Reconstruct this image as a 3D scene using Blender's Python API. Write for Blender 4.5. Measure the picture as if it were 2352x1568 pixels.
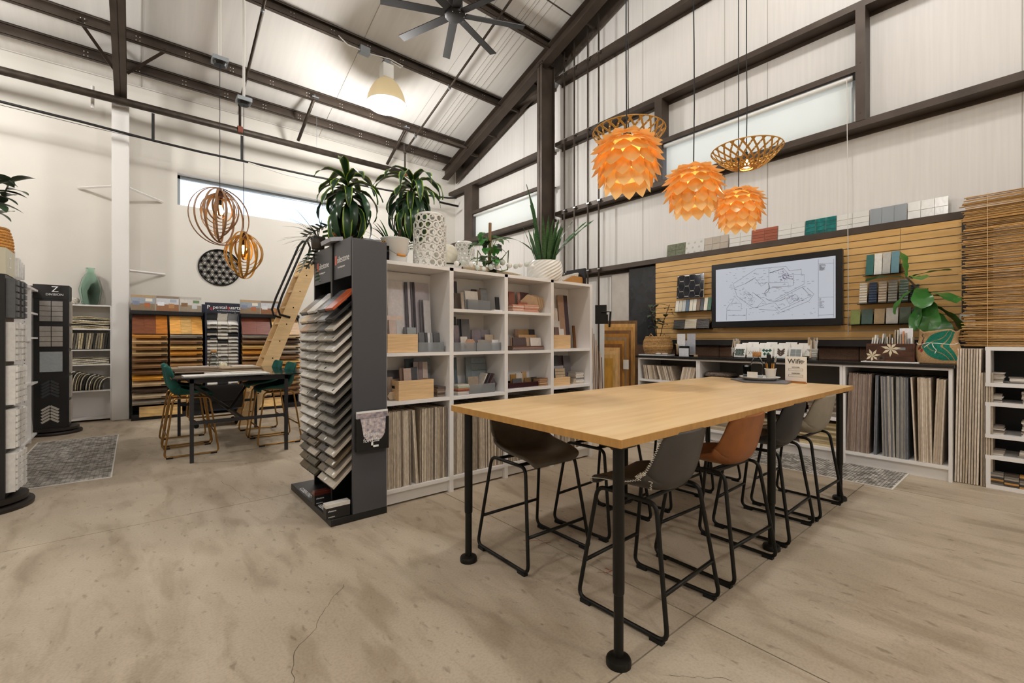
import bpy, bmesh, math, random
from mathutils import Vector, Matrix, Euler
random.seed(7)
for o in list(bpy.data.objects): bpy.data.objects.remove(o, do_unlink=True)
SC = bpy.context.scene
COL = SC.collection
PI = math.pi
# ---------------------------------------------------------------- camera
cd = bpy.data.cameras.new('camera'); cam = bpy.data.objects.new('camera', cd); COL.objects.link(cam)
cam.location = (0, 0, 1.30); cam.rotation_euler = (PI/2, 0, math.radians(50.0307-90))
cd.sensor_width = 36; cd.lens = 36*1036/2352; cd.shift_y = -4/2352; cd.clip_start = .05; cd.clip_end = 300
SC.camera = cam
# ---------------------------------------------------------------- view, world
vs = SC.view_settings; vs.view_transform = 'Standard'; vs.look = 'None'; vs.gamma = 1; vs.use_curve_mapping = False
vs.exposure = -0.22
SC.cycles.use_denoising = True
SC.cycles.max_bounces = 10; SC.cycles.diffuse_bounces = 6; SC.cycles.glossy_bounces = 4; SC.cycles.transmission_bounces = 8; SC.cycles.transparent_max_bounces = 12
SC.cycles.sample_clamp_indirect = 6; SC.cycles.caustics_reflective = False; SC.cycles.caustics_refractive = False
W = bpy.data.worlds.new('world'); SC.world = W; W.use_nodes = True
wn = W.node_tree; wn.nodes.clear()
def N(t, kind, **kw):
    n = t.nodes.new(kind)
    for k, v in kw.items():
        if k.startswith('i_'): n.inputs[k[2:].replace('_', ' ')].default_value = v
        else: setattr(n, k, v)
    return n
wo = N(wn, 'ShaderNodeOutputWorld'); wb = N(wn, 'ShaderNodeBackground'); tc = N(wn, 'ShaderNodeTexCoord')
wm = N(wn, 'ShaderNodeMapping'); wm.inputs['Scale'].default_value = (2.2, 2.2, 7)
wz = N(wn, 'ShaderNodeTexNoise'); wz.inputs['Scale'].default_value = 1.6; wz.inputs['Detail'].default_value = 5
wr = N(wn, 'ShaderNodeValToRGB'); wr.color_ramp.elements[0].position = .42; wr.color_ramp.elements[1].position = .62
wr.color_ramp.elements[0].color = (.62, .80, 1, 1); wr.color_ramp.elements[1].color = (.95, .96, 1, 1)
wn.links.new(tc.outputs['Generated'], wm.inputs[0]); wn.links.new(wm.outputs[0], wz.inputs['Vector']); wn.links.new(wz.outputs[0], wr.inputs[0])
wn.links.new(wr.outputs[0], wb.inputs[0]); wb.inputs[1].default_value = 2.3; wn.links.new(wb.outputs[0], wo.inputs[0])
LAMP_W = 320       # watts of one high-bay lamp
# ---------------------------------------------------------------- materials
def lin(c):
    if isinstance(c, str):
        c = c.lstrip('#'); c = [int(c[i:i+2], 16)/255 for i in (0, 2, 4)]
        c = [x/12.92 if x <= .04045 else ((x+.055)/1.055)**2.4 for x in c]
    return (*c[:3], 1)
MATS = {}
def M(name, col, rough=.5, metal=0, var=0, scale=6, stretch=(1, 1, 1), bump=0, bscale=None, detail=4, spec=.5, trans=0, ior=1.45, emit=None, es=0, rnd=0, col2=None, alpha=1, sss=0, transl=0, contrast=(.35, .65), coat=0):
    if name in MATS: return MATS[name]
    m = bpy.data.materials.new(name); m.use_nodes = True; t = m.node_tree; b = t.nodes['Principled BSDF']; L = t.links.new
    c = lin(col); b.inputs['Base Color'].default_value = c; b.inputs['Roughness'].default_value = rough; b.inputs['Metallic'].default_value = metal
    b.inputs['Specular IOR Level'].default_value = spec; b.inputs['IOR'].default_value = ior; b.inputs['Transmission Weight'].default_value = trans
    b.inputs['Alpha'].default_value = alpha; b.inputs['Coat Weight'].default_value = coat
    if emit: b.inputs['Emission Color'].default_value = lin(emit); b.inputs['Emission Strength'].default_value = es
    g = N(t, 'ShaderNodeNewGeometry'); mp = N(t, 'ShaderNodeMapping'); mp.inputs['Scale'].default_value = stretch; L(g.outputs['Position'], mp.inputs[0])
    oi = None
    src = None
    if var or col2:
        nz = N(t, 'ShaderNodeTexNoise'); nz.inputs['Scale'].default_value = scale; nz.inputs['Detail'].default_value = detail
        L(mp.outputs[0], nz.inputs['Vector'])
        if rnd:
            oi = N(t, 'ShaderNodeObjectInfo'); ad = N(t, 'ShaderNodeVectorMath', operation='ADD'); ml = N(t, 'ShaderNodeMath', operation='MULTIPLY'); ml.inputs[1].default_value = 37
            L(oi.outputs['Random'], ml.inputs[0]); L(mp.outputs[0], ad.inputs[0]); L(ml.outputs[0], ad.inputs[1]); L(ad.outputs[0], nz.inputs['Vector'])
        rp = N(t, 'ShaderNodeValToRGB'); e = rp.color_ramp.elements; e[0].position, e[1].position = contrast
        if col2: e[0].color = c; e[1].color = lin(col2)
        else:
            e[0].color = (*[x*(1-var) for x in c[:3]], 1); e[1].color = (*[min(1, x*(1+var)) for x in c[:3]], 1)
        L(nz.outputs[0], rp.inputs[0]); src = rp.outputs[0]
    if rnd:
        if oi is None: oi = N(t, 'ShaderNodeObjectInfo')
        mr = N(t, 'ShaderNodeMapRange'); mr.inputs['To Min'].default_value = 1-rnd; mr.inputs['To Max'].default_value = 1+rnd; L(oi.outputs['Random'], mr.inputs[0])
        hs = N(t, 'ShaderNodeHueSaturation'); hs.inputs['Color'].default_value = c; L(mr.outputs[0], hs.inputs['Value'])
        if src: L(src, hs.inputs['Color'])
        src = hs.outputs[0]
    if src: L(src, b.inputs['Base Color'])
    if bump:
        nb = N(t, 'ShaderNodeTexNoise'); nb.inputs['Scale'].default_value = bscale or scale; nb.inputs['Detail'].default_value = 3
        L(mp.outputs[0], nb.inputs['Vector']); bp = N(t, 'ShaderNodeBump'); bp.inputs['Strength'].default_value = bump; bp.inputs['Distance'].default_value = .01
        L(nb.outputs[0], bp.inputs['Height']); L(bp.outputs[0], b.inputs['Normal'])
    if transl:
        tr = N(t, 'ShaderNodeBsdfTranslucent'); tr.inputs[0].default_value = c; mx = N(t, 'ShaderNodeMixShader'); mx.inputs[0].default_value = transl
        if src: L(src, tr.inputs[0])
        out = t.nodes['Material Output']; L(b.outputs[0], mx.inputs[1]); L(tr.outputs[0], mx.inputs[2]); L(mx.outputs[0], out.inputs[0])
    MATS[name] = m
    return m
# ---------------------------------------------------------------- mesh helper
class MB:
    def __init__(s): s.v = []; s.f = []
    def add(s, vs_, fs_):
        n = len(s.v); s.v += [tuple(p) for p in vs_]; s.f += [tuple(i+n for i in q) for q in fs_]; return s
    def box(s, x0, x1, y0, y1, z0, z1, mt=None):
        P = [(x, y, z) for z in (z0, z1) for y in (y0, y1) for x in (x0, x1)]
        if mt: P = [mt @ Vector(p) for p in P]
        return s.add(P, [(0, 2, 3, 1), (4, 5, 7, 6), (0, 1, 5, 4), (2, 6, 7, 3), (0, 4, 6, 2), (1, 3, 7, 5)])
    def cbox(s, c, d, rot=(0, 0, 0)):
        return s.box(-d[0]/2, d[0]/2, -d[1]/2, d[1]/2, -d[2]/2, d[2]/2, Matrix.Translation(c) @ Euler(rot).to_matrix().to_4x4())
    def tube(s, path, r, n=8, closed=False, cap=True, rr=None):
        P = [Vector(p) for p in path]; k = len(P); vs_ = []; up = None
        for i in range(k):
            a = P[i-1] if (i > 0 or closed) else P[i]; b = P[(i+1) % k] if (i < k-1 or closed) else P[i]
            d = (b-a).normalized()
            if up is None: up = Vector((0, 0, 1)) if abs(d.z) < .9 else Vector((1, 0, 0))
            x = d.cross(up).normalized(); up = x.cross(d).normalized()
            ri = rr[i] if rr else r
            for j in range(n):
                t = 2*PI*j/n; vs_.append(P[i]+(x*math.cos(t)+up*math.sin(t))*ri)
        fs_ = []
        for i in range(k if closed else k-1):
            for j in range(n): fs_.append((i*n+j, i*n+(j+1) % n, ((i+1) % k)*n+(j+1) % n, ((i+1) % k)*n+j))
        if cap and not closed: fs_ += [tuple(range(n))[::-1], tuple((k-1)*n+j for j in range(n))]
        return s.add(vs_, fs_)
    def lathe(s, prof, c=(0, 0, 0), n=20, mt=None, cap0=False, cap1=False):
        vs_ = []
        for r, z in prof:
            for j in range(n):
                t = 2*PI*j/n; p = Vector((c[0]+r*math.cos(t), c[1]+r*math.sin(t), c[2]+z)); vs_.append(mt @ p if mt else p)
        fs_ = [(i*n+j, i*n+(j+1) % n, (i+1)*n+(j+1) % n, (i+1)*n+j) for i in range(len(prof)-1) for j in range(n)]
        if cap0: fs_.append(tuple(range(n))[::-1])
        if cap1: fs_.append(tuple((len(prof)-1)*n+j for j in range(n)))
        return s.add(vs_, fs_)
    def prism(s, poly, f0, f1):   # poly 2d list, f0/f1 map (a,b)->3d
        n = len(poly); return s.add([f0(*p) for p in poly]+[f1(*p) for p in poly], [tuple(range(n))[::-1], tuple(range(n, 2*n))]+[(i, (i+1) % n, n+(i+1) % n, n+i) for i in range(n)])
    def grid(s, fn, nu, nv, closed_u=False):
        vs_ = [fn(i/(nu if closed_u else nu-1), j/(nv-1)) for j in range(nv) for i in range(nu)]
        fs_ = [(j*nu+i, j*nu+(i+1) % nu, (j+1)*nu+(i+1) % nu, (j+1)*nu+i) for j in range(nv-1) for i in range(nu if closed_u else nu-1)]
        return s.add(vs_, fs_)
    def mesh(s, name, smooth=False):
        me = bpy.data.meshes.new(name); me.from_pydata(s.v, [], s.f); me.update()
        if smooth: me.polygons.foreach_set('use_smooth', [True]*len(me.polygons))
        return me
    def build(s, name, mat, parent=None, smooth=False, bevel=0, solid=0, subsurf=0, auto=None):
        o = link(name, s.mesh(name, smooth), mat, parent)
        if solid: md = o.modifiers.new('solid', 'SOLIDIFY'); md.thickness = solid; md.offset = 0
        if subsurf: md = o.modifiers.new('sub', 'SUBSURF'); md.levels = md.render_levels = subsurf
        if bevel: md = o.modifiers.new('bevel', 'BEVEL'); md.width = bevel; md.segments = 2; md.limit_method = 'ANGLE'
        if auto: o.data.polygons.foreach_set('use_smooth', [True]*len(o.data.polygons)); o.data.set_sharp_from_angle(angle=auto)
        return o
def link(name, data, mat=None, parent=None):
    o = bpy.data.objects.new(name, data); COL.objects.link(o)
    if mat is not None and data is not None:
        if isinstance(mat, str): mat = MATS[mat]
        if len(data.materials) == 0: data.materials.append(mat)
        if data.materials[0] != mat: o.material_slots[0].link = 'OBJECT'; o.material_slots[0].material = mat
    if parent: o.parent = parent
    return o
LABELS = {}
def tag(o, label, cat, group=None, kind=None):
    o['label'] = label; o['category'] = cat
    if group: o['group'] = group
    if kind: o['kind'] = kind
    LABELS.setdefault(label, []).append((o.name, group)); return o
def thing(name, label, cat, loc=(0, 0, 0), rz=0, group=None, kind=None):
    o = bpy.data.objects.new(name, None); COL.objects.link(o); o.location = loc; o.rotation_euler = (0, 0, rz); o.empty_display_size = .1
    return tag(o, label, cat, group, kind)
def struct(o, label=None, cat=None):
    o['kind'] = 'structure'
    if label: o['label'] = label; o['category'] = cat or 'structure'
    return o
def copy_tree(o, parent=None):
    c = o.copy(); COL.objects.link(c); c.parent = parent
    for ch in list(o.children): copy_tree(ch, c)
    return c
_unit = {}
def unit(bev=0):
    if bev not in _unit:
        bm = bmesh.new(); bmesh.ops.create_cube(bm, size=1)
        me = bpy.data.meshes.new('unit'); bm.to_mesh(me); bm.free(); _unit[bev] = me
    return _unit[bev]
def ubox(name, mat, c, d, parent=None, rot=(0, 0, 0)):
    if isinstance(mat, str): mat = MATS[mat]
    o = bpy.data.objects.new(name, unit()); COL.objects.link(o)
    if len(o.data.materials) == 0: o.data.materials.append(mat)
    o.material_slots[0].link = 'OBJECT'; o.material_slots[0].material = mat
    o.location = c; o.scale = d; o.rotation_euler = rot
    if parent: o.parent = parent
    return o
def text(name, s, size, loc, rot, mat, parent=None, align='LEFT', ext=.0006):
    cu = bpy.data.curves.new(name, 'FONT'); cu.body = s; cu.size = size; cu.extrude = ext; cu.align_x = align; cu.resolution_u = 3
    c = bpy.data.objects.new('tmp', cu); me = bpy.data.meshes.new_from_object(c); me.name = name; bpy.data.objects.remove(c); bpy.data.curves.remove(cu)
    me.materials.clear(); o = link(name, me, mat, parent); o.location = loc; o.rotation_euler = rot
    return o
FX = (PI/2, 0, -PI/2)   # lettering that faces -X (read along -Y)
FY = (PI/2, 0, 0)       # lettering that faces -Y
def nth(n): return f"{n}{'th' if 10 <= n % 100 <= 20 else {1: 'st', 2: 'nd', 3: 'rd'}.get(n % 10, 'th')}"
# shared materials
M('steel', '#4a4038', .45, .3, var=.18, scale=3, spec=.4); M('black_metal', '#15130f', .42, .2, spec=.4); M('black_matte', '#131214', .55)
M('white_paint', '#e3e0dc', .45); M('white_lam', '#e9e7e6', .38); M('white_plastic', '#efefec', .3)
M('vinyl', '#dcd9d5', .42, var=.03, scale=2, bump=.25, stretch=(14, 14, .5), bscale=1.5, spec=.35)
M('roof_vinyl', '#d9d6d1', .5, var=.03, scale=1.5, bump=.12, stretch=(9, .6, .6), bscale=1.5, spec=.3)
M('plaster', '#d9d5cd', .75, var=.025, scale=1.2, bump=.08, bscale=30, spec=.2)
M('chrome', '#c8c8c8', .2, 1); M('alu', '#8d9398', .4, .6); M('brass', '#9a7442', .28, 1); M('glass', '#ffffff', .02, trans=1, ior=1.45); M('glass_green', '#dcf3e8', .03, trans=1, ior=1.12)
M('clear', '#f4f7f8', .06, trans=1, ior=1.1); M('frost', '#d8dde0', .35, trans=.75, ior=1.15); M('cord', '#1b1a19', .6); M('cord_white', '#d8d5cf', .6)
M('maple', '#dcb884', .33, var=.07, scale=3, stretch=(.5, 6, 6), detail=6, spec=.45, col2='#e8c998')
M('maple_edge', '#b98b4d', .45, var=.1, scale=30, stretch=(1, 1, .12))
M('pine', '#dcbd8e', .5, var=.07, scale=5, stretch=(1, 6, 6)); M('pine_y', '#dbb98c', .5, var=.09, scale=6, stretch=(1, 8, 14)); M('bulb', '#ffdf9e', emit='#ffd58a', es=22)
# ================================================================ STRUCTURE
XW, YW = 6.5, 10.1
XB, YB = -9.0, -9.9            # far ends of the hall, behind the camera
RS = .333
def zr(y): return 5.675 + RS*(YW-abs(y)) if True else 0
# floor: slabs with sawn joints
m = bpy.data.materials.new('concrete'); m.use_nodes = True; t = m.node_tree; b = t.nodes['Principled BSDF']; L = t.links.new
g = N(t, 'ShaderNodeNewGeometry')
def nz(sc, st=(1, 1, 1), det=5, dist=0, rot=0):
    mp = N(t, 'ShaderNodeMapping'); mp.inputs['Scale'].default_value = st; mp.inputs['Rotation'].default_value = (0, 0, rot); L(g.outputs['Position'], mp.inputs[0])
    n = N(t, 'ShaderNodeTexNoise'); n.inputs['Scale'].default_value = sc; n.inputs['Detail'].default_value = det; n.inputs['Distortion'].default_value = dist
    L(mp.outputs[0], n.inputs['Vector']); return n.outputs[0]
def ramp(src, p0, c0, p1, c1):
    r = N(t, 'ShaderNodeValToRGB'); e = r.color_ramp.elements; e[0].position = p0; e[1].position = p1; e[0].color = lin(c0); e[1].color = lin(c1); L(src, r.inputs[0]); return r.outputs[0]
def mul(a, c, f):
    x = N(t, 'ShaderNodeMixRGB', blend_type='MULTIPLY'); x.inputs[0].default_value = f; L(a, x.inputs[1]); L(c, x.inputs[2]); return x.outputs[0]
base = ramp(nz(.9, det=6, dist=.4), .3, '#b5a794', .7, '#c6b9a5')
c1 = ramp(nz(2.2, (1, .35, 1), 6, .8, .5), .36, '#b3a797', .6, '#ffffff')
c2 = ramp(nz(7, (1, .3, 1), 5, .6, .75), .33, '#bdb2a3', .5, '#ffffff')
c3 = ramp(nz(26, (1, .45, 1), 4, .3, .6), .28, '#8a7d6c', .38, '#ffffff')
c4 = ramp(nz(90, det=2), .2, '#c9c2b7', .6, '#ffffff')
o_ = mul(mul(mul(mul(base, c1, .36), c2, .45), c3, .45), c4, .4)
L(o_, b.inputs['Base Color'])
rr_ = N(t, 'ShaderNodeMapRange'); rr_.inputs['To Min'].default_value = .34; rr_.inputs['To Max'].default_value = .6; L(nz(3, det=4), rr_.inputs[0]); L(rr_.outputs[0], b.inputs['Roughness'])
b.inputs['Specular IOR Level'].default_value = .35
MATS['concrete'] = m
M('joint', '#4e4437', .9)
fl = struct(MB().box(XB, XW+.2, YB, YW+.2, -.25, -.012).build('floor', 'joint'))
xs = [XB, -4.13, -1.03, 2.02, 5.07, XW+.15]; ys = [YB, -8.08, -5.03, -1.98, 1.075, 4.125, 7.175, YW+.15]
for i in range(len(xs)-1):
    for j in range(len(ys)-1):
        ubox('slab', 'concrete', ((xs[i]+xs[i+1])/2, (ys[j]+ys[j+1])/2, -.1), (xs[i+1]-xs[i]-.007, ys[j+1]-ys[j]-.007, .2), fl)
def ribbon(pts, w, z):
    mb = MB(); P = [Vector((*p, z)) for p in pts]; vs_ = []
    for i, p in enumerate(P):
        d = (P[min(i+1, len(P)-1)]-P[max(i-1, 0)]).normalized(); n = Vector((-d.y, d.x, 0))*w*(.4+.6*random.random()); vs_ += [p-n, p+n]
    mb.add(vs_, [(2*i, 2*i+1, 2*i+3, 2*i+2) for i in range(len(P)-1)]); return mb
def jit(a, b_, n, s):
    return [(a[0]+(b_[0]-a[0])*k/n+random.uniform(-s, s), a[1]+(b_[1]-a[1])*k/n+random.uniform(-s, s)) for k in range(n+1)]
M('crack_dark', '#5f5547', .9); M('red_chalk', '#9b3b2a', .9); M('scuff', '#7b6f60', .8)
for pts, w in ((jit((.86, 2.42), (.52, 2.02), 14, .012)+jit((.5, 2.0), (.40, 1.55), 10, .01), .0018), (jit((.62, 4.9), (.72, 4.13), 12, .015), .0015), (jit((1.6, .95), (1.75, .78), 8, .01), .0012)):
    ribbon(pts, w, .0006).build('crack', 'crack_dark', fl)
for a, b_ in (((1.93, 2.19), (2.06, 2.09)), ((1.97, 2.09), (2.05, 2.06)), ((1.98, 1.62), (2.1, 1.56)), ((2.05, 1.63), (2.07, 1.54))):
    ribbon(jit(a, b_, 6, .006), .003, .0007).build('chalk_mark', 'red_chalk', fl)
# walls
def wall_x(name, x0, x1, holes, mat):   # wall in the YZ plane with rectangular openings
    mb = MB(); y = YB; segs = sorted(holes)
    for (a, b_, c, d) in segs:
        mb.box(x0, x1, y, a, 0, 9.2); mb.box(x0, x1, a, b_, 0, c); mb.box(x0, x1, a, b_, d, 9.2); y = b_
    mb.box(x0, x1, y, YW+.3, 0, 9.2); return struct(mb.build(name, mat))
WIN1 = (1.50, 3.96, 3.80, 4.44); WIN2 = (6.50, 9.20, 3.80, 4.44)
wr_ = wall_x('wall_right', XW, XW+.2, [WIN1, WIN2], 'vinyl')
mb = MB(); mb.box(XB, .60, YW, YW+.3, 0, 9.2); mb.box(.60, 3.5, YW, YW+.3, 0, 3.735); mb.box(.60, 3.5, YW, YW+.3, 4.31, 9.2); mb.box(3.5, XW, YW, YW+.3, 0, 9.2)
wl_ = struct(mb.build('wall_left', 'plaster'))
struct(MB().box(XB-.2, XB, YB, YW, 0, 9.2).build('wall_far', 'plaster'))
struct(MB().box(XB-.2, XW+.2, YB-.2, YB, 0, 9.2).build('wall_back', 'plaster'))
# ceiling, two slopes
mb = MB()
for s in (1, -1):
    y1 = s*(YW+.3); z1 = 5.675-RS*.3
    mb.add([(XB-.2, 0, zr(0)), (XW+.2, 0, zr(0)), (XW+.2, y1, z1), (XB-.2, y1, z1), (XB-.2, 0, zr(0)+.1), (XW+.2, 0, zr(0)+.1), (XW+.2, y1, z1+.1), (XB-.2, y1, z1+.1)],
           [(0, 1, 2, 3), (4, 7, 6, 5), (0, 4, 5, 1), (1, 5, 6, 2), (2, 6, 7, 3), (3, 7, 4, 0)])
ce_ = struct(mb.build('ceiling', 'roof_vinyl'))
# seams and folds of the ceiling blanket near the gable and between bays
M('seam', '#aeaaa3', .7)
for x, w in ((5.62, .006), (5.5, .004), (5.36, .006), (5.3, .004), (5.2, .003), (4.7, .003), (3.05, .004), (1.55, .012), (.1, .004)):
    mb = MB(); a = RS
    mb.add([(x-w, 1, zr(1)-.004), (x+w, 1, zr(1)-.004), (x+w, YW, zr(YW)-.004), (x-w, YW, zr(YW)-.004)], [(0, 1, 2, 3)]); mb.build('seam', 'seam', ce_, solid=.006)
for y in (9.0, 7.35, 4.36, 3.0, 2.43, .17):
    ubox('seam', 'seam', (XW-.002, y, 4.0), (.004, .008, 6.4), wr_)
ubox('seam', 'seam', (2.3, YW-.003, 5.655), (8.4, .006, .012), wl_)
# steel: girts on the gable wall (Z sections), interrupted by the column
def girt(z, y0, y1, zt=.07):
    mb = MB(); mb.box(6.30, 6.306, y0, y1, z, z+zt); mb.box(6.30, XW, y0, y1, z-.006, z); mb.box(XW-.012, XW-.002, y0, y1, z-.05, z); mb.box(6.306, 6.33, y0, y1, z+zt-.005, z+zt)
    o = mb.build('steel_girt', 'steel'); struct(o); return o
for k, (z, zt) in enumerate(((3.715, .072), (5.065, .07), (6.33, .075), (2.508, .07))):
    nm = ('under the high windows', 'above the high windows', 'highest on the gable wall', 'above the slat panel wall')[k]
    a = girt(z, .0-2.0, 6.21, zt); a['label'] = 'dark brown steel girt right of the column, '+nm; a['category'] = 'beam'
    a = girt(z, 6.36, YW, zt); a['label'] = 'dark brown steel girt left of the column, '+nm; a['category'] = 'beam'
# column in the gable wall: I section
mb = MB(); x0, x1, y0, y1 = 5.95, 6.30, 6.215, 6.35
mb.box(x0, x0+.014, y0, y1, 0, 6.62); mb.box(x1-.014, x1, y0, y1, 0, 6.7); mb.box(x0, x1, 6.275, 6.29, 0, 6.62); mb.box(x0-.01, x1, y0-.01, y1+.01, 6.6, 6.615)
tag(struct(mb.build('steel_column', 'steel')), 'dark brown steel column rising behind the snake plant', 'column')
# rafters
def sloped(name, x0, x1, zb, zt, y0, y1, label, flange=0, slope=RS, mat='steel'):
    # zb, zt: heights below the roof line at each end
    def sec(a, b_, lo, hi):
        P = []
        for y in (y0, y1):
            for x in (a, b_):
                P += [(x, y, zr(y)-lo), (x, y, zr(y)-hi)]
        return P, [(0, 1, 3, 2), (4, 6, 7, 5), (0, 4, 5, 1), (2, 3, 7, 6), (0, 2, 6, 4), (1, 5, 7, 3)]
    mb = MB()
    if flange:
        c = (x0+x1)/2; mb.add(*sec(x0, x1, zb, zb-.014)); mb.add(*sec(x0, x1, zt+.014, zt)); mb.add(*sec(c-.006, c+.006, zb-.014, zt+.014))
    else: mb.add(*sec(x0, x1, zb, zt))
    return tag(struct(mb.build(name, mat)), label, 'beam')
sloped('steel_rafter', 5.95, 6.13, .41, .175, 9.85, 0, 'dark sloping steel rafter beside the gable wall, carried by the column', 1)
sloped('edge_channel', 6.40, 6.415, .40, .02, 9.9, 0, 'dark sloping steel channel flat against the gable wall')
for k, y in enumerate((8.9, 8.2, 7.4, 6.7, 6.0, 5.3, 4.6)): tag(struct(MB().box(6.12, 6.41, y-.02, y+.02, zr(y)-.36, zr(y)-.31).build('rafter_clip', 'steel')), f'small dark clip bridging the two gable rafters, {nth(k+1)} from the eave', 'clip', 'clips between the gable rafters')
# tapered frame rafter on the white column
def frame_rafter(x, label):
    mb = MB()
    def zb(y): return 5.10 + .19*(9.62-y)
    def slab(a, b_, f, g_):
        P = []
        for y in (9.62, 0):
            for xx in (a, b_): P += [(xx, y, f(y)), (xx, y, g_(y))]
        mb.add(P, [(0, 1, 3, 2), (4, 6, 7, 5), (0, 4, 5, 1), (2, 3, 7, 6), (0, 2, 6, 4), (1, 5, 7, 3)])
    slab(x-.075, x+.075, zb, lambda y: zb(y)+.014); slab(x-.006, x+.006, zb, lambda y: zr(y)-.18); slab(x-.075, x+.075, lambda y: zr(y)-.19, lambda y: zr(y)-.175)
    mb.box(x-.075, x+.075, 9.6, 9.615, 5.1, zr(9.6)-.18)
    return tag(struct(mb.build('frame_rafter', 'steel')), label, 'beam')
frame_rafter(-.162, 'deep tapered steel rafter resting on the white wall column'); frame_rafter(-6.3, 'deep tapered steel rafter far to the left of the hall')
# purlins: C sections along X
for k, y in enumerate((9.62, 9.03, 7.64, 6.14, 4.62, 3.10, 1.58)):
    mb = MB(); zt = zr(y)-.006; d = .175
    mb.box(XB, 6.42, y, y+.006, zt-d, zt); mb.box(XB, 6.42, y-.065, y, zt-.008, zt-.002); mb.box(XB, 6.42, y-.065, y, zt-d, zt-d+.006); mb.box(XB, 6.42, y-.065, y-.060, zt-d, zt-d+.02); mb.box(XB, 6.42, y-.065, y-.06, zt-.028, zt)
    pu = tag(struct(mb.build('roof_purlin', 'steel')), 'dark brown roof purlin, '+nth(k+1)+' up from the left wall eave', 'beam')
    mb = MB()
    for gx in [x0+i*.62 for x0 in (-.6,) for i in range(11)]:
        for dx in (0, .045):
            for dz in (.05, .11): mb.box(gx+dx, gx+dx+.011, y-.0015, y, zt-dz-.014, zt-dz)
    if k < 4: mb.build('bolt_holes', M('hole_light', '#d8d4cc', .6), pu)['kind'] = 'stuff'
for k, y in enumerate((5.5, 4.75)): tag(struct(MB().tube([(1.5, y, zr(y)-.12), (6.0, y, zr(y)-.12)], .012).build('bridging_rod', 'steel')), ('lower', 'upper')[k]+' thin dark bridging rod under the ceiling beside the fan', 'rod')
# window posts and headers on the gable wall
def post(y0, y1, label, z1=5.06):
    mb = MB(); mb.box(6.295, 6.30, y0, y1, 3.78, z1); mb.box(6.30, XW, y0, y0+.006, 3.78, z1); mb.box(6.30, XW, y1-.006, y1, 3.78, z1)
    for z in (3.86, 4.43): mb.box(6.292, 6.295, (y0+y1)/2-.008, (y0+y1)/2+.008, z, z+.016)
    return tag(struct(mb.build('window_post', 'steel')), label, 'post')
post(3.885, 4.01, 'brown steel post at the left end of the right-hand high window'); post(1.335, 1.425, 'brown steel post at the right end of the right-hand high window')
post(9.02, 9.36, 'broad brown steel post at the left end of the high window behind the plants')
for y0, y1, s in ((1.42, 3.89, 'right-hand'), (6.36, 9.1, 'left-hand')):
    mb = MB(); mb.box(6.296, 6.302, y0, y1, 4.352, 4.42); mb.box(6.302, XW, y0, y1, 4.352, 4.357)
    tag(struct(mb.build('window_header', 'steel')), f'brown steel header over the {s} high window', 'beam')
# windows in the gable wall with frames and roller shades
M('shade', '#f3f3ee', .8, transl=.6); M('win_frame', '#c9cccf', .4, .3)
for n, (y0, y1, z0, z1), s in ((1, WIN1, 'right-hand'), (2, WIN2, 'left-hand')):
    w = thing(f'window_{n}', f'long narrow {s} high window in the gable wall', 'window', kind='structure')
    mb = MB(); f = .035
    for a in ((y0, y1, z0, z0+f), (y0, y1, z1-f, z1), (y0, y0+f, z0, z1), (y1-f, y1, z0, z1)): mb.box(XW+.06, XW+.11, *a)
    mb.build('frame', 'win_frame', w); MB().box(XW+.08, XW+.086, y0, y1, z0, z1).build('pane', M('pane_glass', '#ffffff', .03, alpha=.08), w)
    r = thing('roller_shade', f'white roller shade drawn over the {s} high window', 'shade')
    yy0, yy1 = (1.46, 3.87) if n == 1 else (6.4, 9.0)
    MB().tube([(6.35, yy0, 4.315), (6.35, yy1, 4.315)], .033, 14).build('roller', 'white_plastic', r, smooth=True)
    MB().box(6.378, 6.38, yy0+.02, yy1-.02, 3.80, 4.32).build('shade_cloth', 'shade', r); MB().box(6.372, 6.386, yy0+.02, yy1-.02, 3.79, 3.805).build('hem_bar', 'white_plastic', r)
    if n == 1: MB().tube([(6.27, 1.5, 4.3), (6.27, 1.49, 3.0), (6.27, 1.485, 1.35)], .004, 6).build('pull_cord', 'cord_white', r)
# high window in the left wall
w = thing('window_3', 'long narrow window with blue sky high in the left wall', 'window', kind='structure'); mb = MB(); x0, x1, z0, z1 = .60, 3.5, 3.735, 4.31
for a in ((x0, x1, z0, z0+.02), (x0, x1, z1-.06, z1), (x0, x0+.05, z0, z1), (x1-.05, x1, z0, z1)): mb.box(a[0], a[1], YW+.15, YW+.2, a[2], a[3])
mb.build('frame', 'alu', w); MB().box(x0, x1, YW+.17, YW+.176, z0, z1).build('pane', M('pane_glass', '#ffffff', .03, alpha=.08), w)
# white wall column and its braces
tag(struct(MB().box(-.275, -.058, 9.65, YW, 0, 5.10).build('wall_column', M('col_white', '#dcd9d6', .6, bump=.12, bscale=25), bevel=.012)), 'white painted column projecting from the left wall', 'column')
def brace(a, b_, label, r=.022, mat='white_paint'):
    return tag(MB().tube([a, b_], r, 4).build('wall_brace', mat), label, 'brace')
brace((-.27, 9.70, 3.77), (-.69, 10.09, 3.75), 'white diagonal brace left of the wall column'); brace((-.06, 9.68, 3.78), (.39, 10.09, 3.735), 'white diagonal brace right of the wall column, upper'); brace((-.06, 9.68, 2.43), (.42, 10.09, 2.455), 'white diagonal brace right of the wall column, lower')
def angle_brace(a, b_, label): return tag(MB().tube([a, b_], .03, 4).build('flange_brace', 'steel'), label, 'brace')
angle_brace((-.24, 9.45, 5.55), (-.62, 9.0, 5.93), 'dark diagonal brace left of the tapered rafter'); angle_brace((-.08, 9.45, 5.55), (.40, 9.02, 5.90), 'dark diagonal brace right of the tapered rafter')
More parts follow.
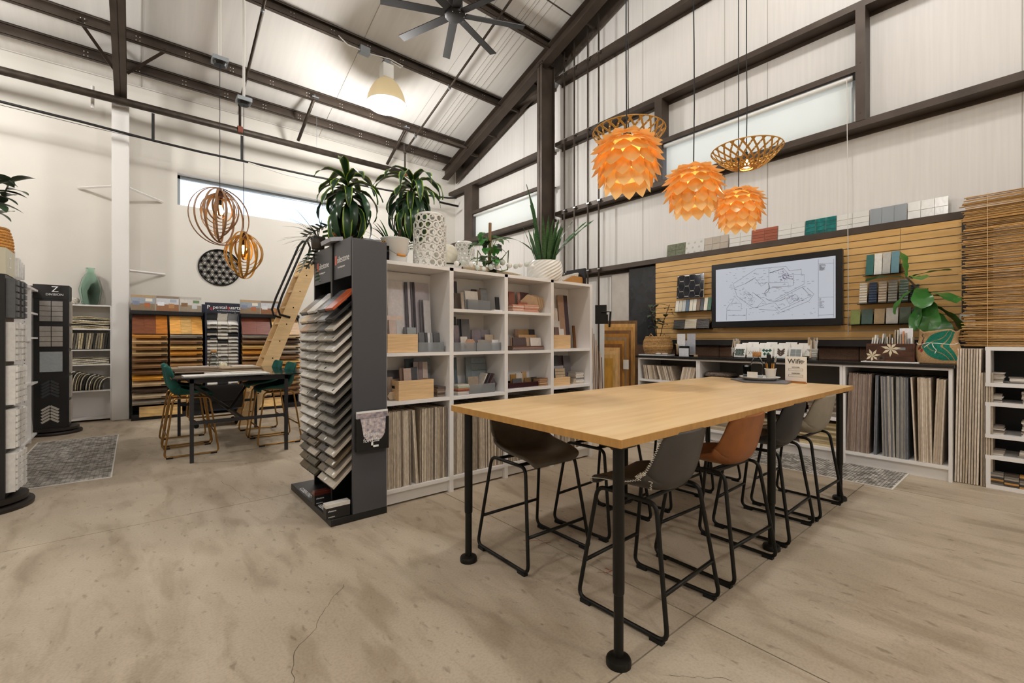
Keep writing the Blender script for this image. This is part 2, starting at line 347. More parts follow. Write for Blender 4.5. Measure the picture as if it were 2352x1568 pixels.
angle_brace((5.96, 8.75, 5.78), (5.45, 9.0, 5.92), 'dark diagonal brace near the lower end of the gable rafter')
# ================================================================ OVERHEAD THINGS
M('pipe', '#3b332b', .5, .35, var=.35, scale=9, spec=.4)
o = MB().tube([(XB+1, 9.42, 5.03), (4.85, 9.42, 5.09)], .058, 14).build('sprinkler_pipe', 'pipe', smooth=True); tag(o, 'thick dark sprinkler main running along the left wall', 'pipe')
bl = thing('cable_bundle', 'sagging black cable bundle strapped below the sprinkler main', 'cable')
MB().tube([(-9, 9.42, 4.63), (-1.43, 9.42, 4.626), (-.9, 9.42, 4.605), (-.64, 9.42, 4.60), (.26, 9.42, 4.555), (.9, 9.42, 4.54), (1.5, 9.42, 4.545), (2.7, 9.42, 4.55), (4.4, 9.45, 4.62), (6.0, 9.6, 4.82), (6.28, 9.7, 4.9)], .02, 8).build('cable', 'cord', bl, smooth=True)
MB().tube([(-3, 9.40, 4.57), (-1.43, 9.40, 4.57), (-.5, 9.40, 4.54), (.3, 9.4, 4.54)], .004, 5).build('thin_wire', 'cord', bl)
MB().tube([(1.6, 9.40, 4.53), (2.2, 9.4, 4.46), (2.9, 9.4, 4.45), (3.4, 9.4, 4.47)], .012, 6).build('white_cable', 'cord_white', bl)
for x in (.24, 1.5): MB().box(x-.02, x+.02, 9.415, 9.425, 4.545, 5.0).build('strap', 'cord', bl)
for x, yb, lab in ((1.47, 5.2, 'left of the high-bay lamp'), (4.72, 3.6, 'passing behind the ceiling fan')):
    p = thing('sprinkler_branch', 'thin dark sprinkler branch pipe under the ceiling '+lab, 'pipe')
    z0 = 5.09; z1 = zr(9.42)-.34
    MB().tube([(x, 9.42, z0), (x, 9.42, z1), (x, 9.36, z1+.04), (x, yb, zr(yb)-.30)], .021, 8).build('pipe_run', 'pipe', p, smooth=True)
    MB().tube([(x, 9.42, z1-.03), (x, 9.42, z1+.03)], .034, 8).build('elbow', 'pipe', p); MB().tube([(x-.04, 9.42, 5.09), (x+.04, 9.42, 5.09)], .072, 10).build('clamp', M('rust', '#7a4434', .7), p)
    for y in (9.03, 7.64): MB().tube([(x, y-.1, zr(y)-.33), (x, y-.06, zr(y)-.19)], .008, 5).build('hanger', 'alu', p); MB().tube([(x-.002, y-.13, zr(y)-.29), (x-.002, y-.105, zr(y)-.30)], .027, 8).build('hanger_ring', 'alu', p)
for x, lab in ((2.60, 'left'), (4.50, 'right')):
    p = thing('pipe_brace', f'dark diagonal pipe brace hanging from the purlin, {lab} of two', 'brace'); MB().tube([(x+.03, 8.97, 5.90), (x-.06, 9.75, 5.32)], .032, 8).build('brace_pipe', 'pipe', p, smooth=True); MB().tube([(x+.03, 8.98, 5.86), (x+.03, 8.97, 5.95)], .012, 6).build('bolt', 'alu', p); MB().box(x-.02, x+.1, 8.94, 9.0, 5.89, 5.91).build('clamp', 'alu', p)
    w = tag(MB().tube([(x+.2, 9.42, 5.15), (x+.2, 9.42, 5.75)], .004, 5).build('hanger_wire', 'alu'), f'thin grey wire holding the sprinkler main, {lab} of two', 'wire')
tag(MB().tube([(-.5, 9.7, 4.95), (-.5, 9.7, 5.3)], .022, 8).build('conduit_stub', 'white_paint'), 'short grey conduit stub beside the tapered rafter', 'conduit')
# black corner bar at the gable corner
tag(MB().box(5.75, 6.3, 9.62, 9.66, 4.66, 4.70).build('corner_bar', 'black_metal'), 'short black bar in the far corner by the gable wall', 'bar')
# conduits on the gable girts
for k, y in enumerate((5.932, 5.678, 5.353, 5.104)):
    c = thing('conduit', f'vertical dark conduit on the gable girts, {nth(k+1)} right of the column', 'conduit', group='conduits on the gable wall'); MB().tube([(6.27, y, .1), (6.27, y, zr(y)-.3)], .0155, 8).build('conduit_run', 'steel', c, smooth=True)
    for z in (2.545, 3.75, 5.1, 6.36): MB().box(6.25, 6.298, y-.035, y+.022, z-.008, z+.012).build('strap', 'chrome', c)
# high-bay lamps
M('acrylic', '#cfc7b2', .35, transl=.35, spec=.4); M('lens', '#ffffff', emit='#fff7ea', es=9)
def highbay(x, y, label, light=True, z=None):
    z = z or zr(y)-1.02
    t_ = thing('high_bay_lamp', label, 'lamp', (x, y, z), group='high-bay lamps of the hall')
    pr = [(.335, 0), (.33, .04), (.315, .12), (.28, .22), (.22, .33), (.14, .42), (.07, .45)]
    MB().lathe(pr, n=28).build('shade', 'acrylic', t_, smooth=True, solid=.008)
    MB().lathe([(.333, .002), (.3, -.05), (.2, -.095), (.08, -.115), (0.001, -.118)], n=28).build('lens', 'lens', t_, smooth=True)
    MB().lathe([(.338, -.004), (.352, 0), (.338, .012)], n=28).build('rim', 'white_plastic', t_, smooth=True)
    MB().box(-.1, .1, -.09, .09, .45, .70).build('ballast_box', 'white_plastic', t_, bevel=.01); MB().box(-.06, .06, -.05, .05, .70, .78).build('hook_box', 'alu', t_); MB().tube([(0, 0, .78), (0, 0, .86)], .012).build('hook', 'alu', t_)
    if light:
        ld = bpy.data.lights.new('high_bay_light', 'POINT'); ld.energy = LAMP_W; ld.shadow_soft_size = .22; ld.color = (1, .975, .945); lo = bpy.data.objects.new('high_bay_light', ld); COL.objects.link(lo); lo.parent = t_; lo.location = (0, 0, -.36)
    return t_
highbay(3.45, 7.60, 'glowing white high-bay lamp with ribbed acrylic shade under the purlin')
for k, (x, y) in enumerate(((3.45, 1.4), (-2.75, 7.6), (-2.75, 1.4), (3.45, -4.6), (-2.75, -4.6))): highbay(x, y, ('white high-bay lamp above the wooden table, out of view', 'white high-bay lamp left of the tapered rafter', 'white high-bay lamp above the open floor on the left', 'white high-bay lamp behind the camera on the right', 'white high-bay lamp behind the camera on the left')[k])
jb = thing('junction_box', 'grey junction box with looping wire on the purlin beside the high-bay lamp', 'box'); MB().box(2.95, 3.12, 7.52, 7.62, 6.20, 6.32).build('box_body', 'alu', jb)
MB().tube([(2.6, 7.58, 6.34), (2.75, 7.56, 6.24), (2.95, 7.56, 6.24)], .01).build('wire', 'cord_white', jb); MB().tube([(3.1, 7.56, 6.24), (3.5, 7.56, 6.3), (3.75, 7.56, 6.27), (3.7, 7.56, 6.22), (3.5, 7.58, 6.28)], .01).build('wire', 'cord_white', jb)
# ceiling fan
M('fan_black', '#1a1817', .5, var=.1, scale=4)
f = thing('ceiling_fan', 'large black eight-blade ceiling fan', 'fan', (3.36, 5.22, 5.74))
MB().lathe([(.001, -.045), (.11, -.045), (.135, -.03), (.14, .03), (.11, .05), (.001, .05)], n=24).build('hub', 'fan_black', f, auto=.6)
MB().lathe([(.09, .05), (.105, .08), (.105, .24), (.06, .28), (.03, .3)], n=20).build('motor', 'fan_black', f, auto=.6); MB().tube([(0, 0, .28), (0, 0, zr(5.22)-5.74)], .025, 10).build('downrod', 'fan_black', f)
a0 = math.atan2(3.91-4.232, 3.421-2.723)
for k in range(8):
    bo = MB(); bo.cbox((.56, 0, .0), (.84, .115, .012), (.16, 0, 0)); b_ = bo.build('blade', 'fan_black', f); b_.rotation_euler = (0, 0, a0+k*PI/4)
    MB().cbox((.2, 0, .012), (.2, .03, .006), (.16, 0, 0)).build('blade_bracket', 'alu', b_)
for k in range(8):
    a = a0+(k+.5)*PI/4; MB().cbox((.125*math.cos(a), .125*math.sin(a), -.046), (.012, .012, .004)).build('screw', 'chrome', f)
# black cords of the pendants over the table
def cord(parent, x, y, z0, z1, mat='cord', r=.0045, wob=.006):
    pts = [(x+random.uniform(-wob, wob), y+random.uniform(-wob, wob), z0+(z1-z0)*k/10) for k in range(11)]; pts[0] = (x, y, z0); pts[-1] = (x, y, z1)
    return MB().tube(pts, r, 6).build('cord', mat, parent)
def bulb(parent, z, w, r=.035, col=(1, .80, .50)):
    MB().lathe([(.001, -r), (r*.7, -r*.75), (r, 0), (r*.75, r*.8), (r*.4, r*1.5), (r*.4, r*2)], (0, 0, z), 14).build('bulb', 'bulb', parent, smooth=True)
    MB().lathe([(r*.45, r*1.6), (r*.5, r*3), (.006, r*3.3)], (0, 0, z), 12).build('socket', 'black_metal', parent, smooth=True)
    ld = bpy.data.lights.new('bulb_light', 'POINT'); ld.energy = w; ld.color = col; ld.shadow_soft_size = .04; lo = bpy.data.objects.new('bulb_light', ld); COL.objects.link(lo); lo.parent = parent; lo.location = (0, 0, z-.01)
# artichoke pendants
M('petal', '#eec27c', .32, rnd=.12, transl=.30, spec=.6); M('petal_in', '#fbe3ac', .5, transl=.5)
def petal_mesh(L_, w, name):
    # leaf outline in local XY: base at origin, tip at -Y... curved outward along Z
    out = [(0, .0), (.30, .16), (.5, .42), (.46, .62), (.22, .86), (0, 1.0)]
    mb = MB(); vs_ = []; rows = []
    for s_, t_ in out:
        rows.append((s_*w, t_*L_))
    P = []
    for s_, t_ in rows:
        bend = .18*(t_/L_)**2*L_
        for sx in (-1, 0, 1): P.append((sx*s_, -t_, (bend if sx == 0 else bend-.10*s_)))
    fs_ = []
    for i in range(len(rows)-1):
        for j in range(2): fs_.append((3*i+j, 3*i+j+1, 3*i+4+j, 3*i+3+j))
    mb.add(P, fs_); me = mb.mesh(name, True); return me
PM = {k: petal_mesh(l, w, 'petal') for k, (l, w) in dict(a=(.085, .085), b=(.11, .105), c=(.135, .115), d=(.15, .115)).items()}
for k in PM: PM[k].materials.append(MATS['petal'])
def artichoke(x, y, z, s, label, ztop, rot):
    t_ = thing('artichoke_pendant', label, 'pendant lamp', (x, y, z), rot, 'artichoke pendants above the table'); t_.scale = (s, s, s)
    # rows: (radius, height of petal base, tilt of petal from horizontal down, count, mesh)
    rows = [(.035, .192, 8, 8, 'a'), (.065, .186, 16, 9, 'b'), (.10, .170, 30, 10, 'c'), (.128, .145, 44, 10, 'c'), (.150, .108, 58, 11, 'c'), (.160, .062, 72, 11, 'd'), (.156, .012, 84, 11, 'd'), (.140, -.040, 94, 10, 'd')]
    for r_i, (r, h, tilt, n, k) in enumerate(rows):
        for j in range(n):
            a = 2*PI*(j+.5*(r_i % 2))/n
            o = bpy.data.objects.new('petal', PM[k]); COL.objects.link(o); o.parent = t_
            # local -Y of the petal points outward/down: build basis
            outv = Vector((math.cos(a), math.sin(a), 0)); tl = math.radians(tilt); d = outv*math.cos(tl)+Vector((0, 0, -1))*math.sin(tl); nrm = outv*math.sin(tl)+Vector((0, 0, 1))*math.cos(tl); sx = (-d).cross(nrm).normalized()
            o.matrix_local = Matrix.Translation(Vector((math.cos(a)*r, math.sin(a)*r, h))) @ Matrix((sx, -d, nrm)).transposed().to_4x4()
            if r_i == 7: o.material_slots[0].link = 'OBJECT'; o.material_slots[0].material = MATS['petal_in']
    MB().lathe([(.03, .2), (.03, .13)], n=12).build('cap', 'black_metal', t_); MB().lathe([(.028, .19), (.09, .15), (.11, .05), (.10, -.06), (.085, -.1)], n=18).build('core', M('core', '#f4d79a', .6, transl=.7), t_, smooth=True)
    bulb(t_, .0, 4); cord(t_, 0, 0, .2, (ztop-z)/s)
    return t_
zc = 2.462
artichoke(2.50, 1.80, zc, 1.0, 'golden artichoke pendant hanging lowest-left in front of the lattice bowl lamp', 7.5, .2)
artichoke(3.37, 1.80, zc, 1.0, 'golden artichoke pendant in the middle of three', 7.5, .55)
artichoke(4.17, 1.80, zc, .97, 'golden artichoke pendant nearest the slat wall', 7.5, .9)
# lattice bowl lamps
M('lattice', '#c99a4c', .5, var=.08, scale=30, transl=.18); M('lattice_pin', '#f4efe2', .4)
def lattice(x, y, z, s, label, ztop, rot):
    t_ = thing('lattice_bowl_lamp', label, 'pendant lamp', (x, y, z), rot, 'lattice bowl lamps above the table'); t_.scale = (s, s, s)
    def pt(u, v, off=0):   # v 0 centre hole .. 1 rim
        r = .055+.245*v; zz = .17*v**1.9-.0; a = 2*PI*u; return Vector((r*math.cos(a), r*math.sin(a), zz+off))
    n = 22
    for k in range(n):
        for sgn in (1, -1):
            mb = MB(); P = []; m_ = 10
            for i in range(m_+1):
                v = i/m_; a = k/n+sgn*v*.145; c = pt(a, v); w = .006+.004*v; c1 = pt(a+w/(2*PI*max(.06, c.xy.length)), v); c0 = pt(a-w/(2*PI*max(.06, c.xy.length)), v); h = Vector((0, 0, .003*sgn)); P += [c0+h, c1+h]
            mb.add(P, [(2*i, 2*i+1, 2*i+3, 2*i+2) for i in range(m_)]); mb.build('lattice_rib', 'lattice', t_, solid=.0035)
    mb = MB(); 
    for k in range(n):
        for i in range(1, 7):
            v = min(1, i/6.9); a = k/n+(.145*v if i % 2 == 0 else .145*v+.5/n); a = k/n+.145*v
            c = pt(a, v, .004); mb.cbox(c, (.006, .006, .012))
    mb.build('pins', 'lattice_pin', t_)['kind'] = 'stuff'
    for vv in (0.0, .995): MB().tube([pt(k/44, vv) for k in range(44)], .005, 6, closed=True).build('hoop', 'lattice', t_)
    MB().tube([(0, 0, .02), (0, 0, .15)], .012).build('stem', 'black_metal', t_); bulb(t_, .03, 6, .03); cord(t_, 0, 0, .14, (ztop-z)/s)
lattice(3.15, 2.25, 2.86, .98, 'golden wooden lattice bowl lamp behind the lowest-left artichoke pendant', 7.6, .1)
lattice(4.33, 1.80, 2.88, 1.0, 'golden wooden lattice bowl lamp hanging in front of the window shade', 7.6, .3)
# spiral ring pendants over the glass table
M('ring_brown', '#9c7552', .45, transl=.1, var=.1, scale=20); M('ring_gold', '#b5822c', .45, transl=.1, var=.1, scale=20)
def rings(x, y, z, R, mat, label, ztop, zbox, rot):
    t_ = thing('ring_pendant', label, 'pendant lamp', (x, y, z), 0, 'wooden ring pendants above the glass table')
    specs = [(1.0, 0, .0), (.97, 20, .02), (.93, 42, .03), (.9, 64, .02), (.84, 85, .0), (.78, 106, .0), (.7, 128, .02), (.62, 150, .0), (.54, 172, 0), (.47, 195, 0), (.4, 218, 0), (.33, 240, 0)]
    for k, (s_, a, _) in enumerate(specs):
        rx = R*s_*.98; rz_ = R*s_*1.04; w = .012; mb = MB(); P = []; n = 40; top = R*(1.0-.012*k*2.4)
        for i in range(n):
            tt = 2*PI*i/n; cx_, cz = rx*math.cos(tt), rz_*math.sin(tt)+(top-rz_)
            P += [(cx_, -w, cz), (cx_, w, cz)]
        mb.add(P, [(2*i, 2*i+1, (2*i+3) % (2*n), (2*i+2) % (2*n)) for i in range(n)]); o = mb.build('ring', mat, t_, solid=.006); o.rotation_euler = (0, 0, math.radians(a)+rot)
    MB().lathe([(.03, R*1.0), (.045, R*.8), (.03, R*.62)], n=12).build('cap', M('cap_brown', '#6b4a3a', .4), t_); MB().tube([(0, 0, R*.6), (0, 0, R*.35)], .014).build('socket_stem', 'brass', t_)
    bulb(t_, R*.15, 9, .045); cord(t_, 0, 0, R, zbox-z, r=.004, wob=.002)
    MB().lathe([(.001, .0), (.06, .0), (.075, .03), (.03, .035)], (0, 0, zbox-z), 16).build('ceiling_rose', 'black_metal', t_); MB().box(-.085, .085, -.085, .085, zbox-z+.035, zbox-z+.085).build('box_cover', 'alu', t_); MB().tube([(.0, 0, zbox-z+.08), (0, 0, ztop-z)], .016, 8).build('hanger_conduit', 'cord_white', t_)
    return t_
rings(.827, 6.70, 2.86, .345, 'ring_brown', 'larger brown wooden ring pendant in front of the high window', zr(6.7), 4.74, .2); rings(1.122, 6.90, 2.437, .30, 'ring_gold', 'smaller golden wooden ring pendant in front of the round wall art', zr(6.9), 4.42, .9)
# ================================================================ TABLE, STOOLS, WHITE SHELVING
def rbox(mb_bevel, *a): return a
# ---- long maple table
tb = thing('work_table', 'long maple counter-height table with black pipe legs', 'table', (3.03, 1.66, 0))
for x0, x1 in ((1.435, 3.012), (3.014, 4.625)):
    o = MB().box(x0-3.03, x1-3.03, -.60, .61, .880, .915).build('tabletop', 'maple', tb, bevel=.0015)
    for a in ((x0-3.03, x1-3.03, -.6012, -.60), (x0-3.03, x1-3.03, .61, .6112)): MB().box(*a, .8805, .9135).build('edge_band', 'maple_edge', o)
MB().box(1.4338-3.03, 1.435-3.03, -.60, .61, .8805, .9135).build('edge_band', 'maple_edge', tb); MB().box(4.625-3.03, 4.6262-3.03, -.6, .61, .8805, .9135).build('edge_band', 'maple_edge', tb)
for x, y in ((1.49, 1.112), (1.51, 2.2), (3.035, 1.112), (3.035, 2.2), (4.40, 1.10), (4.40, 2.2)):
    l = MB().lathe([(.0235, .88), (.0235, .29), (.0225, .285), (.0195, .28), (.0195, .03)], (x-3.03, y-1.66, 0), 18).build('leg', 'black_metal', tb, auto=.5)
    MB().lathe([(.001, .034), (.03, .034), (.046, .028), (.05, .02), (.05, .0), (.001, 0)], (x-3.03, y-1.66, 0), 20).build('foot', 'black_metal', l, auto=.5); MB().box(x-3.03-.05, x-3.03+.05, y-1.66-.05, y-1.66+.05, .874, .88).build('mount_plate', 'black_metal', l)
# ---- bucket stools
M('leather_grey', '#57524c', .42, var=.2, scale=7, spec=.45, bump=.05, bscale=120); M('leather_dark', '#3f3c39', .4, var=.12, scale=9, spec=.5, bump=.05, bscale=120); M('leather_tan', '#8a5124', .4, var=.15, scale=8, spec=.5, bump=.05, bscale=120); M('leather_black', '#1f1e20', .38, var=.1, scale=8, spec=.5, bump=.05, bscale=120); M('leather_stone', '#8f8778', .5, var=.1, scale=8, spec=.4, bump=.05, bscale=120)
M('stitch', '#e8e4da', .6); M('velvet', '#17544b', .7, var=.3, scale=6, spec=.3); M('rubber', '#0f0f0f', .7)
PROF = [(.195,.572,.165,.004),(.205,.588,.19,.006),(.185,.606,.205,.012),(.12,.612,.218,.02),(.04,.606,.226,.036),(-.04,.598,.228,.06),(-.105,.597,.228,.085),(-.150,.61,.226,.104),(-.178,.64,.224,.10),(-.195,.68,.222,.086),(-.206,.73,.219,.07),(-.216,.785,.213,.056),(-.225,.84,.204,.046),(-.231,.868,.192,.042),(-.234,.885,.155,.04)]
def shell_pt(u, k, zs=1., ws=1., off=0):
    n = len(PROF); i = min(int(k), n-2); f = k-i; A, B = PROF[i], PROF[i+1]; y, z, w, r = [a*(1-f)+b_*f for a, b_ in zip(A, B)]
    d = Vector((0, B[0]-A[0], B[1]-A[1])).normalized(); nrm = Vector((0, d.z, -d.y))     # toward the sitter
    if nrm.z < 0 and i < 6: nrm = -nrm
    if i >= 6 and nrm.y < 0: nrm = -nrm
    p = Vector((u*w*ws, y, z)) + nrm*(r*abs(u)**2.6+off); p.z *= zs; return p
def stool_proto(name, shellmat, legmat, label, stitch=False, zs=1., ws=1., hw=.25, hd=.243, rt=.0105, rails=True):
    t_ = thing(name, label, 'stool')
    nk = (len(PROF)-1)*2+1; mb = MB().grid(lambda a, c: shell_pt(2*a-1, c*(len(PROF)-1)*.9999, zs, ws), 15, nk)
    o = mb.build('seat_shell', shellmat, t_, smooth=True, solid=.022); o.modifiers['solid'].offset = -1 if False else 0; md = o.modifiers.new('sub', 'SUBSURF'); md.levels = md.render_levels = 1
    zt = .574*zs
    for s in (-1, 1):
        X0, X1 = s*hw, s*hw*.80; pts = []
        def corner(p, q, r_, n=5, rad=.05):
            p, q, r_ = Vector(p), Vector(q), Vector(r_); a = q+(p-q).normalized()*rad; b_ = q+(r_-q).normalized()*rad
            return [(a*(1-tt)+q*tt)*(1-tt)+(q*(1-tt)+b_*tt)*tt for tt in [i/n for i in range(n+1)]]
        A = (X0, hd, rt+.006); B = (X0, -hd, rt+.006); C = (X1, -hd*.66, zt); D = (X1, hd*.66, zt)
        pts = corner(D, A, B)+corner(A, B, C)+corner(B, C, D, rad=.045)+corner(C, D, A, rad=.045)
        MB().tube(pts, rt, 10, closed=True).build('leg_loop', legmat, t_, smooth=True)
        for yy in (hd-.05, -hd+.05): MB().box(X0-.014, X0+.014, yy-.03, yy+.03, 0, .018).build('glide', 'rubber', t_)
    for yy in (1, -1):
        f = .2/zt/1.0; xw = hw*(1-f)+hw*.8*f; yv = yy*(hd*(1-f)+hd*.66*f); MB().tube([(-xw, yv, .2*zs), (xw, yv, .2*zs)], rt*.92, 8).build('footrest' if yy > 0 else 'back_rail', legmat, t_, smooth=True)
    for yy in (.1, -.1): MB().tube([(-hw*.8, yy, zt), (hw*.8, yy, zt)], rt, 6).build('seat_bar', legmat, t_)
    if stitch:
        mb = MB(); n = len(PROF)-1
        for s in (-1, 1):
            pts = []; K = 130
            for i in range(K+1):
                k = .3+(n-.4)*i/K; pts.append(shell_pt(s*(1.0+(.012 if i % 2 else -.035)), k, zs, ws, -.004)+Vector((s*.012, 0, 0)))
            mb.tube(pts, .0018, 4)
            pts = [shell_pt(s*(1.0+(.012 if i % 2 else -.035)), .3+(n-.4)*i/K, zs, ws, -.012)+Vector((s*.013, 0, -.004)) for i in range(K+1)]
        pts = []
        for i in range(71):
            u = -1+2*i/70; pts.append(shell_pt(u*.98, n-.25+(.12 if i % 2 else -.1), zs, ws, .013))
        mb.tube(pts, .0018, 4)
        pts = []
        for i in range(61):
            u = -1+2*i/60; pts.append(shell_pt(u*.99, 5.2+(.12 if i % 2 else -.12)+2.8*abs(u)**3, zs, ws, -.0135))
        mb.tube(pts, .0018, 4); mb.build('stitching', 'stitch', t_)
    return t_
def put(o, x, y, rz): o.location = (x, y, 0); o.rotation_euler = (0, 0, rz); return o
s1 = put(stool_proto('bar_stool', 'leather_dark', 'black_metal', 'charcoal leather stool with white zigzag stitching, nearest the camera', True), 1.97, 1.288, .03)
def recolor(src, shell, label, x, y, rz, stitch=False):
    c = copy_tree(src); c['label'] = label; put(c, x, y, rz)
    for ch in list(c.children):
        if ch.name.startswith('seat_shell'): ch.material_slots[0].link = 'OBJECT'; ch.material_slots[0].material = MATS[shell]
        if ch.name.startswith('stitching') and not stitch: bpy.data.objects.remove(ch)
    return c
ST = 'bar stools at the maple table'
s1['group'] = ST
recolor(s1, 'leather_tan', 'tan brown leather stool with its back to the open floor', 2.655, 1.284, -.04)
recolor(s1, 'leather_black', 'black leather stool between the tan and the stone-grey stool', 3.37, 1.288, .03)
recolor(s1, 'leather_stone', 'stone-grey leather stool at the far right end of the table', 4.005, 1.284, -.02)
recolor(s1, 'leather_grey', 'grey-brown leather stool at the near left corner of the table', 1.905, 2.068, PI-.02)
recolor(s1, 'leather_tan', 'tan leather stool mostly hidden under the table beside the grey one', 2.57, 2.058, PI+.04)
recolor(s1, 'leather_black', 'black leather stool under the table on the shelving side', 3.33, 2.06, PI)
recolor(s1, 'leather_black', 'black leather stool at the far left corner of the table', 4.0, 2.06, PI-.02)
# ---- white shelving
SX = [(1.462, 1.494), (2.058, 2.098), (2.66, 2.70), (3.27, 3.31), (3.88, 3.915)]; YF, YK = 3.28, 3.63
sh = thing('shelving_unit', 'white four-bay shelving filled with tile samples facing the table', 'shelving', (2.69, 3.45, 0))
T = Matrix.Translation((-2.69, -3.45, 0))
for a, b_ in SX: MB().box(a, b_, YF, YK, 0, 1.915, T).build('side_panel', 'white_lam', sh, bevel=.001)
MB().box(1.494, 3.88, YF, YK, 1.887, 1.915, T).build('top_board', 'white_lam', sh, bevel=.001); MB().box(1.47, 3.91, YK-.018, YK, .1, 1.88, T).build('back_panel', 'white_lam', sh)
LEV = [[1.17, .787, .105], [1.54, 1.17, .785, .105], [1.545, 1.168, .803, .105], [1.178, .787, .105]]
for k, zs_ in enumerate(LEV):
    for z in zs_: MB().box(SX[k][1], SX[k+1][0], YF+.001, YK-.018, z, z+.027, T).build('shelf', 'white_lam', sh)
    MB().box(SX[k][1], SX[k+1][0], YF+.035, YF+.053, 0.012, .105, T).build('plinth', 'white_lam', sh)
sb = thing('shelving_unit', 'white shelving standing back to back with the tile shelving', 'shelving', (2.69, 3.85, 0)); T2 = Matrix.Translation((-2.69, -3.85, 0))
MB().box(1.47, 3.91, 3.64, 4.05, 1.88, 1.912, T2).build('top_board', 'white_lam', sb); MB().box(1.47, 3.91, 3.64, 3.66, .0, 1.88, T2).build('back_panel', 'white_lam', sb)
for a, b_ in SX: MB().box(a, b_, 3.66, 4.05, 0, 1.88, T2).build('side_panel', 'white_lam', sb)
for z in (.1, .6, 1.1, 1.5):
    for k in range(4): MB().box(SX[k][1], SX[k+1][0], 3.66, 4.04, z, z+.025, T2).build('shelf', 'white_lam', sb)
# ---- sample factory
_cm = {}
def cm(col, rough=.45, var=.06): 
    if (col, rough) not in _cm: _cm[(col, rough)] = M('c_'+col+str(rough), col, rough, var=var, scale=40, rnd=.05)
    return _cm[(col, rough)]
def open_box(o_name, mat, x0, x1, y0, y1, z0, z1, th, label, cat, group=None, hole=False, holemat='black_matte'):
    t_ = thing(o_name, label, cat, ((x0+x1)/2, (y0+y1)/2, z0), group=group); w, d, h = (x1-x0)/2, (y1-y0)/2, z1-z0
    MB().box(-w, w, -d, -d+th, 0, h).build('front_wall', mat, t_, bevel=min(.002, th*.3)); MB().box(-w, w, d-th, d, 0, h).build('back_wall', mat, t_)
    MB().box(-w, -w+th, -d+th, d-th, 0, h).build('side_wall', mat, t_); MB().box(w-th, w, -d+th, d-th, 0, h).build('side_wall', mat, t_); MB().box(-w+th, w-th, -d+th, d-th, 0, th).build('bottom', mat, t_)
    if hole: MB().box(-w-.001, -w, -d*.35, d*.35, h*.58, h*.72).build('hand_hole', 'black_matte', t_)
    return t_
CELL = dict(A=(1.197, 0, 'top left bay of the white shelving'), B=(1.567, 1, 'second bay, top cell'), C=(1.197, 1, 'second bay, middle cell'), D=(.812, 1, 'second bay, lower cell'), E=(1.572, 2, 'third bay, top cell'), F=(1.195, 2, 'third bay, middle cell'), G=(.830, 2, 'third bay, lower cell'), H=(1.205, 3, 'right bay, top cell'), I=(.814, 3, 'right bay, lower cell'), J=(.814, 0, 'left bay, lower cell'))
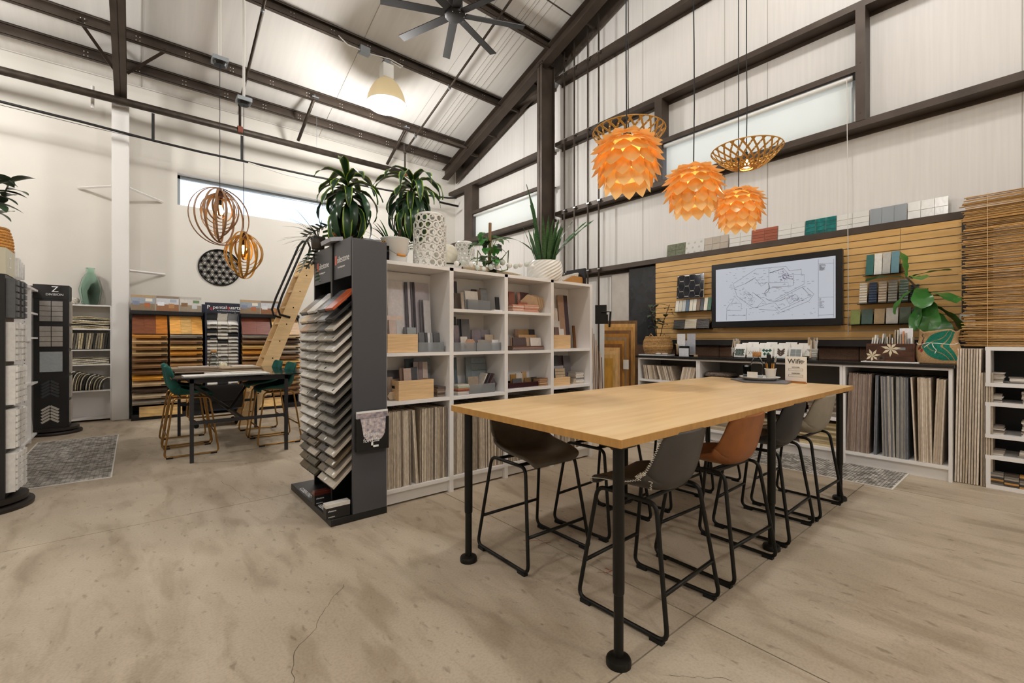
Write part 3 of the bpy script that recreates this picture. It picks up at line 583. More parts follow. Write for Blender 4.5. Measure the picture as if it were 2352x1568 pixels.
ITEMS = [
('p','A',1.627,1.778,1.351,1.802,3.56,'#d6d3d6','tall white wall panel'),
('p','A',1.781,1.805,1.407,1.795,3.54,'#4b4850','dark grey edge trim strip'),
('p','A',1.806,1.831,1.408,1.797,3.54,'#b7b4bb','light grey edge trim strip'),
('p','A',1.833,1.853,1.408,1.800,3.54,'#5a565e','charcoal edge trim strip'),
('p','A',1.855,1.873,1.409,1.801,3.54,'#37343b','near-black edge trim strip'),
('p','A',1.892,2.031,1.361,1.804,3.57,'#b9b3ba','grey lilac wall panel'),
('p','A',1.598,1.741,1.350,1.498,3.5,'#d9c6bb','cream panel with a moulded top edge'),
('p','A',1.570,1.586,1.241,1.458,3.44,'#6c5f55','brown tile seen edge-on'),
('p','A',1.586,1.648,1.240,1.460,3.44,'#c2b1a9','pinkish beige tile'),
('p','A',1.653,1.716,1.239,1.462,3.45,'#bfbfc1','pale ribbed tile'),
('p','A',1.706,1.733,1.239,1.403,3.42,'#54565a','dark grey glass tile'),
('p','A',1.735,1.820,1.238,1.401,3.42,'#8b9396','grey glass tile'),
('p','A',1.915,1.954,1.194,1.649,3.53,'#737076','tall slate-grey plank'),
('p','A',1.935,2.002,1.194,1.645,3.5,'#c3c3c6','tall pale grey plank'),
('p','A',1.853,1.920,1.201,1.359,3.44,'#6a6b6f','dark grey square tile'),
('p','A',1.906,1.928,1.201,1.359,3.43,'#414248','charcoal narrow tile'),
('p','A',1.931,1.956,1.200,1.357,3.43,'#d5d6d9','white narrow tile'),
('p','A',1.958,1.979,1.200,1.357,3.43,'#9fa2a6','grey narrow tile'),
('p','A',1.992,2.074,1.198,1.360,3.44,'#66676b','steel-grey square tile'),
('crate','A',1.513,1.774,1.194,1.345,3.31,'#dcbc92','plain pine box'),
('bin','A',1.787,2.033,1.193,1.278,3.33,'','frosted plastic bin'),
('p','B',2.279,2.310,1.601,1.842,3.55,'#4c4b50','dark narrow panel'),
('p','B',2.196,2.260,1.592,1.716,3.42,'#5b5048','crinkled dark metal tile'),
('p','B',2.297,2.438,1.599,1.743,3.4,'#d9d7d4','white sample board with dark arches'),
('p','B',2.238,2.268,1.586,1.725,3.38,'#a79a8c','beige tile edge'),
('p','B',2.439,2.499,1.607,1.776,3.5,'#39343a','black tile'),
('p','B',2.478,2.521,1.607,1.773,3.47,'#6a5a50','brown tile'),
('p','B',2.524,2.603,1.606,1.790,3.48,'#7d8083','grey stone tile'),
('bin','B',2.300,2.550,1.583,1.664,3.36,'','frosted plastic bin'),
('p','B',2.612,2.711,1.587,1.701,3.36,'#1d1c20','black embossed square tile'),
('flat','B',2.561,2.660,1.584,1.596,3.36,'#dcdada','white tile lying flat'),
('p','C',2.213,2.239,1.200,1.506,3.45,'#2e3034','black grid mosaic'),
('p','C',2.191,2.246,1.200,1.429,3.42,'#8a818c','lilac grey panel'),
('p','C',2.269,2.306,1.198,1.489,3.48,'#4e5056','dark grey plank'),
('p','C',2.297,2.387,1.197,1.489,3.46,'#707279','mid grey plank'),
('p','C',2.439,2.545,1.194,1.392,3.5,'#8f8791','taupe framed tile'),
('p','C',2.548,2.656,1.192,1.393,3.5,'#8b858d','taupe framed tile beside another'),
('p','C',2.549,2.663,1.198,1.348,3.44,'#bfae99','beige box tile'),
('p','C',2.234,2.307,1.200,1.326,3.38,'#dfdddb','white square tile'),
('hex','C',2.266,2.398,1.193,1.298,3.37,'#c99f86','pink hexagon tile'),
('p','C',2.433,2.564,1.195,1.298,3.4,'#a9a39f','grey striped tile'),
('p','C',2.577,2.694,1.194,1.298,3.37,'#e2e1e2','white rounded tile'),
('bin','C',2.133,2.369,1.195,1.276,3.33,'','frosted plastic bin'),
('bin','C',2.375,2.662,1.193,1.274,3.33,'','frosted plastic bin'),
('p','D',2.258,2.289,0.866,1.136,3.52,'#54656b','dark glass panel'),
('p','D',2.399,2.466,0.808,1.132,3.54,'#7f888d','grey glass panel seen at an angle'),
('lines','D',2.466,2.647,0.794,1.131,3.54,'#8d969c','pale grey panel with horizontal joints'),
('p','D',2.341,2.455,0.819,0.958,3.42,'#a79888','beige tile bundle'),
('tilt','D',2.463,2.507,0.815,0.976,3.42,'#d8d2ca','white tile leaning over'),
('tilt','D',2.505,2.551,0.812,0.974,3.42,'#4c474b','black tile leaning over'),
('tilt','D',2.544,2.588,0.810,0.970,3.41,'#6a5657','mauve tile leaning over'),
('hex','D',2.492,2.666,0.850,0.972,3.4,'#5d4e50','plum brown hexagon tile'),
('bin','D',2.263,2.593,0.796,0.897,3.34,'','frosted plastic bin'),
('p','E',2.890,2.970,1.595,1.784,3.5,'#8d5a49','terracotta plank'),
('p','E',3.008,3.046,1.603,1.786,3.5,'#b3877a','pink brown tile edge'),
('p','E',3.046,3.166,1.608,1.788,3.5,'#5b3d3a','dark plum tile'),
('p','E',2.945,3.072,1.600,1.674,3.42,'#a5614c','terracotta tile'),
('p','E',3.064,3.149,1.600,1.700,3.44,'#8c5b3e','rust wood tile'),
('p','F',2.987,3.031,1.195,1.404,3.52,'#8e735f','tan wood tile edge'),
('p','F',3.031,3.182,1.193,1.402,3.52,'#a17f55','oak wood tile'),
('p','F',3.182,3.270,1.192,1.407,3.52,'#3d3539','black wood tile'),
('p','F',2.995,3.246,1.193,1.349,3.47,'#caa77d','tan wide tile'),
('p','F',2.847,2.890,1.199,1.326,3.42,'#a48a72','brown tile edge'),
('p','F',2.860,3.028,1.226,1.321,3.4,'#57484a','dark brown slanted tile'),
('p','F',3.055,3.110,1.225,1.317,3.42,'#b8a48e','beige tile edge'),
('p','F',3.094,3.240,1.224,1.319,3.4,'#dedbd9','white tile'),
('p','G',2.880,2.954,0.807,0.952,3.46,'#a98344','gold tile'),
('p','G',2.954,3.037,0.801,0.958,3.46,'#d5cec5','cream tile'),
('p','G',3.048,3.113,0.794,0.970,3.48,'#b3946a','tan tile'),
('p','G',2.877,2.995,0.808,0.911,3.42,'#55575b','slate tile'),
('p','G',3.033,3.118,0.799,0.913,3.42,'#7a5f38','brown brass tile'),
('p','G',3.138,3.218,0.790,0.913,3.44,'#3e4038','olive black tile'),
('tray','G',2.758,3.164,0.788,0.880,3.34,'#3c1c22','dark red lacquer tray'),
('p','H',3.664,3.759,1.217,1.803,3.55,'#a98a74','tall walnut plank'),
('p','H',3.767,3.833,1.216,1.806,3.56,'#4d4047','tall dark plank'),
('p','H',3.535,3.603,1.219,1.647,3.5,'#d8cfcb','terrazzo tile with rust chips'),
('p','H',3.495,3.592,1.219,1.503,3.46,'#d5d3d3','white stone tile'),
('p','H',3.449,3.515,1.221,1.434,3.4,'#6d5a56','brown tile'),
('p','H',3.515,3.593,1.220,1.417,3.4,'#e0dedd','white slanted tile'),
('crate','H',3.343,3.596,1.201,1.350,3.31,'#d8bd97','plain pine box'),
('hexwood','H',3.844,4.072,1.197,1.458,3.48,'#96632c','hexagon patterned wood board'),
('p','I',3.550,3.621,0.808,1.125,3.52,'#4a4b50','dark slate plank'),
('p','I',3.621,3.712,0.803,1.121,3.52,'#50454b','plum plank'),
('p','I',3.688,3.799,0.799,1.119,3.5,'#6e6b70','grey wood plank'),
('p','I',3.469,3.628,0.814,1.014,3.44,'#a3a0a5','grey mosaic tile'),
('lines','I',3.473,3.623,0.816,0.987,3.41,'#c5b295','cream mosaic tile'),
('crate','I',3.345,3.601,0.812,0.901,3.32,'#c69a5e','low wooden tray'),
('p','J',1.607,1.711,0.841,1.046,3.52,'#4f4c4e','dark slatted panel'),
('p','J',1.570,1.617,0.825,0.996,3.44,'#8f7f72','brown striped tile'),
('hex','J',1.550,1.630,0.816,0.907,3.4,'#b9a58c','beige hexagon tile bundle'),
('p','J',1.768,1.851,0.911,1.136,3.52,'#33414a','dark glass tile'),
('lines','J',1.862,2.029,0.814,1.138,3.54,'#868f96','grey panel with horizontal joints'),
('p','J',1.676,1.714,0.848,1.067,3.44,'#7d6458','brown striped tile inside the pine crate'),
('p','J',1.704,1.773,0.845,1.062,3.42,'#c3ada0','beige pink tile'),
('p','J',1.778,1.841,0.838,1.067,3.44,'#4b4e55','charcoal tile'),
('p','J',1.825,1.870,0.832,1.109,3.48,'#a49ba0','grey plank edge'),
('p','J',1.870,1.911,0.829,1.107,3.48,'#8f7f80','mauve plank edge'),
('p','J',1.911,1.961,0.825,1.106,3.48,'#cbbcb4','cream plank edge'),
('pcrate','J',1.606,1.921,0.830,0.972,3.31,'#d9b78c','pine crate with a hand-hole'),
]
M('joint_dark', '#5d6266', .6); binn = 0
for kind, cell, x0, x1, z0, z1, y, col, what in ITEMS:
    zb, bay, where = CELL[cell]; x0 = max(x0, SX[bay][1]+.003); x1 = min(x1, SX[bay+1][0]-.003); g_ = 'samples in the '+where; z0 = zb
    lab = f'{what} in the {where}'
    if kind in 'p': tag(ubox('tile_sample', cm(col), ((x0+x1)/2, y, (z0+z1)/2+.002), (x1-x0-.002, .011, z1-z0), rot=(-.10 if y > 3.45 else -.13, 0, 0)), lab, 'tile sample', g_)
    elif kind == 'tilt':
        o = tag(ubox('tile_sample', cm(col), ((x0+x1)/2, y, (z0+z1)/2+.02), (.012, .10, z1-z0), rot=(0, .5, 0)), lab, 'tile sample', g_)
    elif kind == 'flat': tag(ubox('tile_sample', cm(col), ((x0+x1)/2, y, zb+.007), (x1-x0, .1, .012)), lab, 'tile sample', g_)
    elif kind in ('hex', 'hexwood'):
        r = (x1-x0)/2; 
        if kind == 'hex':
            o = MB().prism([(r*math.cos(a*PI/3), r*.9*math.sin(a*PI/3)) for a in range(6)], lambda a, b_: (a, -.006, b_), lambda a, b_: (a, .006, b_)).build('tile_sample', cm(col)); o.location = ((x0+x1)/2, y, zb+r*.80+.003); o.rotation_euler = (-.12, 0, 0); tag(o, lab, 'tile sample', g_)
        else:
            t_ = thing('wood_mosaic_board', lab, 'wood sample', ((x0+x1)/2, y, zb+.004), group=g_); t_.rotation_euler = (-.1, 0, 0); h = z1-z0; MB().box(-r, r, 0, .014, 0, h).build('backing', cm('#6b4420'), t_)
            hx = .042
            for i in range(-2, 3):
                for j in range(0, 5):
                    cx_, cz = i*hx*1.5, .035+j*hx*1.74+(hx*.87 if i % 2 else 0)
                    if abs(cx_) < r-.02 and cz < h-.02: MB().prism([(cx_+hx*.96*math.cos(a*PI/3), cz+hx*.96*math.sin(a*PI/3)) for a in range(6)], lambda a, b_: (max(-r, min(r, a)), -.008, max(0, min(h, b_))), lambda a, b_: (max(-r, min(r, a)), 0, max(0, min(h, b_)))).build('wood_hexagon', cm(random.choice(['#96632c', '#8a5a28', '#a8783c', '#7a4c22'])), t_)
    elif kind == 'lines':
        t_ = thing('tile_sample', lab, 'tile sample', ((x0+x1)/2, y, zb+.004), group=g_); t_.rotation_euler = (-.1, 0, 0); h = z1-z0; w = (x1-x0)/2; MB().box(-w, w, .0, .01, 0, h).build('backing', 'joint_dark', t_); n = 5
        for i in range(n): MB().box(-w, w, -.004, 0, h*i/n+.002, h*(i+1)/n-.002).build('tile_strip', cm(col), t_)
    elif kind == 'bin': binn += 1; open_box('plastic_bin', 'frost', x0, x1, y, y+.2, zb+.001, z1, .005, lab.replace('frosted', ('frosted', 'milky frosted', 'left frosted', 'right frosted', 'large frosted')[binn-1]), 'bin', 'frosted bins on the white shelving')
    elif kind in ('crate', 'pcrate', 'tray'): open_box({'crate': 'wooden_box', 'pcrate': 'wooden_crate', 'tray': 'lacquer_tray'}[kind], 'pine_y' if kind != 'tray' else M('lacquer', '#33141a', .25), x0, x1, y, y+.22, zb+.001, z1, .012, lab, 'box', hole=(kind == 'pcrate'))
# flat stacks: every layer is a sample of its own
def stack(x0, x1, y0, y1, z0, z1, n, cols, what, group, axis='z', jx=.006, name='tile_sample'):
    h = (z1-z0)/n
    for i in range(n):
        dx, dy = random.uniform(-jx, jx), random.uniform(-jx, jx)
        tag(ubox(name, cm(cols[i % len(cols)]), ((x0+x1)/2+dx, (y0+y1)/2+dy, z0+h*(i+.5)), (x1-x0-.004, y1-y0-.004, h*.93), rot=(0, 0, random.uniform(-.03, .03))), f'{what}, {nth(n-i)} from the top', 'tile sample', group)
stack(2.806, 2.955, 3.34, 3.46, 1.574, 1.645, 5, ['#c99a86', '#d9b9a7', '#b9836d', '#d7c3b7', '#c48f78'], 'pink terracotta brick tile in the left stack of the third bay', 'left terracotta stack'); stack(2.962, 3.155, 3.34, 3.46, 1.574, 1.65, 5, ['#c58f78', '#d6b09b', '#b97a62', '#dcc7ba', '#cc9a83'], 'terracotta brick tile in the right stack of the third bay', 'right terracotta stack')
stack(2.83, 3.255, 3.36, 3.5, 1.197, 1.238, 3, ['#6f5b55', '#8d776e', '#5a3527'], 'long flat mauve-brown tile in the third bay, middle cell', 'flat tiles in the third bay'); stack(3.15, 3.262, 3.32, 3.42, .832, .91, 8, ['#b08a66', '#8f6b4d', '#c9a884', '#7a5a42'], 'thin wood tile stacked at the right of the third bay', 'wood tiles in the third bay')
stack(3.70, 3.81, 3.36, 3.46, .815, .872, 5, ['#c3b49e', '#a99a86'], 'small cream tile in the low stack of the right bay', 'low cream stack'); stack(3.74, 3.872, 3.36, 3.48, .815, .941, 8, ['#cfc8bf', '#ded8d0', '#bdb5ac', '#6c6a6c', '#d4cdc4'], 'cream and grey tile in the taller stack of the right bay', 'taller cream stack')
stack(2.176, 2.297, 3.33, 3.43, .813, .905, 6, ['#b9b4b0', '#d4cec6', '#8c4f3c', '#c88d6c', '#a9b8a4', '#d6cfc2'], 'coloured flat tile in the second bay, lower cell', 'coloured flat stack'); stack(1.97, 2.05, 3.34, 3.5, .815, .9, 5, ['#7d6d60', '#5c5048', '#8e7d6e'], 'brown mottled stone tile stacked in the left bay', 'brown stone stack')
for i in range(7):
    r = .098; o = MB().prism([(r*math.cos(a*PI/3+.3), r*math.sin(a*PI/3+.3)) for a in range(6)], lambda a, b_: (-.006, a, b_), lambda a, b_: (.006, a, b_)).build('tile_sample', cm(['#c9b294', '#b3977a'][i % 2])); o.location = (3.10+i*.019, 3.42+.003*i, 1.574+r*.97); o.rotation_euler = (0, -.25, .9); tag(o, f'tan hexagon tile leaning in a row, {nth(i+1)} from the left, third bay', 'tile sample', 'leaning hexagon tiles')
# large tile panels standing on edge in the bottom bays
PAN = ['#a59887', '#b5a793', '#8d8071', '#c3b6a3', '#9b907f', '#7a6d60', '#afa08b', '#bdb09f', '#867868', '#cabfae', '#9a8b78', '#70655a']
for c_ in PAN: M('pan_'+c_, c_, .6, var=.18, scale=60, stretch=(1, 1, .4), rnd=.1)
def panels(axis, a0, a1, p0, p1, z0, h, leans, where, group, cols=PAN, t0=.008, t1=.0125, name='large_tile'):
    # axis 'x': row runs along X, panel depth along Y p0..p1 ; axis 'y': row runs along Y (left to right = falling Y)
    tot = abs(a1-a0); s = 1 if a1 > a0 else -1; pos = 0; i = 0; seq = []
    for gw, lean in leans:
        end = pos+gw*tot; sh_ = math.sin(abs(lean))*h*.95; q = pos+(sh_ if lean < 0 else 0)
        while q+t1 < end-(sh_ if lean > 0 else 0):
            t_ = random.uniform(t0, t1); seq.append((q+t_/2, t_, lean)); q += t_+.0012
        pos = end
    n = len(seq)
    for i, (q, t_, lean) in enumerate(seq):
        hh = h*random.uniform(.985, 1.0); c = math.cos(lean); off = math.sin(lean)*hh/2
        ctr = a0+s*(q+off)
        dep = random.uniform(0, .012)
        if axis == 'x': o = ubox(name, 'pan_'+random.choice(cols), (ctr, (p0+p1)/2+dep, z0+hh*c/2+abs(math.sin(lean))*t_/2), (t_, p1-p0, hh), rot=(0, lean*s, 0))
        else: o = ubox(name, 'pan_'+random.choice(cols), ((p0+p1)/2+dep, ctr, z0+hh*c/2+abs(math.sin(lean))*t_/2), (p1-p0, t_, hh), rot=(-lean*s, 0, 0))
        tag(o, f'{where}, {nth(i+1)} from the left', 'large tile', group)
random.seed(11)
panels('x', 1.497, 2.056, 3.30, 3.58, .133, .605, [(.40, -.012), (.12, -.06), (.48, .004)], 'large tile on edge in the bottom left bay', 'tile panels in the bottom left bay')
panels('x', 2.102, 2.656, 3.30, 3.58, .133, .60, [(.5, .004), (.5, -.01)], 'large tile on edge in the bottom second bay', 'tile panels in the bottom second bay')
panels('x', 2.704, 3.266, 3.30, 3.58, .133, .60, [(1, .004)], 'large tile on edge in the bottom third bay', 'tile panels in the bottom third bay', t0=.011, t1=.016)
panels('x', 3.314, 3.876, 3.30, 3.58, .133, .60, [(1, -.006)], 'large tile on edge in the bottom right bay', 'tile panels in the bottom right bay', t0=.011, t1=.016)
# ================================================================ SLAT WALL, COUNTER, RIGHT END
M('slat', '#c79c5c', .42, var=.10, scale=4, stretch=(3, .6, 5), rnd=.05, col2='#d6ae70'); M('slot_metal', '#9a9388', .35, .8); M('rail_dark', '#1d1b1b', .45); M('block', '#5c4434', .85, var=.25, scale=120, bump=.3, bscale=150); M('mortar', '#4a3a30', .9); M('counter_black', '#161515', .22, var=.3, scale=60, spec=.6)
sw = thing('slat_wall', 'maple slat wall panel carrying the television and tile samples', 'wall panel', (6.28, 2.27, 1.3), kind='structure')
pitch = .0785; z = 2.492; k = 0
MB().box(.012, .02, -1.71, 1.71, 0, 1.19).build('backing', 'slot_metal', sw)
while z > 1.30:
    z0 = max(z-pitch+.010, 1.302)
    for y0, y1 in ((.562, 1.028), (1.031, 3.98)):
        ubox('slat', 'slat', (.006, (y0+y1)/2-2.27, (z0+z)/2-1.3), (.016, y1-y0, z-z0), sw)
    z -= pitch
tag(MB().box(6.262, 6.30, .45, 4.2, 1.222, 1.302).build('wall_rail', 'rail_dark'), 'black rail under the slat wall', 'rail')
tag(MB().box(6.26, 6.48, .36, .558, 1.2, 2.50).build('wall_upright', M('upright', '#2b2624', .5)), 'dark upright at the right edge of the slat wall', 'post')
bw = thing('block_wall', 'brown concrete block wall behind the counter', 'wall', (6.34, 2.2, 0), kind='structure'); MB().box(.01, .15, -2.2, 2.4, 0, 1.222).build('mortar_bed', 'mortar', bw)
for r in range(6):
    y = -2.2-(.2 if r % 2 else 0)
    while y < 2.4:
        a, b_ = max(y, -2.2), min(y+.39, 2.4)
        if b_-a > .05 and r >= 4: ubox('block', 'block', (0, (a+b_)/2, r*.204+.1), (.04, b_-a, .192), bw)
        y += .4
# television
tv = thing('television', 'large black wall-mounted television showing a site plan drawing', 'television', (6.16, 2.272, 1.9))
MB().box(0, .06, -.757, .757, -.437, .437).build('body', M('tv_black', '#0c0d12', .28), tv, bevel=.008); M('screen_white', '#30323a', .3, emit='#e9edf6', es=.62); M('ink', '#22223a', .5, emit='#55557a', es=.12); M('ink_dark', '#23233a', .5, emit='#26263c', es=.03); M('ink_purple', '#3a2a5a', .5, emit='#8a68b4', es=.15)
MB().box(-.003, 0, -.693, .693, -.352, .362).build('screen', 'screen_white', tv); text('badge', 'LC-70', .018, (-.002, .02, -.41), FX, 'alu', tv) if False else None
# plan drawing: pixel layout of the screen (58..1224, 60..700 in a zoom) mapped to the screen rectangle
def sc(px, py):
    top = 190+(55-190)*(px-58)/(1224-58); bot = 705+(670-705)*(px-58)/(1224-58); fx = (px-58)/(1224-58); fx = fx*1.18/(1+.18*fx)*1.0 if False else fx
    return (-.0045, .693-1.386*fx, .362-.714*(py-top)/(bot-top))
def inkline(pts, w, mat, nm='plan_line'):
    mb = MB(); P = [Vector(sc(*p)) for p in pts]; vs_ = []
    for i, p in enumerate(P):
        d = (P[min(i+1, len(P)-1)]-P[max(i-1, 0)]).normalized(); n = Vector((0, -d.z, d.y))*w/2; vs_ += [p-n, p+n]
    mb.add(vs_, [(2*i, 2*i+1, 2*i+3, 2*i+2) for i in range(len(P)-1)]); return mb
def arc(cx_, cy_, rx, ry, a, b_, n=12): return [(cx_+rx*math.cos(math.radians(a+(b_-a)*i/n)), cy_+ry*math.sin(math.radians(a+(b_-a)*i/n))) for i in range(n+1)]
allm = {'ink': MB(), 'ink_dark': MB(), 'ink_purple': MB()}
def IL(pts, w=.003, mt='ink'): q = inkline(pts, w, mt); allm[mt].add(q.v, q.f)
for p in ([(262, 345), (262, 322), (505, 175), (795, 152), (825, 195), (935, 185), (935, 235)], [(270, 365), (385, 325), (495, 262)], [(270, 365), (300, 450), (470, 565), (510, 560), (640, 520), (690, 515)], [(495, 275), (555, 350), (610, 310)], [(630, 170), (630, 380)], [(635, 220), (770, 170), (820, 235), (960, 232), (960, 330), (690, 480)], [(640, 315), (815, 310), (815, 360), (865, 340), (865, 240)], [(660, 355), (815, 350)], [(235, 520), (275, 455), (340, 520), (235, 522)], [(180, 690), (185, 570), (225, 520)], [(395, 690), (405, 570)], [(190, 590), (345, 590), (345, 520)], [(360, 440), (420, 412), (465, 450), (445, 480), (470, 500)], [(465, 410), (575, 490), (510, 560)], [(575, 490), (605, 525), (560, 520)], [(690, 515), (745, 585), (1030, 445), (940, 360), (690, 500)], [(940, 360), (1015, 450)], [(800, 480), (880, 430), (915, 475), (825, 530), (800, 480)], [(690, 560), (740, 612), (1000, 500), (1045, 430), (985, 370)], [(200, 640), (390, 640)], [(530, 580), (700, 590)]): IL(p)
for p in (arc(580, 360, 55, 62, -40, 110), arc(700, 420, 110, 60, 150, 300), arc(690, 440, 105, 60, 20, 150), [(640, 215), (770, 172)], [(385, 325), (495, 262)], [(495, 430), (550, 470)]): IL(p, .0045, 'ink_dark')
rs = random.Random(5)
for _ in range(90):
    x, y = rs.gauss(780, 30), rs.gauss(245, 28); IL([(x, y), (x+rs.choice((0, 1))*rs.uniform(8, 24), y+rs.choice((0, 1))*rs.uniform(6, 16))], .003, 'ink_purple')
for _ in range(70):
    x, y = rs.gauss(420, 40), rs.gauss(480, 35); IL([(x, y), (x+rs.uniform(-16, 16), y+rs.uniform(-12, 12))], .002, 'ink')
for _ in range(60):
    x, y = rs.gauss(865, 45), rs.gauss(470, 22); IL([(x, y), (x+rs.uniform(-18, 18), y+rs.uniform(-9, 9))], .0025, rs.choice(('ink', 'ink_purple')))
for _ in range(150):
    x, y = rs.uniform(150, 1060), rs.uniform(175, 640); IL([(x, y), (x+rs.uniform(8, 34), y-rs.uniform(0, 3))], .0028, rs.choice(('ink', 'ink', 'ink_dark')))
for x in (1083, 1210): IL([(x, 85), (x, 660)], .0025)
for y in (132, 465, 640): IL([(1083, y), (1210, y-4)], .0025)
for i in range(12): IL([(1090, 140+i*5), (1090+rs.uniform(15, 60), 140+i*5)], .0035, 'ink_dark')
for i in range(14): IL([(1090, 475+i*7), (1090+rs.uniform(10, 45), 475+i*7)], .003)
for k_, q in allm.items(): q.build('plan_drawing', k_, tv)['kind'] = 'stuff'
# tiles along the ledge above the slat wall
LED = 2.580
M('glaze_green', '#6f7460', .15, rnd=.12, var=.2, scale=30, spec=.7); M('glaze_teal', '#1e6e6b', .08, rnd=.15, var=.3, scale=25, spec=.8, bump=.3, bscale=30); M('glaze_red', '#a0583f', .35, rnd=.2); M('glaze_white', '#dcdbd6', .2, rnd=.04, spec=.6, bump=.15, bscale=20); M('glaze_grey', '#8e9499', .18, rnd=.1, spec=.6); M('glaze_taupe', '#b5aa9c', .4, rnd=.08); M('grout', '#c9c5bd', .8); M('dot_grey', '#b9b4ae', .5)
def ledge_board(y0, y1, h, nx, nz_, mat, label, off=0, grout='grout', dots=False, hexa=False):
    t_ = thing('tile_board', label, 'tile board', (6.42, (y0+y1)/2, LED+.002), group='tile boards on the ledge'); t_.rotation_euler = (0, .12, 0); w = abs(y1-y0)
    MB().box(0, .012, -w/2, w/2, 0, h).build('backing', grout, t_)
    g_ = .004
    for i in range(nx):
        for j in range(nz_):
            a = -w/2+w*i/nx; c = a+w/nx; zz = h*j/nz_
            ubox('tile', mat, (-.004, (a+c)/2, zz+h/nz_/2), (.008, c-a-g_, h/nz_-g_), t_)
    if dots:
        for i in range(3):
            for j in range(3): MB().lathe([(.001, 0), (.017, 0)], n=14, mt=Matrix.Translation((-.0085, -w/2+w*(i+.5)/3+(.03 if j % 2 else 0), h*(j+.4)/3)) @ Euler((0, -PI/2, 0)).to_matrix().to_4x4()).build('dot', 'dot_grey', t_)
for a in ((3.87, 3.565, .205, 2, 2, 'glaze_green', 'olive green glazed tile board at the left end of the ledge'), (3.56, 3.265, .215, 1, 1, 'glaze_white', 'white tile board with grey dots on the ledge', 0, 'grout', True), (3.262, 2.92, .21, 3, 2, 'glaze_taupe', 'taupe square tile board on the ledge'), (2.9, 2.605, .205, 2, 3, 'glaze_white', 'white tile board behind the rightmost artichoke pendant on the ledge'), (2.60, 2.28, .205, 2, 5, 'glaze_red', 'red and terracotta striped tile board on the ledge'), (2.275, 1.97, .2, 2, 3, 'glaze_white', 'plain white tile board between the red and teal boards'), (1.965, 1.64, .205, 3, 4, 'glaze_teal', 'glossy teal tile board on the ledge'), (1.635, 1.325, .2, 2, 3, 'glaze_white', 'white tile board between the teal and grey boards'), (1.32, .997, .205, 3, 1, 'glaze_grey', 'grey blue tile board of three columns on the ledge'), (.992, .672, .205, 3, 2, 'glaze_white', 'white stacked tile board at the right end of the ledge')): ledge_board(*a)
# acrylic shelves with samples on the slat wall
def slat_shelf(y0, y1, z, label):
    t_ = thing('acrylic_shelf', label, 'shelf', (6.26, (y0+y1)/2, z), group='acrylic shelves on the slat wall'); w = abs(y1-y0)/2
    MB().box(-.09, .0, -w, w, -.006, 0).build('shelf_plate', 'clear', t_); MB().box(-.094, -.09, -w, w, -.006, .018).build('front_lip', 'clear', t_); MB().box(-.004, 0, -w, w, -.006, .12).build('back_plate', 'clear', t_)
def shelf_tiles(y0, z, specs, where, group, lean=.2, gap=.006, ribs=0):
    y = y0
    for i, (w, h, col, nm) in enumerate(specs):
        t_ = thing('tile_sample', f'{nm} tile standing {where}', 'tile sample', (6.20, y-w/2, z+.003), group=group); t_.rotation_euler = (0, lean, 0)
        MB().box(-.005, .005, -w/2, w/2, 0, h).build('tile_body', cm(col, .2), t_)
        n = 8 if ribs else 0
        for r in range(n): MB().tube([(-.006, -w/2+.002, h*(r+.5)/n), (-.006, w/2-.002, h*(r+.5)/n)], h/n*.36, 6).build('rib', cm(col, .2), t_)
        y -= w+gap
slat_shelf(3.64, 3.06, 1.712, 'upper left acrylic shelf on the slat wall'); slat_shelf(3.64, 3.06, 1.455, 'lower left acrylic shelf on the slat wall'); slat_shelf(1.33, .99, 2.005, 'top right acrylic shelf on the slat wall'); slat_shelf(1.38, .80, 1.695, 'middle right acrylic shelf on the slat wall'); slat_shelf(1.46, .74, 1.467, 'bottom right acrylic shelf on the slat wall')
bt = thing('tile_board', 'glossy navy elongated hexagon tile board with white grout', 'tile board', (6.20, 3.37, 1.905)); bt.rotation_euler = (0, .08, 0); MB().box(0, .012, -.205, .205, 0, .345).build('backing', 'stitch', bt); M('glaze_navy', '#10131f', .06, spec=.8)
hw_, hh_ = .052, .062
for i in range(-2, 4):
    for j in range(-1, 4):
        cy_, cz_ = i*.082-.03, j*.152+(.076 if i % 2 else 0)+.03
        P = [(cy_-.028, cz_-.07), (cy_+.028, cz_-.07), (cy_+.05, cz_), (cy_+.028, cz_+.07), (cy_-.028, cz_+.07), (cy_-.05, cz_)]; P = [(max(-.203, min(.203, a)), max(.002, min(.343, b_))) for a, b_ in P]
        if max(p[0] for p in P)-min(p[0] for p in P) > .01 and max(p[1] for p in P)-min(p[1] for p in P) > .01: MB().prism(P, lambda a, b_: (0, a, b_), lambda a, b_: (-.007, a, b_)).build('hexagon_tile', 'glaze_navy', bt)
W_ = .049
shelf_tiles(3.60, 1.713, [(W_, .17, '#dcdad2', 'ivory'), (W_, .172, '#c9c6ba', 'bone'), (W_, .172, '#bfc2c0', 'pale grey'), (W_, .175, '#55697c', 'denim blue'), (W_, .175, '#d4cfbf', 'cream'), (W_, .178, '#dad7cc', 'off-white'), (W_, .18, '#7c6552', 'brown'), (W_, .182, '#3b4046', 'charcoal'), (W_, .184, '#dcd8c8', 'light cream'), (W_, .186, '#3a6650', 'bottle green')], 'on the upper left acrylic shelf', 'tiles on the upper left acrylic shelf')
shelf_tiles(3.63, 1.456, [(.175, .14, '#5e5d5b', 'dark grey ribbed'), (.175, .142, '#d6cfbd', 'cream ribbed'), (.185, .144, '#4a4440', 'brown black ribbed')], 'on the lower left acrylic shelf', 'tiles on the lower left acrylic shelf', ribs=1)
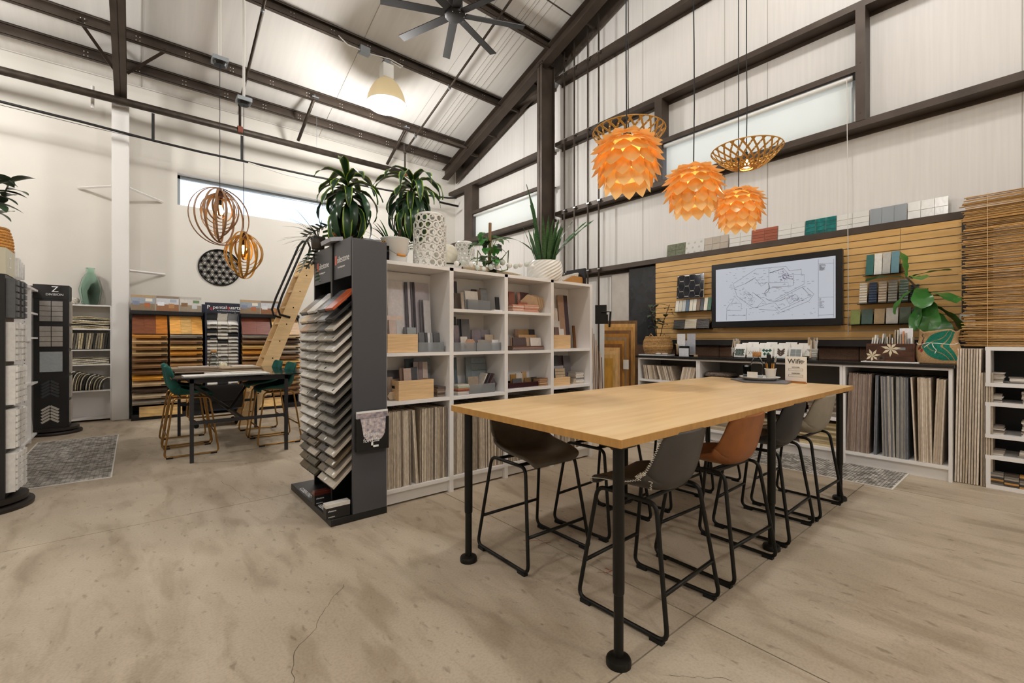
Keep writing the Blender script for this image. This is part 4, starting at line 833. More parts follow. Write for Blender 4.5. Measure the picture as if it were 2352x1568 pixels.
shelf_tiles(1.31, 2.006, [(.066, .235, '#2f6460', 'dark teal'), (.066, .238, '#d9d7d0', 'white'), (.066, .24, '#b6b4ae', 'grey'), (.066, .242, '#5f8792', 'sea blue')], 'on the top right acrylic shelf', 'tiles on the top right acrylic shelf')
shelf_tiles(1.37, 1.696, [(.07, .235, '#cfc7b8', 'cream fluted'), (.07, .237, '#33425a', 'navy fluted'), (.07, .24, '#b8aa99', 'tan fluted'), (.075, .242, '#8d8a82', 'grey fluted'), (.075, .242, '#5d6d62', 'sage fluted'), (.07, .18, '#262b30', 'black fluted')], 'on the middle right acrylic shelf', 'tiles on the middle right acrylic shelf', ribs=1, gap=.014)
shelf_tiles(1.45, 1.468, [(.088, .165, '#7d8a52', 'moss green'), (.10, .17, '#3d5a56', 'deep green'), (.09, .17, '#b09a78', 'sand'), (.10, .175, '#c9c6c0', 'pearl'), (.09, .178, '#56604e', 'olive'), (.06, .15, '#2e5f70', 'petrol blue'), (.06, .15, '#3f5c49', 'forest green')], 'on the bottom right acrylic shelf', 'tiles on the bottom right acrylic shelf', gap=.012)
ou = thing('wall_outlet', 'white double wall outlet beside the slat wall', 'outlet', (6.255, .52, 1.49)); MB().box(-.006, 0, -.055, .055, -.058, .058).build('plate', 'white_plastic', ou, bevel=.004)
for a in (-.026, .026):
    for b_ in (-.026, .026): MB().lathe([(.001, 0), (.018, 0), (.018, .003)], n=14, mt=Matrix.Translation((-.006, a, b_)) @ Euler((0, -PI/2, 0)).to_matrix().to_4x4()).build('socket', 'alu', ou)
# counter and cabinets
tag(MB().box(5.675, 6.33, .555, 3.935, 1.040, 1.072).build('counter_top', 'counter_black', bevel=.003), 'long black stone worktop under the slat wall', 'worktop')
def cab(y0, y1, shelves, label):
    t_ = thing('base_cabinet', label, 'cabinet', (5.98, (y0+y1)/2, 0), group='open white cabinets under the worktop'); w = (y1-y0)/2; th = .024
    for s in (-1, 1): MB().box(-.28, .30, s*w-(th if s > 0 else 0), s*w+(0 if s > 0 else th), 0, 1.04).build('side_panel', 'white_lam', t_)
    MB().box(.285, .30, -w, w, .1, 1.03).build('back_panel', M('back_grey', '#7d7972', .6), t_); MB().box(-.28, -.26, -w+th, w-th, 1.018, 1.04).build('top_rail', 'white_lam', t_)
    for z in shelves: MB().box(-.28, .285, -w+th, w-th, z, z+.03).build('shelf', 'white_lam', t_)
    MB().box(-.245, -.23, -w+th, w-th, 0, .112).build('plinth', 'white_lam', t_)
cab(2.985, 3.905, [.70, .112], 'open white cabinet at the left end under the worktop'); cab(1.402, 2.983, [.44, .112], 'wide open white cabinet in the middle under the worktop'); cab(.572, 1.400, [.112], 'open white cabinet at the right end under the worktop')
random.seed(21)
PK = ['#8f7d72', '#9c897b', '#7e6f69', '#a3938a']; PG = ['#8f8e8b', '#a19d95', '#6d7077', '#b0aba1', '#c2bbb0']; PC = ['#d3c5b4', '#c4b5a2', '#ddd0c0', '#b8a893']
for c_ in PK+PG+PC: M('pan_'+c_, c_, .6, var=.12, scale=60, stretch=(1, 1, .4), rnd=.08)
panels('y', 1.374, 1.150, 5.715, 6.2, .143, .815, [(1, .03)], 'mauve-brown large tile in the right cabinet', 'mauve tiles in the right cabinet', PK, .007, .010, 'large_tile'); panels('y', 1.145, 1.105, 5.715, 6.2, .143, .80, [(1, .02)], 'slate-grey large tile in the right cabinet', 'slate tiles in the right cabinet', ['#6d7077'], .009, .011, 'large_tile')
panels('y', 1.09, .875, 5.715, 6.2, .143, .80, [(.55, -.02), (.45, .0)], 'grey large tile in the right cabinet', 'grey tiles in the right cabinet', PG, .009, .013, 'large_tile'); panels('y', .862, .70, 5.715, 6.2, .143, .80, [(.3, -.04), (.7, -.015)], 'cream large tile in the right cabinet', 'cream tiles in the right cabinet', PC, .010, .014, 'large_tile'); panels('y', .705, .60, 5.715, 6.2, .143, .80, [(1, .035)], 'sand large tile leaning at the end of the right cabinet', 'sand tiles in the right cabinet', PC, .012, .016, 'large_tile')
panels('y', 3.86, 3.32, 5.73, 6.0, .731, .205, [(.45, -.18), (.55, -.28)], 'thin sample card leaning in the left cabinet', 'sample cards in the left cabinet', PAN+PC, .010, .018, 'sample_card'); panels('y', 3.26, 3.02, 5.73, 6.0, .731, .20, [(1, .22)], 'pale sample card leaning right in the left cabinet', 'pale cards in the left cabinet', PC, .010, .016, 'sample_card')
panels('y', 3.86, 3.04, 5.73, 6.1, .143, .5, [(1, .02)], 'dim tile standing in the bottom of the left cabinet', 'tiles low in the left cabinet', PAN, .012, .018, 'large_tile')
# soft things in the middle cabinet
def pillow(name, c, d, mat, label, cat, p=3.2, n=14, seed=0, rz=0):
    rs_ = random.Random(seed); ph = [rs_.uniform(0, 6) for _ in range(6)]
    def fn(a, b_):
        th, fi = 2*PI*a, PI*(b_-.5); cf, sf = math.cos(fi), math.sin(fi); e = 2/p
        f = lambda v: math.copysign(abs(v)**e, v)
        w = 1+.03*math.sin(5*th+ph[0])+.03*math.sin(3*fi*2+ph[1]+2*th)
        return Vector((f(cf)*f(math.cos(th))*d[0]/2*w, f(cf)*f(math.sin(th))*d[1]/2*w, f(sf)*d[2]/2*w))
    o = MB().grid(fn, n*2, n, True).build(name, mat, smooth=True); o.location = c; o.rotation_euler = (0, 0, rz); return tag(o, label, cat)
M('plush_dark', '#2a2629', .95, var=.5, scale=60, bump=.5, bscale=80); M('plush_grey', '#75685f', .95, var=.5, scale=70, bump=.6, bscale=90); M('fabric_check', '#3f3634', .9, var=.6, scale=50)
pillow('folded_rug', (5.86, 2.82, .525), (.30, .30, .10), 'plush_dark', 'folded black plush rug sample in the middle cabinet', 'rug sample', seed=1) if False else None
bz = .472
stack(5.74, 6.1, 2.62, 2.93, bz, bz+.30, 7, ['#bfb2a0', '#9a8c7a', '#d1c5b3', '#7b6d5d', '#b5a893'], 'folded carpet sample under the plush rug in the middle cabinet', 'carpet pile in the middle cabinet', name='carpet_sample')
pillow('folded_rug', (5.90, 2.78, bz+.30+.075), (.36, .36, .07), 'plush_grey', 'folded grey shaggy rug on the carpet pile in the middle cabinet', 'rug sample', seed=2); pillow('folded_rug', (5.90, 2.78, bz+.30+.021), (.38, .38, .042), 'plush_dark', 'folded black rug under the grey shaggy one in the middle cabinet', 'rug sample', seed=3)
stack(5.78, 6.1, 2.28, 2.5, bz, bz+.37, 11, ['#6b5648', '#8a7462', '#51423a', '#a08b76'], 'brown sisal sample in the middle cabinet', 'sisal pile in the middle cabinet', jx=.012, name='carpet_sample')
stack(5.78, 6.1, 1.80, 2.15, bz, bz+.22, 8, ['#5c4a52', '#7a6a66', '#93877b', '#3f3a3d'], 'dark woven sample in the middle cabinet', 'woven pile in the middle cabinet', jx=.012, name='carpet_sample'); stack(5.78, 6.15, 1.45, 1.75, bz, bz+.17, 7, ['#8d8275', '#b5aa9b', '#6f665c'], 'grey woven sample at the right of the middle cabinet', 'grey woven pile in the middle cabinet', jx=.01, name='carpet_sample')
stack(5.74, 6.1, 2.5, 2.9, .143, .38, 9, ['#a69883', '#c2b49d', '#8b7d69'], 'beige carpet sample on the bottom shelf of the middle cabinet', 'beige pile low in the middle cabinet', jx=.012, name='carpet_sample'); stack(5.74, 6.1, 1.9, 2.35, .143, .36, 9, ['#b7a88e', '#8f8069', '#cbbca2'], 'tan carpet sample on the bottom shelf of the middle cabinet', 'tan pile low in the middle cabinet', jx=.012, name='carpet_sample'); stack(5.74, 6.1, 1.44, 1.82, .143, .40, 10, ['#c9b894', '#a8966f', '#d8caa9', '#8b7b5a'], 'straw carpet sample on the bottom shelf beside the right cabinet', 'straw pile low in the middle cabinet', jx=.012, name='carpet_sample')
# leaning boards right of the counter
random.seed(5)
for i in range(9): tag(ubox('leaning_board', 'pan_'+random.choice(PC), (5.94, .548-i*.0175, .612), (.36, .0125, 1.215), rot=(.015, 0, 0)), f'tall cream board leaning beside the counter, {nth(i+1)} from the left', 'board', 'tall leaning boards')
for i in range(5): tag(ubox('leaning_board', 'pan_'+random.choice(PC+PAN[:3]), (5.90, .452-.03-i*.0155+.03-.062, .505), (.28, .012, 1.005), rot=(.004, 0, 0)), f'shorter brown-edged board leaning beside the counter, {nth(i+1)} from the left', 'board', 'shorter leaning boards')
# white shelf at the right edge
rs2 = thing('display_shelf', 'white stepped display shelf with tile stacks at the right edge', 'shelving', (5.95, -.12, 0)); 
for z0, z1, s in ((0, .40, 0), (.455, .745, 1), (.91, 1.235, 2)): pass
MB().box(-.2, .2, -.48, .482, 0, .035).build('shelf', 'white_lam', rs2)
for z0 in (.255, .44, .72, .89, 1.205): MB().box(-.2, .2, -.48, .488, z0, z0+.032).build('shelf', 'white_lam', rs2)
for z0, z1 in ((.035, .255), (.472, .72), (.922, 1.205)):
    for y0 in (.455, -.11, -.48): MB().box(-.2, .2, y0, y0+.03, z0, z1).build('upright', 'white_lam', rs2)
for z0, z1 in ((.287, .44), (.752, .89)): MB().box(-.2, .2, -.12, -.09, z0, z1).build('upright', 'white_lam', rs2)
MB().box(.19, .2, -.48, .48, 0, 1.235).build('back_panel', 'black_matte', rs2)
random.seed(9); TC = ['#cfc8bf', '#b6ada3', '#8d847b', '#d9d3ca', '#a79b8f', '#6c6660']
q = 0
for z0, lst in ((.923, ((.30, .09, 8), (.185, .055, 5), (.04, .05, 4))), (.753, ((.31, .072, 6), (.11, .10, 8))), (.473, ((.30, .075, 8), (.11, .135, 11))), (.288, ((.30, .045, 3), (.13, .05, 3)))):
    for yc, h, n in lst:
        q += 1; stack(5.80, 5.92, yc-.045, yc+.045, z0, z0+h, n, random.sample(TC, 4), f'small tile in the {nth(q)} stack of the right-hand display shelf', f'{nth(q)} stack on the display shelf')
for i in range(4):
    for j in range(6): tag(ubox('tile_sample', cm(['#77716a', '#4a4039', '#b98a4e', '#3c3a3b', '#9b9389'][(i+j) % 5], .3), (5.80, .30-i*.088, .035+.009+j*.018), (.085, .084, .016)), f'metallic tile in the {nth(i+1)} pile on the lowest display shelf, {nth(6-j)} from the top', 'tile sample', 'metallic tiles on the lowest display shelf')
# reed screen
rd = thing('reed_screen', 'hanging natural reed screen above the display shelf', 'screen', (5.87, -.1, 1.24)); M('reed', '#b58d55', .6, rnd=.28, var=.15, scale=30); random.seed(3)
rm = MB().tube([(0, -.5, 0), (0, 0, .0), (0, .5, 0)], .5, 6).mesh('reed', True); rm.materials.append(MATS['reed'])
for i in range(150):
    r = random.uniform(.008, .0125); o = bpy.data.objects.new('reed', rm); COL.objects.link(o); o.parent = rd; ln = 1.2+random.uniform(-.05, .03); o.scale = (r, ln, r); o.location = (random.uniform(-.012, .012), random.uniform(.0, .022)+random.choice((0, 0, 0, .02)), i*1.37/150+.004); o.rotation_euler = (random.uniform(-.012, .012), 0, random.uniform(-.004, .004))
for y in (.46, -.1, -.5): MB().tube([(-.016, y, 0), (-.018, y, .7), (-.016, y, 1.38)], .002, 5).build('binding_twine', 'pine', rd)
# stone slabs leaning on the gable wall and flooring rack between the shelving and the counter
M('stone_pale', '#b9b3ab', .3, var=.1, scale=5, detail=8); M('stone_white', '#c9c6c2', .25, var=.05, scale=4, detail=8); M('stone_black', '#1d2025', .2, var=.5, scale=6, detail=9, spec=.6)
for y0, y1, zt, mt, lab in ((5.75, 5.22, 2.36, 'stone_white', 'white stone slab leaning on the gable wall beside the shelving'), (5.2, 4.93, 2.40, 'stone_white', 'narrow off-white stone slab leaning on the gable wall'), (4.92, 4.57, 2.43, 'stone_pale', 'pale beige veined stone slab leaning on the gable wall'), (4.56, 4.03, 2.49, 'stone_black', 'tall black stone slab beside the slat wall')):
    tag(MB().box(6.40, 6.425, y1, y0, .02, zt).build('stone_slab', mt, bevel=.002), lab, 'stone slab')
fr = thing('flooring_rack', 'black rack holding stepped flooring boards between shelving and counter', 'rack', (5.85, 4.32, 0), math.radians(-53.7)); MB().box(-.52, .26, -.62, .06, 0, .04).build('base', 'black_matte', fr); MB().box(-.24, -.20, .02, .06, .04, 1.7).build('post', 'black_metal', fr); MB().tube([(-.30, .0, 1.74), (-.16, -.03, 1.74), (-.19, -.06, 1.3)], .016).build('swing_arm', 'black_metal', fr); MB().box(-.40, -.22, .0, .04, 1.55, 1.85).build('bracket', 'black_metal', fr)
FC = ['#6f4f30', '#c99a58', '#b98a4a', '#7d5530', '#a8742f', '#8e7355', '#b07a2c', '#7a4e24', '#c39a62', '#cda873', '#c0985c', '#a97c2c']
for c_ in FC: M('fl_'+c_, c_, .4, var=.18, scale=6, stretch=(3, 3, 1), rnd=.08)
for i, c_ in enumerate(FC):
    w = .50-.034*i; tag(ubox('flooring_board', 'fl_'+c_, Vector((5.85, 4.32, 0))+Matrix.Rotation(math.radians(-53.7), 3, 'Z') @ Vector((-.005-.0155*i, .03-.05*i, (1.60-.052*i)/2+.04)), (w, .014, 1.60-.052*i-.08), rot=(0, 0, math.radians(-53.7))), f'flooring board facing the table, {nth(i+1)} from the back of the stepped rack', 'flooring board', 'stepped flooring boards')
for i in range(9):
    c_ = ['#7d6250', '#9a7a5e', '#8a6d57', '#a98a6c'][i % 4]; M('fl_'+c_, c_, .5, var=.15, scale=6, stretch=(3, 3, 1), rnd=.08)
    tag(ubox('flooring_board', 'fl_'+c_, Vector((5.85, 4.32, 0))+Matrix.Rotation(math.radians(-53.7), 3, 'Z') @ Vector((-.50+.029*i, -.30-.012*i, 1.28-.088*i)), (.013, .34, .92), rot=(0, -.03, math.radians(-53.7+3))), f'flooring board seen edge-on at the left of the rack, {nth(i+1)} from the left', 'flooring board', 'edge-on flooring boards')
tag(MB().box(5.62, 5.63, 4.02, 4.11, .86, 1.0).build('brochure_card', 'white_plastic'), 'small white card with a city print beside the counter', 'card')
# ================================================================ STONE SAMPLE TOWER
M('tower_grey', '#4b4b4f', .42); M('tower_black', '#1b1a1a', .4); M('logo_red', '#d9705c', .5); M('logo_white', '#f2f2f2', .5)
tw = thing('sample_tower', 'tall black and grey stone sample tower at the end of the shelving', 'display tower', (1.26, 3.7, 0)); T = Matrix.Translation((-1.26, -3.7, 0))
MB().box(1.045, 1.458, 3.20, 4.235, 0, .05, T).build('base', 'tower_black', tw, bevel=.004); MB().box(1.20, 1.455, 3.20, 3.228, .05, 2.03, T).build('side_panel', 'tower_grey', tw, bevel=.002); MB().box(1.20, 1.455, 4.085, 4.11, .05, 2.06, T).build('side_panel', 'tower_black', tw); MB().box(1.185, 1.455, 3.595, 3.632, .05, 2.055, T).build('divider', 'tower_black', tw); MB().box(1.435, 1.455, 3.228, 4.085, .05, 2.03, T).build('back_panel', 'black_matte', tw)
for y0, y1, nm in ((3.232, 3.592, 'r'), (3.636, 4.082, 'l')):
    h = MB().box(1.197, 1.21, y0, y1, 1.765, 2.045, T).build('header', 'tower_grey', tw); yc = (y0+y1)/2
    MB().box(1.195, 1.197, yc+.115, yc+.15, 1.875, 1.945, T).build('logo_mark', 'logo_red', h); text('lettering', 'silestone', .072, (1.1955-1.26, yc+.105-3.7, 1.885), FX, 'logo_white', h); text('lettering', 'the leading quartz', .021, (1.1955-1.26, yc+.09-3.7, 1.845), FX, 'logo_white', h)
text('lettering', 'COSENTINO', .05, (1.062-1.26, 4.05-3.7, .051), (0, 0, -PI/2), 'logo_white', tw); text('lettering', 'COSENTINO', .05, (1.062-1.26, 3.62-3.7, .051), (0, 0, -PI/2), 'logo_white', tw)
tag(MB().cbox((1.19, 3.62, 2.072), (.10, .22, .03), (0, -.2, 0)).build('grey_offcut', cm('#a9abb3')), 'small grey stone offcut lying on top of the sample tower', 'stone sample')
random.seed(17)
LT = ['#c8c4bd', '#d4d0c9', '#b9b4ab', '#dad7d2', '#a9a49b', '#c4bdb2', '#b0aba2', '#d0cbc2']; DK = ['#6e6a64', '#5d5a56', '#8a857c', '#4a4745', '#79746b', '#3b3836']
def slabcol(row, b_, c_):
    if row == 0: return [['#2a2625', '#d8d6d2'], ['#55565a', '#b5552f']][b_][c_]
    if row == 1: return [['#d9c5a8', '#b2aa9e'], ['#b9bec4', '#2a2a2d']][b_][c_]
    if row == 2: return [['#caa98e', '#a8a297'], ['#6f7275', '#c3bdb2']][b_][c_]
    if row > 13: return random.choice(['#57503f', '#4b4238', '#6b5e4c', '#3a3633', '#b7ada0'])
    if row > 8: return random.choice(DK if b_ else LT+DK[:2])
    return random.choice(LT)
for bay, (ya, yb_) in enumerate(((3.655, 4.07), (3.245, 3.585))):
    for row in range(18):
        zt = 1.505-.0745*row
        for c_ in range(2):
            y1 = yb_-(yb_-ya)*c_/2; y0 = y1-(yb_-ya)/2; a = math.radians(43); L_ = .235
            cx_ = 1.075+L_/2*math.cos(a); cz_ = zt+L_/2*math.sin(a)+.012
            if cz_-L_/2*math.sin(a) < .12: continue
            t_ = thing('stone_sample', f'stone sample, {nth(row+1)} row from the top, {("far", "near")[bay]} column {("far", "near")[c_]} half of the tower', 'stone sample', (cx_, (y0+y1)/2, cz_), group='stone samples in the tower')
            col = slabcol(row, bay, c_); t_.rotation_euler = (0, -a, 0)
            w = (y1-y0)/2-.002; MB().box(-L_/2, L_/2, -w, w, -.010, .010).build('slab_body', cm(col, .22), t_, bevel=.002); MB().box(-L_/2-.004, -L_/2+.012, -w+.012, w-.012, -.019, -.010).build('clip', 'tower_black', t_)
            if random.random() < .45: MB().box(-L_/2+.012, -L_/2+.034, -w+.012, -w+.036, .010, .0106).build('sticker', random.choice(('white_plastic', 'tower_black', 'white_plastic')), t_)
lh = thing('leaflet_holder', 'black leaflet pocket with a picture leaflet on the side of the sample tower', 'leaflet holder', (1.325, 3.165, .5)); MB().box(-.115, .125, -.012, .03, 0, .235).build('pocket', 'tower_black', lh); MB().box(-.112, .122, .0, .012, .02, .285).build('leaflet', 'white_plastic', lh)
MB().box(-.112, .122, -.0015, 0, .05, .272).build('leaflet_picture', M('leaf_pic', '#6b6a78', .4, var=.8, scale=26, col2='#c8b8b8'), lh); MB().prism([(-.09+.0, .235)]+[(.012+.085*math.cos(a), .145+.085*math.sin(a)) for a in [math.radians(180+180*i/10) for i in range(11)]]+[(.1, .235)], lambda a, b_: (a, -.0135, b_), lambda a, b_: (a, -.012, b_)).build('leaflet_window', M('leaf_pic2', '#8f8a98', .4, var=.9, scale=40, col2='#e0d4d0'), lh)
text('lettering', 'Design\nfor Life', .042, (-.07, -.0145, .105), FY, 'logo_white', lh); mb = MB(); mb.box(-.01, .045, -.0135, -.012, .022, .036); mb.box(-.01, .004, -.0135, -.012, .022, .075); mb.box(-.01, .045, -.0135, -.012, .061, .075); mb.build('logo_mark', 'logo_white', lh)
for x, y, w, h, top, lab in ((1.10, 3.212, .165, .105, '#cfccc6', 'black sample box with a pale stone top at the front of the tower base'), (1.10, 3.55, .12, .10, '#5a2a22', 'black sample box with a dark red stone top on the tower base')):
    b_ = thing('sample_box', lab, 'box', (x, y+.03, .052)); MB().box(-w/2, w/2, -.03, .03, 0, h-.028).build('box_body', 'tower_black', b_); MB().box(-w/2-.002, w/2+.002, -.032, .032, h-.028, h).build('stone_top', cm(top, .2), b_, bevel=.003); text('lettering', 'silestone', .016, (-w/2+.012, -.0305, h-.055), FY, 'logo_white', b_); text('lettering', 'cosentino', .012, (-w/2+.012, -.0305, .012), FY, 'logo_white', b_)
# ================================================================ LEFT WALL: bookcase, flooring displays
bc = thing('bookcase', 'white bookcase of fabric samples beside the wall column', 'bookcase', (-.555, 9.93, 0)); T = Matrix.Translation((.555, -9.93, 0))
for x in (-.845, -.295): MB().box(x, x+.02, 9.78, 10.09, 0, 1.85, T).build('side_panel', 'white_lam', bc)
for z in (1.835, 1.455, 1.125, .89, .475, .03): MB().box(-.825, -.295, 9.785, 10.08, z, z+.02, T).build('shelf', 'white_lam', bc)
MB().box(-.84, -.28, 10.075, 10.09, 0, 1.85, T).build('back_panel', 'white_lam', bc)
FAB = ['#cbbf9f', '#3b3834', '#ded6c2', '#b3a582', '#8a8271', '#e4dfd3', '#5b564e', '#c4b897']
for c_ in FAB: M('fab_'+c_, c_, .9, var=.25, scale=50, rnd=.06, bump=.3, bscale=90)
random.seed(4)
for i in range(10):   # draped pile on the upper shelf
    t0 = .018; zb = 1.477+i*.0185
    def fn(a, b_, zb=zb, i=i): 
        x = -.81+.50*a; s = .5+.5*math.sin(a*PI*1.1+.5+i*.08); return Vector((x+.004*i*(a-.5), 9.80+.20*b_+.004*math.sin(i), zb+.03*s*(i/10)*math.sin(a*PI)+.006*math.sin(9*a+i)))
    o = MB().grid(fn, 14, 4).build('fabric_sample', 'fab_'+FAB[(i*3) % 4], smooth=True, solid=.015); tag(o, f'beige fabric folded on the upper bookcase shelf, {nth(10-i)} from the top', 'fabric sample', 'folded fabrics on the upper bookcase shelf')
for i in range(17): tag(ubox('swatch_book', 'fab_'+random.choice(['#cbbf9f', '#3b3834', '#8a8271', '#5b564e', '#b3a582']), (-.80+i*.0285, 9.91, 1.146+.135), (.022, .2, .25), rot=(0, .10+random.uniform(-.03, .03), 0)), f'fabric swatch book on the second bookcase shelf, {nth(i+1)} from the left', 'swatch book', 'swatch books on the second bookcase shelf')
for i in range(6):
    o = MB().grid(lambda a, b_, i=i: Vector((-.80+.49*a, 9.80+.2*b_, .918+i*.019+.006*math.sin(7*a+i*2))), 12, 3).build('fabric_sample', 'fab_'+FAB[[0, 5, 2, 5, 0, 4][i]], smooth=True, solid=.014); tag(o, f'cream throw folded on the third bookcase shelf, {nth(6-i)} from the top', 'fabric sample', 'throws on the third bookcase shelf')
for i in range(16):   # leaning drapes
    x0 = -.80+i*.026; 
    o = MB().grid(lambda a, b_, x0=x0, i=i: Vector((x0+.09*a*a*(1+.03*i)+.01*math.sin(i), 9.80+.2*b_, .50+(.30-.008*i)*math.sin(min(1, a*1.05)*PI*.5))), 8, 3).build('fabric_sample', 'fab_'+FAB[[5, 1, 2, 6, 0, 4, 2, 1][i % 8]], smooth=True, solid=.012); tag(o, f'fabric hanging sample on the fourth bookcase shelf, {nth(i+1)} from the left', 'fabric sample', 'leaning fabrics on the fourth bookcase shelf')
# glass carafe and ball on the bookcase
v = MB(); prof = [(.07, 0), (.105, .02), (.135, .2), (.14, .26), (.10, .43), (.052, .52), (.05, .585), (.058, .60)]
v.lathe(prof, n=7, cap0=True); o = v.build('glass_vase', 'glass_green', solid=.008); o.location = (-.537, 9.95, 1.8565); o.rotation_euler = (0, 0, .3); tag(o, 'pale green faceted glass vase on the bookcase', 'vase')
bb = thing('knotted_ball', 'small white patterned ball on the bookcase', 'ornament', (-.72, 9.95, 1.917)); MB().grid(lambda a, b_: Vector((.06*math.cos(2*PI*a)*math.sin(PI*b_), .06*math.sin(2*PI*a)*math.sin(PI*b_), .06*math.cos(PI*b_))), 16, 9, True).build('ball', M('ball_w', '#d8d2c6', .6, var=.4, scale=60, col2='#8f8779'), bb, smooth=True)
# round wall art
wa = thing('round_wall_art', 'round black lattice wall art on the left wall', 'wall art', (1.245, 10.085, 2.665)); R_ = .335
MB().tube([(R_*math.cos(2*PI*i/48), 0, R_*math.sin(2*PI*i/48)) for i in range(48)], .011, 6, closed=True).build('rim', 'black_metal', wa)
mb = MB(); a_ = .118
for i in range(-5, 6):
    for j in range(-5, 6):
        cx_, cz_ = a_*(i+.5*j), a_*math.sqrt(3)/2*j
        if math.hypot(cx_, cz_) > R_+a_: continue
        run = []
        for k in range(25):
            t_ = 2*PI*k/24; x, z = cx_+a_*math.cos(t_), cz_+a_*math.sin(t_)
            if math.hypot(x, z) < R_: run.append((x, 0, z))
            else:
                if len(run) > 1: mb.tube(run, .0042, 4)
                run = []
        if len(run) > 1: mb.tube(run, .0042, 4)
mb.build('lattice', 'black_metal', wa)
for k in range(3):   # straight chords through the lattice
    ang = k*PI/3; mb = MB()
    for q in range(-3, 4):
        d = q*a_*math.sqrt(3)/2
        if abs(d) < R_: L2 = math.sqrt(R_*R_-d*d); c, s = math.cos(ang), math.sin(ang); mb.tube([(c*-L2-s*d, 0, s*-L2+c*d), (c*L2-s*d, 0, s*L2+c*d)], .0036, 4)
    mb.build('chords', 'black_metal', wa)
# flooring displays
WD = ['#c98a3a', '#8d6a45', '#c9b494', '#b89468', '#6f4f33', '#8e8579', '#9c774c', '#d09034', '#8a6a4c', '#a78a62', '#c2a883', '#cda666', '#7b5a3c', '#4a3a30']
for c_ in WD+['#6b3a1c', '#b06a1c', '#d79c4c', '#c9a05e', '#70331c', '#c79a52']: M('wd_'+c_, c_, .42, var=.2, scale=7, stretch=(1, 5, 5), rnd=.08)
M('display_black', '#121113', .5); M('label_dark', '#2b2b2d', .5)
def flooring_display(x0, x1, y, label, which, topcols, order):
    t_ = thing('flooring_display', label, 'display rack', ((x0+x1)/2, y+.3, 0)); T = Matrix.Translation((-(x0+x1)/2, -y-.3, 0)); xm = (x0+x1)/2
    MB().box(x0, x1, y, y+.6, 0, .09, T).build('base', 'display_black', t_); MB().box(x0, x1, y+.55, y+.6, .09, 1.95, T).build('back_panel', 'display_black', t_)
    for x in (x0, xm-.012, x1-.02): MB().box(x, x+.02, y+.16, y+.55, .09, 1.76, T).build('divider', 'display_black', t_)
    MB().box(x0, x1, y+.1, y+.16, 1.72, 1.78, T).build('header_rail', 'display_black', t_)
    pics = MB().box(x0-.005, x1-.02, y+.13, y+.15, 1.78, 2.035, T).build('picture_board', M('pic_base', '#a49b90', .4), t_)
    n = 3; w = (x1-x0)/n
    for i in range(n):   # printed room views: floor, wall and a few pieces of furniture
        a, b_ = x0+i*w, x0+(i+1)*w-.02; q = lambda u0, u1, v0, v1, c_, k: MB().box(a+(b_-a)*u0, a+(b_-a)*u1, y+.1285-.0004*k, y+.13, 1.785+.245*v0, 1.785+.245*v1, T).build('printed_view', cm(c_), pics)
        q(0, 1, .0, .45, ('#8d7a63', '#94694a', '#9c8f7c')[i], 0); q(0, 1, .45, 1, ('#9aa3b0', '#c9ccd2', '#d6d4d0')[i], 0); q(.05, .35, .35, .6, ('#7f8aa0', '#e4e6ea', '#8a6a4a')[i], 1); q(.55, .8, .2, .5, ('#b06a44', '#b98a5c', '#cfd2d2')[i], 1); q(0, 1, .85, 1, ('#b59a74', '#8a7a68', '#b9b6b0')[i], 1); q(.6, .9, .6, .8, ('#e8e2d0', '#aab4c4', '#6f8a62')[i], 1)
    for col in range(2):
        a = x0+.012 if col == 0 else xm+.015; b_ = xm-.015 if col == 0 else x1-.012
        # top slanted panel of three planks
        for i, c_ in enumerate(topcols[col]):
            xa, xb = a+(b_-a)*i/len(topcols[col]), a+(b_-a)*(i+1)/len(topcols[col])
            tag(ubox('flooring_sample', 'wd_'+c_, ((xa+xb)/2, y+.10, 1.55), (xb-xa-.001, .012, .36), rot=(-.55, 0, 0)), f'{nth(i+1)} top slanted plank in the {("left", "right")[col]} column of the {which} flooring display', 'flooring sample', f'top planks of the {which} flooring display')
        for r in range(12):
            z = 1.375-.0985*r; c_ = WD[(order+r*3+col*5) % len(WD)]
            s_ = thing('flooring_sample', f'slanted plank sample, {nth(r+1)} row, {("left", "right")[col]} column of the {which} flooring display', 'flooring sample', ((a+b_)/2, y+.17, z+.06), group=f'plank rows of the {which} flooring display'); s_.rotation_euler = (.42, 0, 0)
            w2 = (b_-a)/2; MB().box(-w2, w2, -.19, .19, -.008, .008).build('plank_body', 'wd_'+c_, s_); MB().box(-w2, w2, -.195, -.19, -.030, .008).build('front_lip', 'wd_'+c_, s_); MB().box(w2-.085, w2-.01, -.1965, -.195, -.022, -.002).build('name_plate', 'label_dark', s_)
    tag(ubox('flooring_sample', 'wd_#cda666', (x0+.38, y+.02, .13), (.56, .012, .17), rot=(-.4, 0, 0)), f'lowest slanted plank at the foot of the {which} flooring display', 'flooring sample', 'foot planks of the flooring displays')
flooring_display(-.035, .925, 9.42, 'black flooring display with room pictures next to the wall column', 'left', (['#6b3a1c', '#6b3a1c', '#b06a1c'], ['#d79c4c', '#c9a05e', '#d79c4c']), 0)
flooring_display(1.495, 2.50, 9.40, 'black flooring display with room pictures behind the wooden ladder', 'right', (['#70331c', '#70331c'], ['#c79a52', '#c79a52', '#b89468']), 5)
pq = thing('quartz_display', 'narrow navy quartz sample display between the flooring displays', 'display rack', (1.205, 9.7, 0)); T = Matrix.Translation((-1.205, -9.7, 0)); M('navy', '#1b2233', .4)
